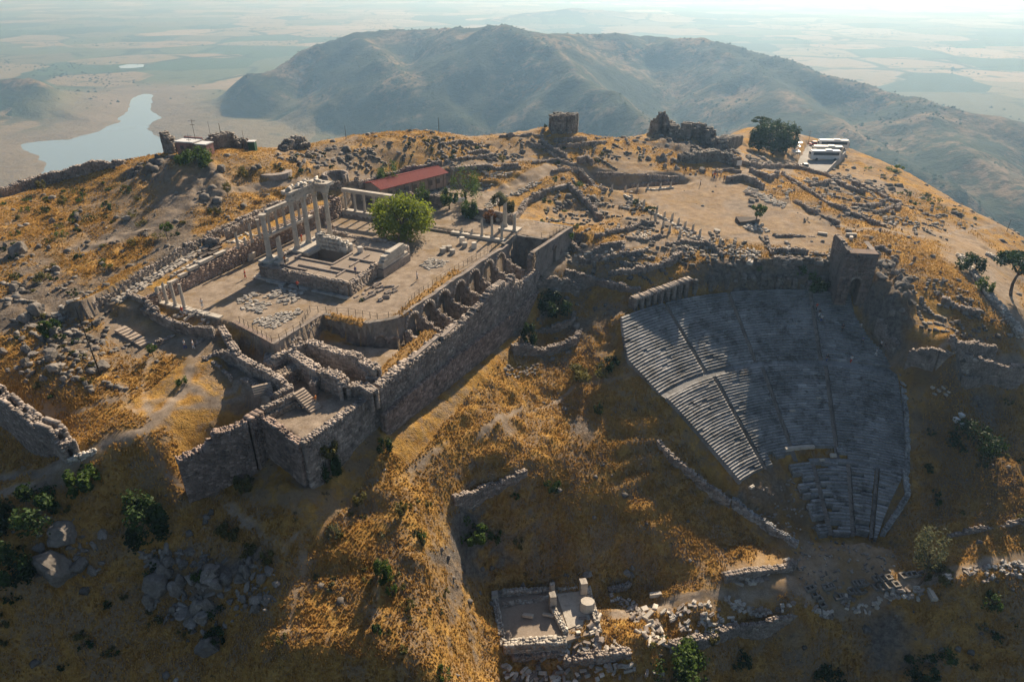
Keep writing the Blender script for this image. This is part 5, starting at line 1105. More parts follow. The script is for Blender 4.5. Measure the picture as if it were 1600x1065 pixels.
rock_field([(1350,405),(1400,400),(1440,470),(1430,530),(1380,520),(1345,470)], 40, .5, 1.6, 'dark rock of the crag right of the gate tower', 'rocks of the crag by the gate tower')
rock_field([(1000,245),(1110,250),(1120,280),(1010,262)], 26, .4, 1.3, 'dark rock in the rubble below the long dark ruin on the skyline', 'rocks below the skyline ruin')
rock_field([(1240,340),(1420,350),(1480,440),(1590,520),(1440,540),(1420,430)], 80, .25, .9, 'small rock strewn on the golden slope right of the gate tower', 'rocks on the golden slope right of the tower', stuff='hilltop_rocks')
rock_field([(690,850),(1000,880),(1000,900),(780,905),(690,880)], 22, .4, 1.1, 'pale rock in the shaded cliff above the small temple terrace', 'rocks of the shaded cliff')
rock_field([(0,330),(150,290),(260,320),(200,420),(60,470),(0,470)], 34, .3, 1.1, 'grey rock on the golden hillside at the upper left', 'rocks of the upper left hillside')
rock_field([(430,240),(700,212),(860,215),(780,262),(560,270),(430,290)], 150, .3, 1.1, 'dark rock on the stony hilltop behind the red roof', 'rocks of the stony hilltop', stuff='hilltop_rocks')
# loose stones too many to count, one mesh
def scatter(n, region, dens):
    x = RNG.uniform(region[0], region[1], n); y = RNG.uniform(region[2], region[3], n); k = RNG.random(n) < dens(x, y); return x[k], y[k]
def samp(arr, x, y):
    i = np.clip(np.searchsorted(xs, x) - 1, 0, len(xs) - 1); j = np.clip(np.searchsorted(ys, y) - 1, 0, len(ys) - 1); return arr[j, i]
def intheatre(x, y):
    r = np.hypot(x - TC[0], y - TC[1]); th = np.degrees(np.arctan2(y - TC[1], x - TC[0])); return (r < 57.5) & (r > 13) & (th < 136) & (th > 58)
def incourt(x, y):
    a, b = toL(x, y); return (a > 66) & (a < 152) & (b > -104.5) & (b < -46.5) | (a > 50) & (a < 70) & (b > -82) & (b < -50)
def d_st(x, y):
    rk = samp(rock, x, y); cl = sstep(-.1, .45, fbm(x, y, 7, 3, 201)); return np.where(intheatre(x, y) | incourt(x, y), 0, (.2 + .8 * rk) * (.12 + .88 * cl) * np.clip(1 - 1.15 * samp(path, x, y), .03, 1))
x, y = scatter(62000, (-120, 150, 50, 235), d_st)
n = len(x); r_ = .09 + .55 * RNG.random(n) ** 4 * (1 + .6 * samp(rock, x, y)) * (1 + .5 * sstep(100, 160, y))
base = np.array([[-1,-.8,-.3],[.9,-1,-.3],[1,.8,-.3],[-.8,1,-.3],[-.6,-.5,.6],[.5,-.7,.5],[.6,.5,.7],[-.5,.6,.45]])
an = RNG.random(n) * 6.28; V = base[None] * (1 + .5 * (RNG.random((n, 8, 3)) - .5)) * r_[:, None, None]; c, s_ = np.cos(an)[:, None], np.sin(an)[:, None]
V = np.stack([V[..., 0] * c - V[..., 1] * s_ + x[:, None], V[..., 0] * s_ + V[..., 1] * c + y[:, None], V[..., 2] + hgt(x, y)[:, None]], -1)
link('loose_stones', fast_mesh('loose_stones', V.reshape(-1, 3), (_F6[None] + np.arange(n)[:, None, None] * 8).reshape(-1, 4)), M_ROCK, kind='stuff', attr=np.repeat(.1 + .6 * RNG.random(n) ** 1.5, 6))

# ================================================================= GRASS AND PLANTS
def mat_leaf(name, c1, c2, trans=.45, rough=.6):
    m, t, b, o = newmat(name); n = N(t); a = n.attr('shade'); c = n.mix(a, c1, c2); n.l(c, b.inputs['Base Color']); b.inputs['Roughness'].default_value = rough; b.inputs['Specular IOR Level'].default_value = .0 if trans < .1 else .15
    tr = n.n('BsdfTranslucent'); n.l(n.mix(.5, c, tuple(min(1, v * 1.6) for v in c2)), tr.inputs[0]); mx = n.n('MixShader'); mx.inputs[0].default_value = trans
    n.l(b.outputs[0], mx.inputs[1]); n.l(tr.outputs[0], mx.inputs[2]); n.l(mx.outputs[0], o.inputs[0]); return m
M_GRASS = mat_leaf('dry_grass_blades', (.28, .14, .035), (.66, .43, .15), .25, .8)
def d_gr(x, y):
    p = np.maximum(samp(path, x, y), samp(rock, x, y) * .9); cl = sstep(-.35, .25, fbm(x, y, 5, 3, 211)); near = np.interp(y, [50, 110, 150, 220], [1, .8, .35, .15])
    return np.where(intheatre(x, y) | incourt(x, y), 0, np.clip(1 - 1.7 * p, 0, 1) * (.55 + .45 * cl) * near * (1 - .5 * samp(soil, x, y)))
x, y = scatter(720000, (-110, 125, 50, 215), d_gr)
ez = np.concatenate(EXTRA_TUFTS); nx_ = len(x); x = np.r_[x, ez[:, 0]]; y = np.r_[y, ez[:, 1]]; n = len(x); hh = .12 + .24 * RNG.random(n) * (1 + .5 * fbm(x, y, 6, 2, 215)); z = np.r_[hgt(x[:nx_], y[:nx_]), ez[:, 2]]
an = RNG.random((n, 3)) * 6.28; k3 = np.arange(3)
ca, sa = np.cos(an), np.sin(an); lean = .35 * hh[:, None]
cx = x[:, None]; cy = y[:, None]; wdt = .09 + .10 * RNG.random((n, 3))
v0 = np.stack([cx - sa * wdt, cy + ca * wdt, np.broadcast_to(z[:, None] - .08, (n, 3))], -1); v1 = np.stack([cx + sa * wdt, cy - ca * wdt, np.broadcast_to(z[:, None] - .08, (n, 3))], -1)
v2 = np.stack([cx + ca * lean, cy + sa * lean, z[:, None] + hh[:, None] * (.7 + .6 * RNG.random((n, 3)))], -1)
V = np.stack([v0, v1, v2], 2).reshape(-1, 3); gs = np.clip(.45 + .55 * fbm(x, y, 14, 4, 216) + .3 * (RNG.random(n) - .5), 0, 1)
link('dry_grass', fast_mesh('dry_grass', V, np.arange(n * 9).reshape(-1, 3), 3), M_GRASS, kind='stuff', attr=np.repeat(gs, 3))
print('tufts', n)

LEAFM = {'far': mat_leaf('distant_foliage', (.02, .03, .015), (.05, .065, .03), .05), 'lime': mat_leaf('yellow_green_leaves', (.045, .085, .01), (.26, .31, .03), .42), 'dark': mat_leaf('dark_leaves', (.012, .025, .008), (.05, .09, .022), .2), 'green': mat_leaf('green_leaves', (.022, .045, .01), (.10, .16, .03), .35),  # lime is the big tree's own yellow-green
         'olive': mat_leaf('olive_leaves', (.05, .055, .018), (.19, .17, .05), .35), 'pine': mat_leaf('pine_needles', (.012, .032, .014), (.05, .095, .03), .2), 'brown': mat_leaf('withered_leaves', (.10, .045, .02), (.27, .13, .05), .3), 'grey': mat_leaf('grey_green_leaves', (.05, .06, .035), (.18, .19, .10), .35)}
M_BARK = mat_stone('bark', (.06, .045, .035), (.16, .12, .09), 3, .95, attr=False)
def crown_mesh(seed, w, d, h, n, leaf, kind='round', lumps=14):
    """many leaf-sized faces gathered in clumps through the crown's volume"""
    rg = np.random.default_rng(seed); C = []
    for k in range(lumps):
        u = rg.normal(size=3); u /= np.linalg.norm(u) + 1e-9
        if kind == 'flat': c = np.array([u[0] * .8, u[1] * .8, abs(u[2]) * .25 + .6]); rad = rg.uniform(.22, .4)
        elif kind == 'bush': c = np.array([u[0] * .78, u[1] * .78, .30 + u[2] * .28]); rad = rg.uniform(.16, .42)
        else: c = np.array([u[0] * .68, u[1] * .68, .5 + u[2] * .38]); rad = rg.uniform(.18, .42)
        C.append((c, rad, rg.uniform(-.4, .4)))
    idx = rg.integers(0, lumps, n); c = np.array([C[i][0] for i in idx]); rad = np.array([C[i][1] for i in idx]); tone = np.array([C[i][2] for i in idx])
    u = rg.normal(size=(n, 3)); u /= np.linalg.norm(u, axis=1)[:, None]; rr_ = rad * rg.random(n) ** .28 * (1 + .16 * rg.normal(size=n)); p = c + u * rr_[:, None] * np.array([1, 1, .8 if kind != 'flat' else .4])
    p = p * np.array([w / 2, d / 2, h]); p[:, 2] = np.maximum(p[:, 2], .02 * h)
    q = rg.normal(size=(n, 3)); q /= np.linalg.norm(q, axis=1)[:, None]; q = q * .6 + u * .7; t1 = np.cross(q, rg.normal(size=(n, 3))); t1 /= np.linalg.norm(t1, axis=1)[:, None] + 1e-9; t2 = np.cross(q, t1); t2 /= np.linalg.norm(t2, axis=1)[:, None] + 1e-9
    s = leaf * (.6 + .8 * rg.random(n))[:, None]; V = np.stack([p - t1 * s, p + t2 * s * .7, p + t1 * s, p - t2 * s * .7], 1)
    me = fast_mesh('crown', V.reshape(-1, 3), np.arange(n * 4).reshape(-1, 4)); sh = np.clip(.45 + tone + .3 * (rg.random(n) - .5), 0, 1)
    a_ = me.attributes.new('shade', 'FLOAT', 'FACE'); a_.data.foreach_set('value', sh.astype(np.float32)); return me
def trunk_mesh(seed, h, r, w, limbs=5):
    rs = random.Random(seed); V = []; Fc = []
    def tube(p0, p1, r0, r1, n=5, bend=.1):
        segs = 4; prev = None; d = Vector(p1) - Vector(p0); q = d.to_track_quat('Z', 'Y')
        off = Vector((rs.uniform(-1, 1), rs.uniform(-1, 1), 0)) * bend * d.length
        for s in range(segs + 1):
            t = s / segs; c = Vector(p0) + d * t + off * math.sin(math.pi * t); rr_ = r0 + (r1 - r0) * t; i = len(V)
            for k in range(n): a = 2 * math.pi * k / n; V.append(tuple(c + q @ Vector((rr_ * math.cos(a), rr_ * math.sin(a), 0))))
            if prev is not None:
                for k in range(n): Fc.append((prev + k, prev + (k + 1) % n, i + (k + 1) % n, i + k))
            prev = i
    tube((0, 0, -.4), (0, 0, h), r, r * .65, 7)
    for k in range(limbs):
        a = k * 2.4 + rs.random(); tube((0, 0, h * .85), (math.cos(a) * w * rs.uniform(.5, .8), math.sin(a) * w * rs.uniform(.5, .8), h + w * rs.uniform(.3, 1)), r * .5, r * .12, 5)
    me = bpy.data.meshes.new('trunk'); me.from_pydata(V, [], Fc); me.materials.append(M_BARK); me.polygons.foreach_set('use_smooth', np.ones(len(Fc), bool)); return me
_pm = {}
def tree(name, label, cat, group, px, py, w, h, leaf, kind='round', trunk=1.2, n=900, lsz=.22, loc=None, lumps=14, dep=None):
    g = loc or G(px, py, dep or 55); e = empty(name, g, label, cat, group, random.uniform(0, 6.3)); key = (name, round(w, 1), round(h, 1), leaf, kind, n, random.randrange(3) if n < 700 else px)
    if key not in _pm:
        m1 = crown_mesh(hash(key[1:]) & 0xffff if False else int(w * 100 + h * 37 + n + (key[-1] if isinstance(key[-1], int) else 0)), w, w * .95, h - trunk, n, lsz, kind, lumps); m1.materials.append(LEAFM[leaf])
        m2 = trunk_mesh(int(w * 77 + px), trunk + (h - trunk) * .3, max(.06, w * .035), w * .38) if trunk > 0 else trunk_mesh(int(w * 77 + px), h * .35, .05, w * .3, 4)
        _pm[key] = (m1, m2)
    m1, m2 = _pm[key]
    o = bpy.data.objects.new('crown', m1); COL.objects.link(o); o.parent = e; o.location = (0, 0, trunk - .1)
    o = bpy.data.objects.new('trunk' if trunk > 0 else 'stem', m2); COL.objects.link(o); o.parent = e
    return e
TG_ = 'trees of the hilltop'
tree('broadleaf_tree', 'big yellow-green tree standing inside the temple court', 'tree', TG_, 0, 0, 14.2, 8.4, 'lime', 'round', .8, 11000, .24, loc=P(630, 372, .0), lumps=30)
def spot(name, px, py, wpx, hpx, leaf, label, kind='bush', tr=0, n=700, cat='shrub', group='shrubs on the slopes', lsz=None, lumps=12, dep=None):
    g = G(px, py, dep or 55); d = math.sqrt(g[0] ** 2 + g[1] ** 2 + (CZ - g[2]) ** 2); w = wpx * d / F; h = hpx * d / F * 1.05
    return tree(name, label, cat, group, px, py, w, h, leaf, kind, tr * h, n, lsz or max(.1, min(.24, w * .055)), loc=g, lumps=lumps)
for px, py, w, h, tr, lf, lb in [(612,304,48,46,.1,'green','round dark clipped tree between the red roof and the big green tree'),(657,322,31,32,.08,'green','smaller round dark tree just right of the big green tree'),(702,327,34,33,.2,'green','round dark tree on a short trunk left of the wide sign'),
      (728,316,60,50,.05,'green','broad dark green tree behind the wide white sign'),(735,339,30,26,.0,'green','low round bush at the edge of the gravel road by the grey wall'),(780,332,26,30,.35,'grey','thin pale tree beside the heap of marble pieces'),(797,333,16,18,.0,'olive','small olive bush right of the thin pale tree'),(766,346,22,18,.0,'brown','reddish withered bush above the grey rubble wall')]:
    spot('broadleaf_tree' if tr > .04 else 'shrub', px, py, w, h, lf, lb, 'round', tr, 2000, 'tree' if tr > .04 else 'shrub', TG_ if tr > .04 else 'shrubs round the court', .17, 16, dep=140)
for a in [(240,558,18,20,'green','small ball-headed tree at the fork of the footpaths','round',.45),(264,374,20,24,'green','small dark tree on the hillside above the marble block rows','round',.5),(357,308,16,20,'olive','small tree beside the upper path below the hut','round',.4),(343,340,14,18,'olive','right tree of a thin pair on the slope above the terrace','round',.4),(331,342,10,16,'olive','left tree of a thin pair on the slope above the terrace','round',.4),
          (1182,348,28,26,'green','lone tree on the open dusty terrace','round',.45),(1016,345,20,22,'dark','flat-topped small tree beside the row of short column stubs','flat',.5),(993,324,10,13,'green','tiny bright bush-like tree left of the row of column stubs','round',.3),(867,290,9,14,'green','tiny tree at the corner of the dusty square','round',.4),(785,262,12,20,'olive','small tree on the slope above the gravel road','round',.4),(726,208,7,10,'dark','tiny tree on the skyline left of the tall dark ruin','round',.45),(852,203,6,8,'dark','tiny bush tree just left of the tall dark ruin','round',.4),(100,330,14,22,'olive','pale young tree on the left hillside near the skyline wall','round',.4),(68,300,14,16,'olive','left young tree by the skyline wall','round',.3)]:
    spot('small_tree', a[0], a[1], a[2], a[3], a[4], a[5], a[6], a[7], 500, 'tree', TG_)
for a in [(1140,208,20,24,'left one of the two small umbrella pines on the skyline'),(1186,206,28,20,'right one of the two small umbrella pines on the skyline')]: spot('umbrella_pine', a[0], a[1], a[2], a[3], 'pine', a[4], 'flat', .45, 900, 'tree', TG_, .3)
for a in [(1208,240,56,36,'largest pine of the dark grove beside the parking terrace'),(1186,236,40,33,'left front pine of the dark grove beside the parking terrace'),(1228,236,42,36,'right pine of the dark grove beside the parking terrace'),(1205,222,44,28,'rear pine of the dark grove beside the parking terrace')]: spot('pine_tree', a[0], a[1], a[2], a[3], 'pine', a[4], 'round', .12, 2600, 'tree', TG_, .34, lumps=20)
spot('pine_tree', 1580, 462, 62, 56, 'pine', 'dark umbrella pine casting a round shadow near the right edge', 'flat', .38, 2600, 'tree', TG_, .28, lumps=24)
spot('feathery_tree', 1434, 915, 46, 92, 'grey', 'tall feathery tree on the lower terrace right of the stage floor', 'round', .38, 1500, 'tree', TG_, .16, lumps=22)
for a in [(1513,424,34,32,'dark','dark round bush beside the white rubble wall on the right',1100),(1537,457,22,28,'green','second bush beside the white rubble wall, lower right',800),(1062,1058,92,66,'green','big bright green bush at the bottom edge below the marble heaps',4200),(1275,452,34,30,'green','right one of two dark green bushes at the head of the theatre',1100),(1248,428,20,20,'green','left one of two dark green bushes at the head of the theatre',700),(1185,422,10,12,'green','tiny bright bush on the ledge above the theatre',300),
          (862,490,60,46,'dark','large dark bush below the end of the great wall',2000),(826,532,34,40,'dark','upright dark bush on the shaded slope under the end wall',1100),(920,585,62,26,'olive','low yellowish bush patch at the top of the golden ridge',1200),(955,575,30,26,'dark','dark bush right of the yellowish patch on the golden ridge',600),(508,706,40,38,'olive','bushy plant growing on the front corner of the bastion',1300),(520,745,34,56,'dark','dark ivy mass hanging on the lower wall of the bastion',1600),(600,706,28,34,'dark','dark bush at the foot of the great wall beside the bastion',800),
          (132,764,46,44,'green','green bush below the path at the city wall gap',1300),(45,815,90,60,'dark','wide dark bush at the left edge under the path',2600),(228,845,62,96,'dark','tall dark bush column on the slope below the city wall',3200),(20,905,60,80,'dark','black-green bush at the far left edge of the dark slope',1800),(355,838,34,26,'olive','lowest of three small bushes on the lit slope under the bastion',700),(387,865,26,24,'olive','middle of three small bushes on the lit slope under the bastion',600),(419,876,22,26,'olive','rightmost of three small bushes on the lit slope under the bastion',600),
          (380,762,34,30,'olive','pale bush among stones beneath the city wall',700),(320,756,22,20,'olive','small bush at the foot of the city wall end',500),(598,905,30,44,'green','bright green bush in the middle of the golden slope',1500),(612,925,18,20,'green','small green bush just below the bright green one',400),(590,988,18,24,'dark','dark bush lower on the golden slope',500),(563,786,22,30,'olive','grey-green bush on the upper golden slope',600),(522,838,24,28,'grey','pale grey bush on the golden slope casting a long shadow',600),(626,800,24,28,'olive','dull bush right of the others on the upper golden slope',600),(660,842,16,24,'green','fresh green bush at the brink of the rocky gully',500),
          (735,838,56,44,'green','large green bush at the top of the rocky gully',2000),(775,842,24,26,'green','green bush right of the large one over the gully',700),(812,852,20,20,'olive','small olive bush above the shaded cliff',500),(693,1058,22,34,'green','green bush at the bottom edge of the golden slope',700),(637,948,22,20,'olive','olive bush on the golden slope near the gully',500),(805,778,14,12,'green','small green bush below the short rubble wall',400),(862,762,30,22,'dark','dark patch bush on the golden ridge right of the rubble wall',700),(935,643,18,20,'dark','small dark round bush on the shaded golden bank',500),
          (1110,1000,26,24,'olive','bush hanging over the edge of the lower terrace',600),(1545,945,26,24,'green','left bush on the dark slope at the lower right',600),(1440,1048,50,30,'dark','dark bush at the bottom right of the picture',1100),(1480,1030,24,26,'green','bush just above the dark one at the bottom right',600),(1520,700,70,44,'dark','blackish bush patch in the shaded hollow right of the theatre',1500),(1460,900,44,18,'olive','yellow-green low bush by the path right of the feathery tree',700),(1290,1060,60,24,'dark','dark scrub at the bottom edge right of the big bush',900),
          (82,520,30,24,'green','round green bush on stony ground by the tall mast',900),(62,438,24,14,'olive','low green bush on the golden hillside at the left',500),(60,700,20,14,'dark','dark shrub on top of the city wall remains',400),(305,258,50,30,'green','large rounded bush in front of the small hut',1900),(228,262,8,8,'olive','tiny bush near the skyline below the knoll',250),(185,246,20,12,'olive','bush on the skyline at the knoll',500),(380,275,18,18,'olive','bush on the slope right of the knoll',500),(285,600,16,18,'green','ball-shaped bush on the golden plot beside the path',700),
          (440,1000,16,14,'olive','bush at the edge between dark and lit slopes near the bottom',400),(340,1000,30,26,'dark','dark bush beside the tip of the outcrop',700),(312,905,20,20,'green','green bush growing out of the boulder outcrop',700),(1155,1040,30,34,'dark','dark bush left of centre under the lower terrace edge',700),(1000,250,8,8,'olive','speck of bush above the excavated hollow',200),(905,290,16,9,'green','green weeds near the excavated hollow',300),(885,372,24,14,'green','green weeds by the corner of the end building',500),(565,470,8,6,'green','tiny weed tuft by the temple corner',150),(655,520,12,10,'green','bright weed on the vault ruins near the yard',300),(1400,268,26,12,'green','bush on the right skyline above the valley',500)]:
    spot('shrub', a[0], a[1], a[2], a[3], a[4], a[5], 'bush', 0, a[6])
# many small shrubs: individuals sharing meshes, region by region
def shrub_field(poly, n, w0, w1, leafs, label, group):
    pg = GP(poly); X = [p[0] for p in pg]; Y = [p[1] for p in pg]; k = 0; g = 0
    while k < n and g < n * 40:
        g += 1; x, y = random.uniform(min(X), max(X)), random.uniform(min(Y), max(Y))
        if not inpoly(np.array([x]), np.array([y]), pg)[0] or samp(path, np.array([x]), np.array([y]))[0] > .5: continue
        w = round(random.uniform(w0, w1) * 2) / 2; tree('low_shrub', label, 'shrub', group, 1, 0, w, round(w * .55, 1), random.choice(leafs), 'bush', 0, 170, .15, loc=(x, y, on(x, y)), lumps=8); k += 1
shrub_field([(0,320),(140,280),(300,330),(240,400),(120,460),(0,470)], 60, 1, 3, ['olive', 'green', 'dark'], 'low olive shrub on the golden hillside at the upper left', 'low shrubs of the upper left hillside')
shrub_field([(0,480),(150,500),(200,600),(100,640),(0,600)], 18, 1, 2, ['olive', 'dark'], 'low shrub in the stony ground left of the court entrance', 'low shrubs left of the court entrance')
shrub_field([(1400,280),(1500,330),(1540,350),(1440,330),(1340,260)], 22, 1.5, 3.5, ['olive', 'green', 'dark'], 'shrub on the steep golden edge above the right-hand valley', 'shrubs on the right-hand edge')
shrub_field([(850,310),(930,330),(900,390),(840,350)], 12, 1, 2, ['olive', 'green'], 'low shrub in the patch of weeds behind the end building', 'low shrubs behind the end building')
shrub_field([(480,800),(680,780),(700,900),(720,1050),(560,1050),(480,950)], 26, .8, 1.6, ['olive', 'grey', 'olive'], 'small dry shrub dotted over the sunlit golden slope', 'small shrubs of the golden slope')
shrub_field([(1430,600),(1600,620),(1600,820),(1450,820)], 16, 1, 2.4, ['dark', 'olive'], 'dark low shrub in the shaded hollow right of the theatre', 'shrubs of the shaded hollow')
shrub_field([(1000,1000),(1600,960),(1600,1060),(1000,1060)], 22, 1, 2.6, ['dark', 'olive', 'green'], 'dark low shrub on the slope below the lower terrace', 'shrubs below the lower terrace')
shrub_field([(0,800),(200,780),(420,960),(300,1060),(0,1060)], 22, 1, 2.6, ['dark', 'olive'], 'dark low shrub on the shaded slope at the lower left', 'shrubs of the dark lower left slope')
shrub_field([(420,240),(700,215),(900,225),(1000,250),(760,270),(430,300)], 50, .8, 2, ['olive', 'dark'], 'tiny shrub on the stony hilltop behind the red roof', 'tiny shrubs of the hilltop')
# scrub and trees of the far land
def far_blobs(name, n, gen, s0, s1, leaf):
    x, y = gen(n); z = far_h(x, y); n = len(x); s = s0 + (s1 - s0) * RNG.random(n) ** 2
    ok = (np.abs(z + 270) > .5) & ~(inpoly(x, y, [(p[0], p[1]) for p in LAKE])); x, y, z, s = x[ok], y[ok], z[ok], s[ok]; n = len(x)
    b = np.array([[1,0,.3],[0,1,.3],[-1,0,.3],[0,-1,.3],[.2,.1,1.1],[.7,.7,0],[-.7,.7,0],[-.7,-.7,0],[.7,-.7,0]]) 
    V = b[None] * (1 + .6 * (RNG.random((n, 9, 3)) - .5)) * s[:, None, None]; V = V + np.stack([x, y, z - .15 * s], -1)[:, None]
    f = np.array([[0,5,4],[5,1,4],[1,6,4],[6,2,4],[2,7,4],[7,3,4],[3,8,4],[8,0,4]]); Fc = (f[None] + np.arange(n)[:, None, None] * 9).reshape(-1, 3)
    link(name, fast_mesh(name, V.reshape(-1, 3), Fc, 3), LEAFM[leaf], kind='stuff', smooth=True, attr=np.repeat(.2 + .6 * RNG.random(n), 8))
def gen_h(n):
    r = RNG.uniform(750, 2100, n); a = RNG.uniform(-.72, .72, n); x, y = r * np.sin(a), r * np.cos(a)
    k = RNG.random(n) < sstep(-.25, .3, fbm(x, y, 170, 4, 301)) * sstep(FLOOR + 12, FLOOR + 40, far_h(x, y)); return x[k], y[k]
def gen_p(n):
    r = RNG.uniform(1500, 6500, n); a = RNG.uniform(-.75, .75, n); x, y = r * np.sin(a), r * np.cos(a)
    k = RNG.random(n) < sstep(.4, .62, fbm(x, y, 500, 5, 311, True)) * sstep(FLOOR + 30, FLOOR + 10, far_h(x, y)) * sstep(1900, 2600, r); return x[k], y[k]
far_blobs('hillside_scrub', 24000, gen_h, 1.0, 3.6, 'far'); far_blobs('valley_trees', 30000, gen_p, 1.8, 5, 'far')
# ================================================================= RUINS OF THE HILLTOP
def W_(label, pts, thick=.8, **k): return wall('ruin_wall', label, pts, thick, 'g', k.pop('mat', M_WALL), **k)
W_('crenellated city wall running down the skyline at the far left above the lake', [(0,308,1.6),(60,290,1.8),(110,278,2.0),(148,268,2.4)], 1.6, ragged=.25)
W_('continuation of the skyline city wall, joining the rocky knoll', [(148,268,2.2),(175,262,1.4),(195,258,1)], 1.4, ragged=.5)
W_('jagged upright wall stump left of the small hut on the skyline', [(262,238,4.6),(270,238,3.4),(277,238,1.5)], 1.8, ragged=.9, mat=M_ROCK, jit=.1)
W_('long dark mound of wall on the skyline right of the small hut', [(315,236,1.6),(335,232,2.7),(362,230,2.9),(380,232,2.2),(398,234,.8)], 2.6, ragged=.8, mat=M_ROCK, jit=.12)
W_('dark heap of masonry on the skyline between hut and poles', [(440,236,.6),(455,232,2),(470,230,2.6),(478,232,1.6)], 2.6, ragged=.7, mat=M_ROCK, jit=.12)
def tower(label, pts, thick, **k): return wall('ruined_tower', label, pts, thick, 'g', M_ROCK, cat='ruin', group='dark ruins on the skyline', jit=.14, bl=.8, bh=.5, shade=(.15, .6), **k)
tower('tall squat dark masonry block standing on the skyline', [(860,205,3.2),(868,204,4.3),(880,204,4.0),(893,205,4.7),(899,206,3)], 3.4, ragged=.5)
tower('low rounded dark ruin on the skyline right of the tall block', [(908,205,.8),(918,203,2.4),(932,202,3.0),(945,203,2.8),(948,204,.8)], 3.0, ragged=.4)
tower('small dark double hump on the skyline, middle of the ruins', [(975,202,2.6),(984,201,3.4),(992,201,2),(1003,201,1.3)], 2.6, ragged=.5)
tower('pointed dark ruin with a narrow top on the skyline', [(1014,206,1.4),(1024,205,3.2),(1033,205,5.8),(1040,205,3.2),(1052,206,1.6)], 3.2, ragged=.8)
tower('long broken dark wall stepping down right from the pointed ruin', [(1046,210,2.4),(1064,212,3.0),(1080,216,4.2),(1096,220,4.6),(1110,228,3.6),(1130,242,2.6),(1140,250,1.2)], 3.4, ragged=1.1)
tower('dark rampart foot running to the gateway by the white notice', [(1060,252,1.4),(1090,252,2.4),(1120,250,2.8),(1135,254,2.6),(1152,262,2.0)], 2.6, ragged=.6)
W_('small square stone hut ruin on the golden knoll beside the pines', [(1131,226,2.2),(1142,224,2.4),(1152,222,2.2)], 3.6, ragged=.2, mat=M_ROCK)
sign('white notice on the end of the dark rampart by the path to the car park', G(1154, 262), 1.6, 1.5, .6, .2, False)
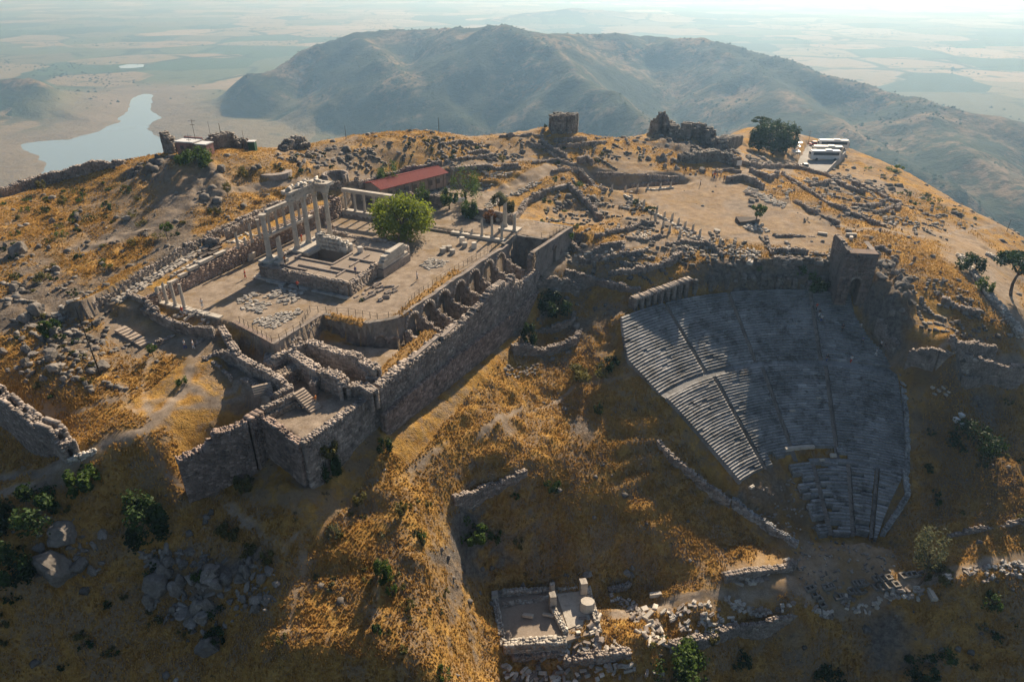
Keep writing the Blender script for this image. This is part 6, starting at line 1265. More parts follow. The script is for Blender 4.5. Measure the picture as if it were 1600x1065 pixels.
hillw = [([(780,215),(820,213),(850,212)],.9,'thin wall on the hilltop left of the tall dark block'),([(823,222),(850,235),(880,252),(902,262)],.8,'pale kerb wall running diagonally from the tall dark block to the path'),([(845,225),(862,236),(885,248)],1.6,'thick dark wall beside the diagonal pale kerb'),
 ([(866,222),(890,220),(916,218)],1.1,'upper of two parallel dark walls below the tall dark block'),([(870,231),(905,228),(945,225)],1.1,'lower of two parallel dark walls below the tall dark block'),([(903,255),(915,252),(926,258)],2.0,'dark masonry lump at the path by the excavated hollow'),
 ([(690,225),(720,223),(760,228)],.7,'low wall on the hilltop above the gravel road'),([(730,240),(760,238),(772,246)],.7,'short angled wall on the hilltop over the gravel road'),([(700,252),(740,247),(775,244)],.6,'low line of stones on the hilltop parallel to the path'),([(705,268),(745,264),(810,262)],1.4,'dark bank wall between path and gravel road, behind the stone triangle'),
 ([(832,255),(860,252),(900,258)],.8,'dark wall at the top end of the gravel road'),([(560,292),(600,276),(640,266),(690,258)],1.2,'dark bank wall close behind the red roof'),([(505,300),(530,292),(560,286)],1.4,'rubble wall behind the five-column colonnade'),([(862,270),(885,266),(905,268)],.9,'dark rim wall of the small pit at the top of the road'),
 ([(930,272),(970,272),(1010,276),(1060,280)],.7,'upper rim wall of the excavated hollow'),([(800,345),(822,318),(850,302),(885,293)],1.3,'long curving wall with sunlit top above the weeds'),([(888,293),(905,308),(925,328),(938,345)],1.5,'thick dark wall descending from the curving one'),
 ([(905,270),(925,290),(945,300)],1.2,'rough masonry running down beside the excavated hollow'),([(985,292),(1010,288),(1060,284)],.5,'low white line of stones at the foot of the excavated hollow'),([(1060,352),(1075,362),(1098,372)],.5,'broken kerb of squared stones at the path corner'),
 ([(978,362),(1000,352),(1022,352)],1.1,'back wall of the small foundation with white rubble'),([(980,372),(1005,376),(1040,368)],.5,'front kerb of the small foundation with white rubble'),([(930,372),(950,366),(975,360)],.9,'dark wall ridge left of the small foundation'),([(925,395),(950,384),(975,380),(972,400)],.9,'angular wall with steps left of the footpath bend'),
 ([(890,380),(905,392),(935,402)],.5,'low dark edge of stones near the end building'),([(865,448),(885,440),(882,430)],.7,'dark low wall at the end of the dusty yard by the dark bush'),([(838,450),(870,446),(890,452),(905,462)],2.4,'retaining wall in shade above the large dark bush'),
 ([(883,428),(930,442),(975,452),(1000,455)],1.3,'dark terrace wall curving above the buttressed wall'),([(905,410),(960,400),(1005,396)],.8,'slab-edged wall beside the footpath above the theatre'),([(950,430),(1010,424),(1050,412),(1062,400)],1.5,'golden-topped bank wall above the buttressed wall'),
 ([(1040,385),(1070,378),(1100,384)],.6,'left rubble kerb on the terrace edge over the theatre'),([(1100,380),(1118,392),(1130,402)],.9,'diagonal kerb wall on the terrace edge over the theatre'),([(1196,372),(1206,398)],.7,'double kerb at the left side of the pale rectangular foundation'),([(1204,393),(1235,393),(1262,398)],1.0,'front wall of the pale rectangular foundation at the terrace edge'),
 ([(1212,370),(1250,369),(1275,370)],.4,'back kerb of the pale rectangular foundation'),([(1208,406),(1242,409)],1.2,'front side of the open stone basin at the terrace edge'),([(1216,402),(1246,404)],.8,'rear side of the open stone basin at the terrace edge'),([(1272,398),(1302,400)],.6,'pale slab wall left of the gate tower'),([(1360,392),(1378,388),(1390,396)],.7,'layered rock ledge wall right of the gate tower top'),
 ([(1135,284),(1160,280),(1182,290),(1192,296)],1.8,'dark broken gateway wall beside the group of visitors'),([(1115,270),(1140,268),(1158,272)],1.0,'long dark stone of the gateway behind the visitors'),([(1172,268),(1200,282),(1214,276)],1.6,'round-ended rampart wall of the ramp by the parking terrace'),([(1160,258),(1185,262),(1225,262),(1245,264)],1.4,'dark wall in the shade of the pine grove'),
 ([(1222,272),(1260,298),(1300,322),(1350,345),(1390,358)],.9,'long dark wall line slanting down the right side of the hilltop'),([(1240,262),(1280,272),(1320,290)],1.3,'dark green-edged wall under the parking terrace'),([(1265,292),(1285,290),(1302,284)],1.4,'short wall with sunlit top in the right-hand foundations'),([(1302,284),(1325,296),(1352,304)],1.6,'dark thick wall right of the short sunlit one'),
 ([(1330,288),(1365,300),(1385,312)],1.4,'curving dark wall in the right-hand foundations'),([(1330,322),(1355,326),(1380,318)],1.2,'low wall closing the right-hand foundations'),([(1365,334),(1385,330),(1395,324)],.9,'oblique stub wall at the lower right foundations'),([(1240,315),(1262,328),(1290,340),(1310,352)],.8,'dark stone band along the edge of the dusty terrace'),([(1385,312),(1405,322),(1400,330)],1.4,'tumbled corner at the far right foundations'),
 ([(1400,545),(1380,520),(1372,505)],1.6,'dark wall stub climbing from the right end of the theatre'),([(1415,568),(1460,572),(1510,578),(1598,592)],3.2,'high dark retaining wall along the path right of the theatre'),([(1490,545),(1520,548),(1552,556)],2.2,'dark wall with pale crest above the path at the right'),([(1485,530),(1492,548),(1500,556)],1.2,'short crosswall at the left end of the pale-crested wall'),
 ([(1470,470),(1500,485),(1530,490)],1.3,'dark hollow wall on the golden slope at the right'),([(1590,602),(1540,595),(1500,592)],.6,'faint lower line of stones beneath the high dark wall at right'),([(800,520),(850,518),(895,505),(898,488)],1.0,'broken rim of the rocky mound left of the theatre'),([(800,548),(850,552),(900,535),(905,520)],1.6,'rounded stone face of the mound left of the theatre'),
 ([(1130,905),(1180,898),(1235,890),(1240,882)],1.6,'retaining wall under the left end of the stage floor'),([(950,922),(980,918),(984,912)],.8,'low white-topped wall on the terrace right of the small temple'),([(1480,838),(1530,828),(1600,815)],.7,'long faint wall across the shaded slope right of the feathery tree'),
 ([(1045,1012),(1095,1005),(1150,985)],2.0,'rough terrace wall beside the big green bush'),([(1150,985),(1230,968),(1300,962)],1.0,'edge wall of the lower terrace beneath the stone rows'),([(880,1035),(930,1030),(985,1022)],1.4,'broken terrace wall below the small temple'),([(800,1030),(830,1026),(870,1022)],.8,'low row of stones below the left part of the small temple')]
for k, (pts, h, lb) in enumerate(hillw): W_(lb, [(p[0], p[1], h * (.75 if h < 3 else 1)) for p in pts], .75 if h < 1.2 else 1.1, ragged=.35, jit=.06)
# low broken foundations too many and too worn to tell apart
bxr = Boxes()
for poly, n_, hh_ in [([(430,235),(560,222),(700,215),(860,212),(1000,215),(1040,250),(900,250),(700,262),(560,285),(430,300)], 70, .6), ([(1190,285),(1400,300),(1480,345),(1440,370),(1320,345),(1240,320)], 46, .7), ([(860,385),(1110,380),(1300,400),(1290,425),(1080,420),(960,440),(870,420)], 70, .6), ([(850,300),(930,290),(1040,345),(1000,375),(900,370),(840,340)], 44, .6), ([(0,430),(150,470),(200,600),(120,640),(0,600)], 34, .5), ([(1400,420),(1480,440),(1560,540),(1440,540)], 20, .5)]:
    pg = GP(poly); X = [p[0] for p in pg]; Y = [p[1] for p in pg]; k = 0
    while k < n_:
        x, y = random.uniform(min(X), max(X)), random.uniform(min(Y), max(Y))
        if not inpoly(np.array([x]), np.array([y]), pg)[0]: continue
        k += 1; an = random.choice([0, math.pi / 2]) + random.gauss(-.3, .25); L = random.uniform(2, 8); s_ = 0
        if samp(path, np.array([x]), np.array([y]))[0] > .6: continue
        while s_ < L:
            w_ = random.uniform(.35, .9); px_, py_ = x + math.cos(an) * s_, y + math.sin(an) * s_
            if random.random() > .2: bxr.add((px_ + random.gauss(0, .12), py_ + random.gauss(0, .12), on(px_, py_) + random.uniform(0, .35) * hh_), (w_ / 2, random.uniform(.2, .4), random.uniform(.25, .5) * hh_), an + random.gauss(0, .15), random.uniform(.15, .65), .08)
            s_ += w_
bxr.build('worn_foundations', M_ROCK, kind='stuff')
# big wall of the old city at the lower left
wall('city_wall', 'massive ruined city wall with crumbled crest at the left edge', [P(-60, 585, -1.4), P(0, 614, -1.9), P(35, 640, -2.4), P(62, 657, -2.2), P(86, 668, -2.6), P(104, 690, -3.4), P(112, 706, -5.4)], 1.9, -12, M_WALL, px=False, ragged=.9, jit=.07, white=.1, group=GRP_W)
wall('ruin_wall', 'white stones edging the path at the gap in the city wall', [(108,722,.5),(125,716,.5),(150,703,.3)], .7, 'g', M_MARBLE, ragged=.3, group=GRP_W, white=.5)
# white rubble walls at the right
wall('rubble_wall', 'long low white rubble wall bordering the dusty yard at the right', [(1498,400,.6),(1520,430,.7),(1545,465,.8),(1575,500,.9),(1594,528,1.0)], 1.5, 'g', M_MARBLE, ragged=.3, jit=.12, shade=(.3, 1), bl=.5, group=GRP_W)
wall('rubble_wall', 'short low white rubble wall curving behind the umbrella pine at the right', [(1540,398,.5),(1556,406,.6),(1575,408,.5),(1600,410,.6)], 1.2, 'g', M_MARBLE, ragged=.3, jit=.12, shade=(.3, 1), bl=.5, group=GRP_W)
# cliff face buttress below the terrace over the theatre
for k, (px, py) in enumerate([(1085,452),(1110,447),(1135,444),(1160,444),(1190,444),(1215,447),(1240,450),(1262,455)]):
    g = G(px, py); bx = Boxes(); z = g[2] - 1
    while z < g[2] + 2.2: bx.add((g[0], g[1], z + .3), (.45, .6, .28), random.uniform(-.2, .2), random.uniform(.2, .6), .12); z += .55
    tag(bx.build('masonry_pier', M_ROCK, loc=g), ['first (leftmost)', 'second', 'third', 'fourth', 'fifth', 'sixth', 'seventh', 'last (rightmost)'][k] + ' dark masonry pier in the rough face at the head of the theatre', 'pier', 'dark piers at the head of the theatre')
# ---- column stubs of the sanctuary: two rows and single ones
def stub(px, py, h, r, label): g = G(px, py); e = empty('column_stub', g, label, 'column', 'short column stumps of the dusty square'); column_parts(e, h, r, M_PALE, False, True); return e
for k, (px, py) in enumerate([(987,313),(996,322),(1006,322),(1026,333),(1038,339),(1050,344),(1060,350),(1070,356),(1082,362),(1093,370),(1108,382),(1124,384),(1024,345),(1036,355),(1046,362),(1062,370),(977,300),(956,298)]):
    stub(px, py, random.uniform(1.2, 1.9), .3, 'short marble column stump in the diagonal line beside the dusty square')
for k, (px, py) in enumerate([(996,296),(1012,295),(1032,294),(1048,292)]): stub(px, py, 1.4, .28, 'short marble column stump in the level row below the excavated hollow')
wall('kerb', 'diagonal white marble kerb carrying short column stumps across the square', [(975,305,.25),(1005,325,.25),(1040,344,.25),(1070,360,.25),(1104,380,.25)], .6, 'g', M_PALE, ragged=.05, group=GRP_W, bl=1.2, bh=.3)
wall('kerb', 'level white marble kerb at the far side of the dusty square', [(985,300,.25),(1020,297,.25),(1052,294,.25)], .6, 'g', M_PALE, ragged=.05, group=GRP_W, bl=1.2, bh=.3)
for lst in [([(1166,290),(1232,318),(1222,326),(1160,300)], 'dark stone in the three parallel rows laid out by the gateway', 'stones in the parallel rows', 64, -.52, (1.35, 1.4), M_MARBLE, .95, .08),
            ([(1165,300),(1195,302),(1190,308),(1166,306)], 'dark block in the packed stack beside the parallel rows', 'blocks of the packed stack', 12, -.3, (1.2, .9), M_WALL, 1.1, .1),
            ([(1160,350),(1190,350),(1200,362),(1165,362)], 'broken slab in the litter under the lone tree', 'slabs under the lone tree', 22, .3, (1.4, 1.1), M_MARBLE, 1.0, .8),
            ([(1055,388),(1090,376),(1098,384),(1060,394)], 'grey rubble stone in the oval heap beside the footpath', 'stones of the oval heap', 60, .3, (.8, .75), M_MARBLE, .6, .8),
            ([(1130,390),(1180,388),(1190,400),(1140,402)], 'tumbled stone on the terrace edge above the theatre', 'tumbled stones at the terrace edge', 30, .6, (1.2, 1.0), M_MARBLE, .9, .9),
            ([(885,402),(960,392),(975,402),(900,412)], 'tumbled pale block beside the footpath from the end building', 'tumbled blocks by the footpath', 30, .5, (1.3, 1.1), M_MARBLE, .95, .7),
            ([(1050,352),(1080,362),(1092,378),(1062,365)], 'squared block scattered along the diagonal kerb', 'blocks along the diagonal kerb', 18, -.7, (1.3, 1.1), M_MARBLE, .9, .4),
            ([(985,366),(1015,360),(1020,372),(990,376)], 'white rubble in the small foundation by the path', 'rubble of the small foundation', 22, .2, (.9, .8), M_PALE, .7, .9),
            ([(795,305),(835,282),(845,286),(812,305)], 'marble piece in the long heap right of the gravel road, upper part', 'pieces of the upper roadside heap', 44, .6, (1.0, .85), M_MARBLE, .8, .6),
            ([(755,322),(780,305),(795,306),(765,328)], 'marble piece in the heap right of the gravel road, lower part', 'pieces of the lower roadside heap', 24, .6, (1.0, .9), M_MARBLE, .8, .6),
            ([(755,270),(800,270),(792,276),(770,280)], 'grey stone in the low triangular stack left of the gravel road', 'stones of the triangular stack', 30, .1, (.95, .9), M_MARBLE, .8, .1),
            ([(668,296),(700,290),(705,300),(672,308)], 'marble piece in the rows between the red roof and the round trees', 'pieces between the roof and the trees', 30, .6, (1.1, .95), M_MARBLE, .85, .4),
            ([(748,286),(770,284),(765,296),(750,298)], 'marble piece in the rows right of the broad dark tree', 'pieces right of the broad tree', 16, .6, (1.1, .95), M_MARBLE, .85, .4),
            ([(78,490),(150,462),(168,468),(95,500)], 'upright grey slab in the ranks beside the tall mast', 'slabs ranked beside the mast', 36, .9, (1.2, .9), M_MARBLE, .9, .1),
            ([(1448,600),(1480,602),(1488,620),(1462,622)], 'pale slab laid out on the shaded slope right of the theatre', 'pale slabs on the shaded slope', 20, 1.9, (1.3, .9), M_PALE, .8, .1),
            ([(785,570),(842,568),(838,584),(790,586)], 'grey stone in the heap on the slope under the great wall', 'stones of the slope heap', 34, .3, (1.0, .9), M_ROCK, .8, .9)]:
    sf = 'scattered_stones' if lst[2] in ('stones in the parallel rows', 'stones of the oval heap', 'tumbled stones at the terrace edge', 'rubble of the small foundation', 'pieces of the upper roadside heap', 'pieces of the lower roadside heap', 'stones of the triangular stack', 'pieces between the roof and the trees', 'pieces right of the broad tree', 'stones of the slope heap', 'tumbled blocks by the footpath') else None
    block_rows(lst[0], lst[1], lst[2], lst[3], lst[4], lst[5], lst[6], lst[7], yj=lst[8], stuff=sf)
for px, py, yw, lb in [(1285,366,-.5,'pale beam lying on the open terrace left of the gate tower'),(1330,368,-.4,'longer pale beam lying near the golden slope by the gate tower'),(1329,373,1.2,'short block beside the longer beam near the golden slope'),(1120,362,-.4,'single dark-topped block on the dusty terrace'),(885,398,.2,'white squared block at the foot of the end building, lower one'),(890,392,.2,'white squared block at the foot of the end building, middle one'),(896,385,.2,'white squared block at the foot of the end building, upper one'),(1062,398,.6,'white block on the rubble above the buttressed wall'),(1172,412,1.0,'white column piece beside the small dark apse at the terrace edge'),
                       (1480,903,.2,'pale upright block at the right of the feathery tree'),(1455,930,1.5,'white cube by the path below the feathery tree'),(1230,878,.3,'bluish pale block at the end of the wall under the stage floor'),(1008,952,.3,'grey hollow block on the terrace right of the small temple'),(1024,950,1.2,'second grey block on the terrace right of the small temple'),(1024,930,.1,'white beam alone on the shaded terrace'),(1012,962,.7,'small pale cube near the path right of the small temple')]:
    g = G(px, py); piece('marble_block', lb, 'stone block', 'single loose blocks', g[0], g[1], g[2], yw, M_PALE, BLK, 1.25, v=3 if 'beam' in lb else None)
for px, py in [(1502,650),(1494,658),(1504,667)]:
    g = G(px, py); piece('marble_block', 'one of three white cubes on the dark slope far right', 'stone block', 'three white cubes', g[0], g[1], g[2], .3, M_WHITE, [(1, 1, .8)], .9)
# dark slab under the lone tree
g = G(1167, 347); piece('dark_slab', 'dark raised slab left of the lone tree on the dusty terrace', 'stone slab', None, g[0], g[1], g[2], 0, M_CORE, [(4.2, 2.6, .9)], 1, .02) if False else None
o = link('dark_slab', box_mesh('dark_slab', (4.6, 2.8, 1.0), M_CORE, .25, 4), None, loc=(g[0], g[1], g[2] - .2)); o.rotation_euler = (0, 0, .1); tag(o, 'dark raised slab left of the lone tree on the dusty terrace', 'stone slab')
# well
g = G(428, 263); g = (g[0], g[1], g[2] - .75); we = empty('round_cistern', g, 'round stone-rimmed cistern on the hilltop with a dark mouth', 'well')
V, Fc = lathe([(3.9, -1.0), (3.7, .15), (2.3, .25), (2.1, .2), (2.0, -.4)], 28, 0, False); Fc.append(tuple(range(4 * 28, 5 * 28))); obj('rim', V, Fc[:-1], M_WALL, we, attr=np.full(len(Fc) - 1, .6)); V2 = V[4 * 28:]; obj('shaft_shade_disc', V2, [tuple(range(28))], M_CORE, we)  # dark disc below the rim: the shade of the shaft as colour
g = P(527, 300, 3.4); we = empty('round_basin', (g[0], g[1], on(g[0], g[1])), 'curved stone enclosure behind the corner of the temple court', 'ruin')
bx = Boxes()
for k in range(22):
    a = -.5 + k * .22; bx.add((g[0] + 2.7 * math.cos(a), g[1] + 2.7 * math.sin(a), on(g[0], g[1]) + .9), (.35, .3, 1.1), a + math.pi / 2, .5, .03)
pchild(bx.build('ring_wall', M_WALL, kind='stuff'), we)

# ================================================================= LOWER TERRACE: the small temple and the stone rows
dt = empty('small_temple_podium', P(780, 1000, -38.6), 'small rectangular temple platform with white marble edges on the lower terrace', 'temple ruin')
zt = -37.9
q = {'A': P(772, 930, zt), 'B': P(862, 922, zt), 'C': P(918, 915, zt), 'D': P(936, 985, zt), 'E': P(885, 1000, zt), 'F': P(786, 1008, zt)}
pavpts = [q[k] for k in 'ABCDEF']
top = [(p[0] - dt.location[0], p[1] - dt.location[1], zt - .1 - dt.location[2]) for p in pavpts]; bot = [(x, y, z - 2.6) for x, y, z in top]; n_ = len(top)
obj('platform', top + bot, [tuple(range(n_))] + [(i, i + n_, (i + 1) % n_ + n_, (i + 1) % n_) for i in range(n_)], M_PAVE, dt, attr=np.full(n_ + 1, .6))
def dwall(nm, a, b, hz, th, mat=M_MARBLE, zb=-40.6, **k):
    bx = Boxes(); masonry(bx, [(a[0], a[1], zt + hz), (b[0], b[1], zt + hz)], zb, th, bl=.8, bh=.33, ragged=k.get('rg', .3), jit=.06, white=.06, shade=(.15, .6)); pchild(bx.build(nm, mat), dt)
dwall('edge_course', q['A'], q['B'], .6, .8); dwall('edge_course', q['A'], q['F'], .5, .9); dwall('edge_course', q['F'], q['E'], .4, 1.4); dwall('edge_course', q['B'], q['C'], .1, .6); dwall('edge_course', q['C'], q['D'], .15, .8)
dwall('inner_course', P(785, 945, zt), P(858, 934, zt), .35, .7, zb=zt - .3); dwall('cross_wall', P(862, 950, zt), P(884, 990, zt), .45, .9, zb=zt - .3); dwall('cross_wall', P(866, 930, zt), P(862, 948, zt), .5, .7, zb=zt - .3)
m2 = obj('paving', [(p[0] - dt.location[0], p[1] - dt.location[1], zt + .03 - dt.location[2]) for p in [P(870, 928, zt), P(915, 922, zt), P(922, 968, zt), P(888, 982, zt)]], [(0, 1, 2, 3)][::1], M_PALE, dt, attr=np.full(1, .5))
for px, py, s, lb in [(863,946,(1.0,1.0,2.6),'standing pillar stub in the middle of the small temple'),(862,928,(.7,.7,2.4),'pointed upright stone behind the pillar stub of the small temple'),(911,925,(1.1,1.1,2.6),'pale squared pillar at the back right corner of the small temple'),(773,935,(1.0,1.0,1.2),'white corner block at the back left of the small temple')]:
    p = P(px, py, zt + .1); o = link('pillar', box_mesh('pillar', s, M_MARBLE, .12, px), None, loc=p); o.rotation_euler = (0, 0, .2); tag(o, lb, 'pillar', 'upright stones of the small temple')
p = P(917, 950, zt + .2); o = piece('column_drum', 'round drum standing at the right edge of the small temple', 'column drum', None, p[0], p[1], zt + .05, 0, M_PALE, [(1.1, .8)] * 3 if False else DR, 1.7, .03)
for px, py, yw, lb in [(825,962,-.2,'left white bar lying on the floor of the small temple'),(857,961,-.2,'right white bar lying on the floor of the small temple')]:
    p = P(px, py, zt + .1); piece('marble_bar', lb, 'stone block', 'white bars on the small temple floor', p[0], p[1], zt + .1, yw, M_PALE, BLK, .95, v=3)
FRG = [(.38, 1.6), (.45, 1.1), (.32, 2.0)]
def tumble(poly, n, label, group, mat=M_MARBLE, sc=1.0, cyl=.3, stuff=None):
    sc *= PSC; n = int(n * (1.3 if not stuff else 1.8))
    pg = GP(poly); X = [p[0] for p in pg]; Y = [p[1] for p in pg]; k = g = 0
    mat0 = mat
    while k < n and g < n * 40:
        g += 1; x, y = random.uniform(min(X), max(X)), random.uniform(min(Y), max(Y)); mat = mat0 if random.random() > .4 else M_WALL
        if not inpoly(np.array([x]), np.array([y]), pg)[0]: continue
        if stuff:
            q_ = sc * random.uniform(.8, 1.2); stuff_piece(stuff, random.choice(pool('column_fragment', mat, FRG) if random.random() < cyl else pool('marble_block', mat, BLK)), (x, y, on(x, y) - .05), (random.uniform(-.2, .2), random.uniform(-.2, .2), random.gauss(.6, .7)), (q_, q_, q_), mat); k += 1; continue
        if random.random() < cyl: piece('column_fragment', label, 'column piece', group, x, y, on(x, y), random.gauss(1.2, .8), mat, FRG, sc, .15)
        else: piece('marble_block', label, 'stone block', group, x, y, on(x, y), random.gauss(.6, .7), mat, BLK, sc, .2)
        k += 1
tumble([(905,965),(935,960),(940,1000),(900,1010)], 12, 'large fallen fragment heaped at the right corner of the small temple', 'fragments at the small temple corner', M_PALE, 1.1)
tumble([(840,1010),(960,1000),(980,1022),(850,1035)], 36, 'fallen marble piece on the strip below the small temple', 'marble pieces below the small temple', M_MARBLE, .95, stuff='strewn_marble')
tumble([(780,1035),(930,1040),(1040,1055),(1040,1064),(780,1064)], 44, 'marble piece in the loose heaps at the bottom edge', 'marble pieces at the bottom edge', M_PALE, .95, stuff='strewn_marble')
tumble([(985,965),(1030,972),(1040,1010),(1000,1005)], 26, 'long marble piece in the bundle right of the small temple', 'long pieces right of the small temple', M_PALE, 1.05, .6)
tumble([(950,930),(985,935),(1010,965),(975,955)], 20, 'thin slab in the ranked group between temple and path', 'thin slabs between temple and path', M_MARBLE, .8, 0, stuff='strewn_marble')
tumble([(1035,955),(1120,940),(1130,955),(1050,975)], 20, 'weathered block along the first stone row right of the path bend', 'blocks of the first stone row', M_MARBLE, 1.0, .1)
tumble([(1060,975),(1150,960),(1150,985),(1070,1000)], 26, 'upright-leaning stone on the golden strip above the big bush', 'stones on the golden strip', M_MARBLE, .9, .2, stuff='strewn_marble')
tumble([(1130,930),(1260,945),(1300,955),(1290,968),(1140,950)], 44, 'pale block in the long line along the lower terrace edge', 'blocks along the lower terrace edge', M_MARBLE, .9, .15, stuff='strewn_marble')
tumble([(1310,925),(1375,935),(1370,955),(1320,950)], 26, 'bright marble piece in the pile where the shadow ends', 'pieces in the pile at the shadow edge', M_PALE, .9, .2)
tumble([(1380,925),(1440,920),(1440,938),(1390,945)], 18, 'sunlit stone in the row below the feathery tree', 'stones below the feathery tree', M_MARBLE, .9, .1, stuff='strewn_marble')
tumble([(1500,890),(1600,875),(1600,905),(1520,910)], 34, 'dark-edged stone strewn beside the path at the far right', 'stones by the path at the far right', M_MARBLE, .8, .1, stuff='strewn_marble')
tumble([(1130,895),(1200,890),(1200,908),(1150,912)], 14, 'bluish white boulder-like block in the shaded nook under the slope', 'blocks in the shaded nook', M_PALE, 1.1, 0)
tumble([(1175,770),(1240,745),(1290,840),(1410,850),(1400,905),(1250,915),(1240,860)], 110, 'small grey stone strewn over the stage floor below the theatre', 'stones strewn on the stage floor', M_ROCK, .55, 0, stuff='strewn_marble')
# square sockets of the stage building: stone frames round a dark plate, the hole's shade put into its colour
sock = []
for cx_, cy_ in [(1262,921),(1268,919),(1272,930),(1279,936),(1284,945),(1308,933),(1316,932),(1322,932),(1330,924),(1338,924),(1346,923),(1337,912),(1344,912),(1350,911),(1370,905),(1380,904),(1388,903),(1370,918),(1380,918),(1390,916),(1412,900),(1420,899),(1428,898),(1400,914),(1290,918),(1298,916),(1440,898)]:
    g = G(cx_, cy_); s = random.uniform(.5, .68); e = empty('stone_socket', (g[0], g[1], g[2] + .02), 'square stone socket with a dark hole in the stage floor', 'stone socket', 'square sockets of the stage building', .2 + random.uniform(-.1, .1))
    if 'sockme' not in globals():
        sockme = [box_mesh('kerb', (2.0, .42, .45), M_MARBLE, .03), box_mesh('kerb', (.42, 1.16, .45), M_MARBLE, .03), box_mesh('hole', (1.1, 1.1, .06), M_CORE, 0)]
    for me, (dx_, dy_) in ((sockme[0], (0, .79)), (sockme[0], (0, -.79)), (sockme[1], (.79, 0)), (sockme[1], (-.79, 0)), (sockme[2], (0, 0))):
        o = bpy.data.objects.new(me.name, me); COL.objects.link(o); o.parent = e; o.location = (dx_ * s, dy_ * s, -.08); o.scale = (s, s, 1)

# ================================================================= BUILDINGS, VEHICLES, POLES, PEOPLE
M_ROOF = None
m, t, b, o = newmat('red_roof'); n = N(t); wv = n.n('TexWave'); wv.inputs['Scale'].default_value = 1.4; wv.bands_direction = 'X'; n.l(n.coord('Object'), wv.inputs[0])
n.l(n.mix(n.noise(1.2, 5, .7, n.coord('Object')), (.15, .035, .035), (.25, .07, .06)), b.inputs['Base Color']); n.bump(wv.outputs['Fac'], .5, .12, b); M_ROOF = m
def house(name, label, c, e1, e2, w_, zb, zlow, zhigh, wallm, roofm, over=.5):
    """long shed: eave line e1-e2 at the front, roof rising to the back"""
    e = empty(name, c, label, 'building'); dx, dy = e2[0] - e1[0], e2[1] - e1[1]; L = math.hypot(dx, dy); yaw = math.atan2(dy, dx); e.rotation_euler = (0, 0, yaw)
    return e, L
r1 = P(594, 297, 4.7); r2 = P(700, 270, 4.7); L = math.hypot(r2[0] - r1[0], r2[1] - r1[1]); yaw = math.atan2(r2[1] - r1[1], r2[0] - r1[0])
b1 = P(568, 286, 5.6); wid = 7.2
mid = ((r1[0] + r2[0]) / 2, (r1[1] + r2[1]) / 2); e = empty('long_shed', (mid[0], mid[1], 1.5), 'long low building with a red corrugated roof behind the temple court', 'building', None, yaw)
def lp(name, me, loc, rot=(0, 0, 0), par=None): o = link(name, me, None, par or e); o.location = loc; o.rotation_euler = rot; return o
for s in (-1, 1):
    for k in range(9):
        x0 = -L / 2 + L * k / 9
        o = link('roof_sheet', box_mesh('roof_sheet', (L / 9 + .02, wid / 2 + .55, .1), M_ROOF, 0), None, e); o.location = (x0 + L / 18, wid / 2 + s * (wid / 4 + .05), 3.25 + (.48 if True else 0)); o.rotation_euler = (-s * .26, 0, 0)
lp('wall', box_mesh('wall', (L - .8, .35, 3.0), M_REDWALL, 0), (0, .5, 0)); lp('wall', box_mesh('wall', (L - .8, .35, 3.0), M_REDWALL, 0), (0, wid - .5, 0))
for s in (-1, 1):
    V = [(0, -wid / 2 + .5, 0), (0, wid / 2 - .5, 0), (0, wid / 2 - .5, 3.2), (0, 0, 4.1), (0, -wid / 2 + .5, 3.2)]; V2 = [(x + .3, y, z) for x, y, z in V]
    o = obj('gable', V + V2, [(0, 1, 2, 3, 4), (9, 8, 7, 6, 5)] + [(i, (i + 1) % 5 + 0, (i + 1) % 5 + 5, i + 5)[::-1] for i in range(5)], M_WALL, e); o.location = (s * (L / 2 - .5) - .15, wid / 2, 0)
for k in range(7):
    x = -L / 2 + 3 + k * (L - 6) / 6; lp('door' if k % 3 == 1 else 'window', box_mesh('window', (1.1, .08, 2.2 if k % 3 == 1 else 1.2), M_CORE, 0), (x, .3, 0 if k % 3 == 1 else 1.1))
    lp('porch_post', box_mesh('porch_post', (.16, .16, 3.1), M_WOOD, 0), (x + 1.2, -.3, 0))
# small hut on the skyline
g = G(306, 240); e = empty('small_hut', (g[0], g[1], g[2]), 'small pink-brown hut with flat white roofs and aerials on the skyline', 'hut', None, -.25)
M_PINK = flat_mat('pink_plaster', (.36, .20, .17), .9)
lp('wall', box_mesh('wall', (4.2, 3.2, 2.7), M_PINK, 0), (-1.2, 0, 0)); lp('roof', box_mesh('roof', (4.6, 3.6, .22), M_WHITE, 0), (-1.2, 0, 2.7)); lp('annex', box_mesh('annex', (2.8, 2.6, 2.3), M_PINK, 0), (2.4, .2, 0)); lp('roof', box_mesh('roof', (3.0, 2.9, .2), M_WHITE, 0), (2.4, .2, 2.3))
lp('parapet', box_mesh('parapet', (4.7, .25, .5), M_PINK, 0), (-1.2, 1.75, 2.7)); lp('window', box_mesh('window', (.8, .1, .8), M_CORE, 0), (-1.9, -1.6, 1.2)); lp('door', box_mesh('door', (.9, .1, 1.9), M_WOOD, 0), (-.3, -1.6, 0)); lp('window', box_mesh('window', (.6, .1, .7), M_CORE, 0), (2.5, -1.1, 1.0))
g = G(396, 236); e = empty('green_kiosk', g, 'small dark green cabin with a pale lid on the skyline right of the hut', 'cabin'); lp('body', box_mesh('body', (1.5, 1.5, 2.2), flat_mat('green_paint', (.03, .09, .05)), 0), (0, 0, 0)); lp('lid', box_mesh('lid', (1.7, 1.7, .15), M_WHITE, 0), (0, 0, 2.2))
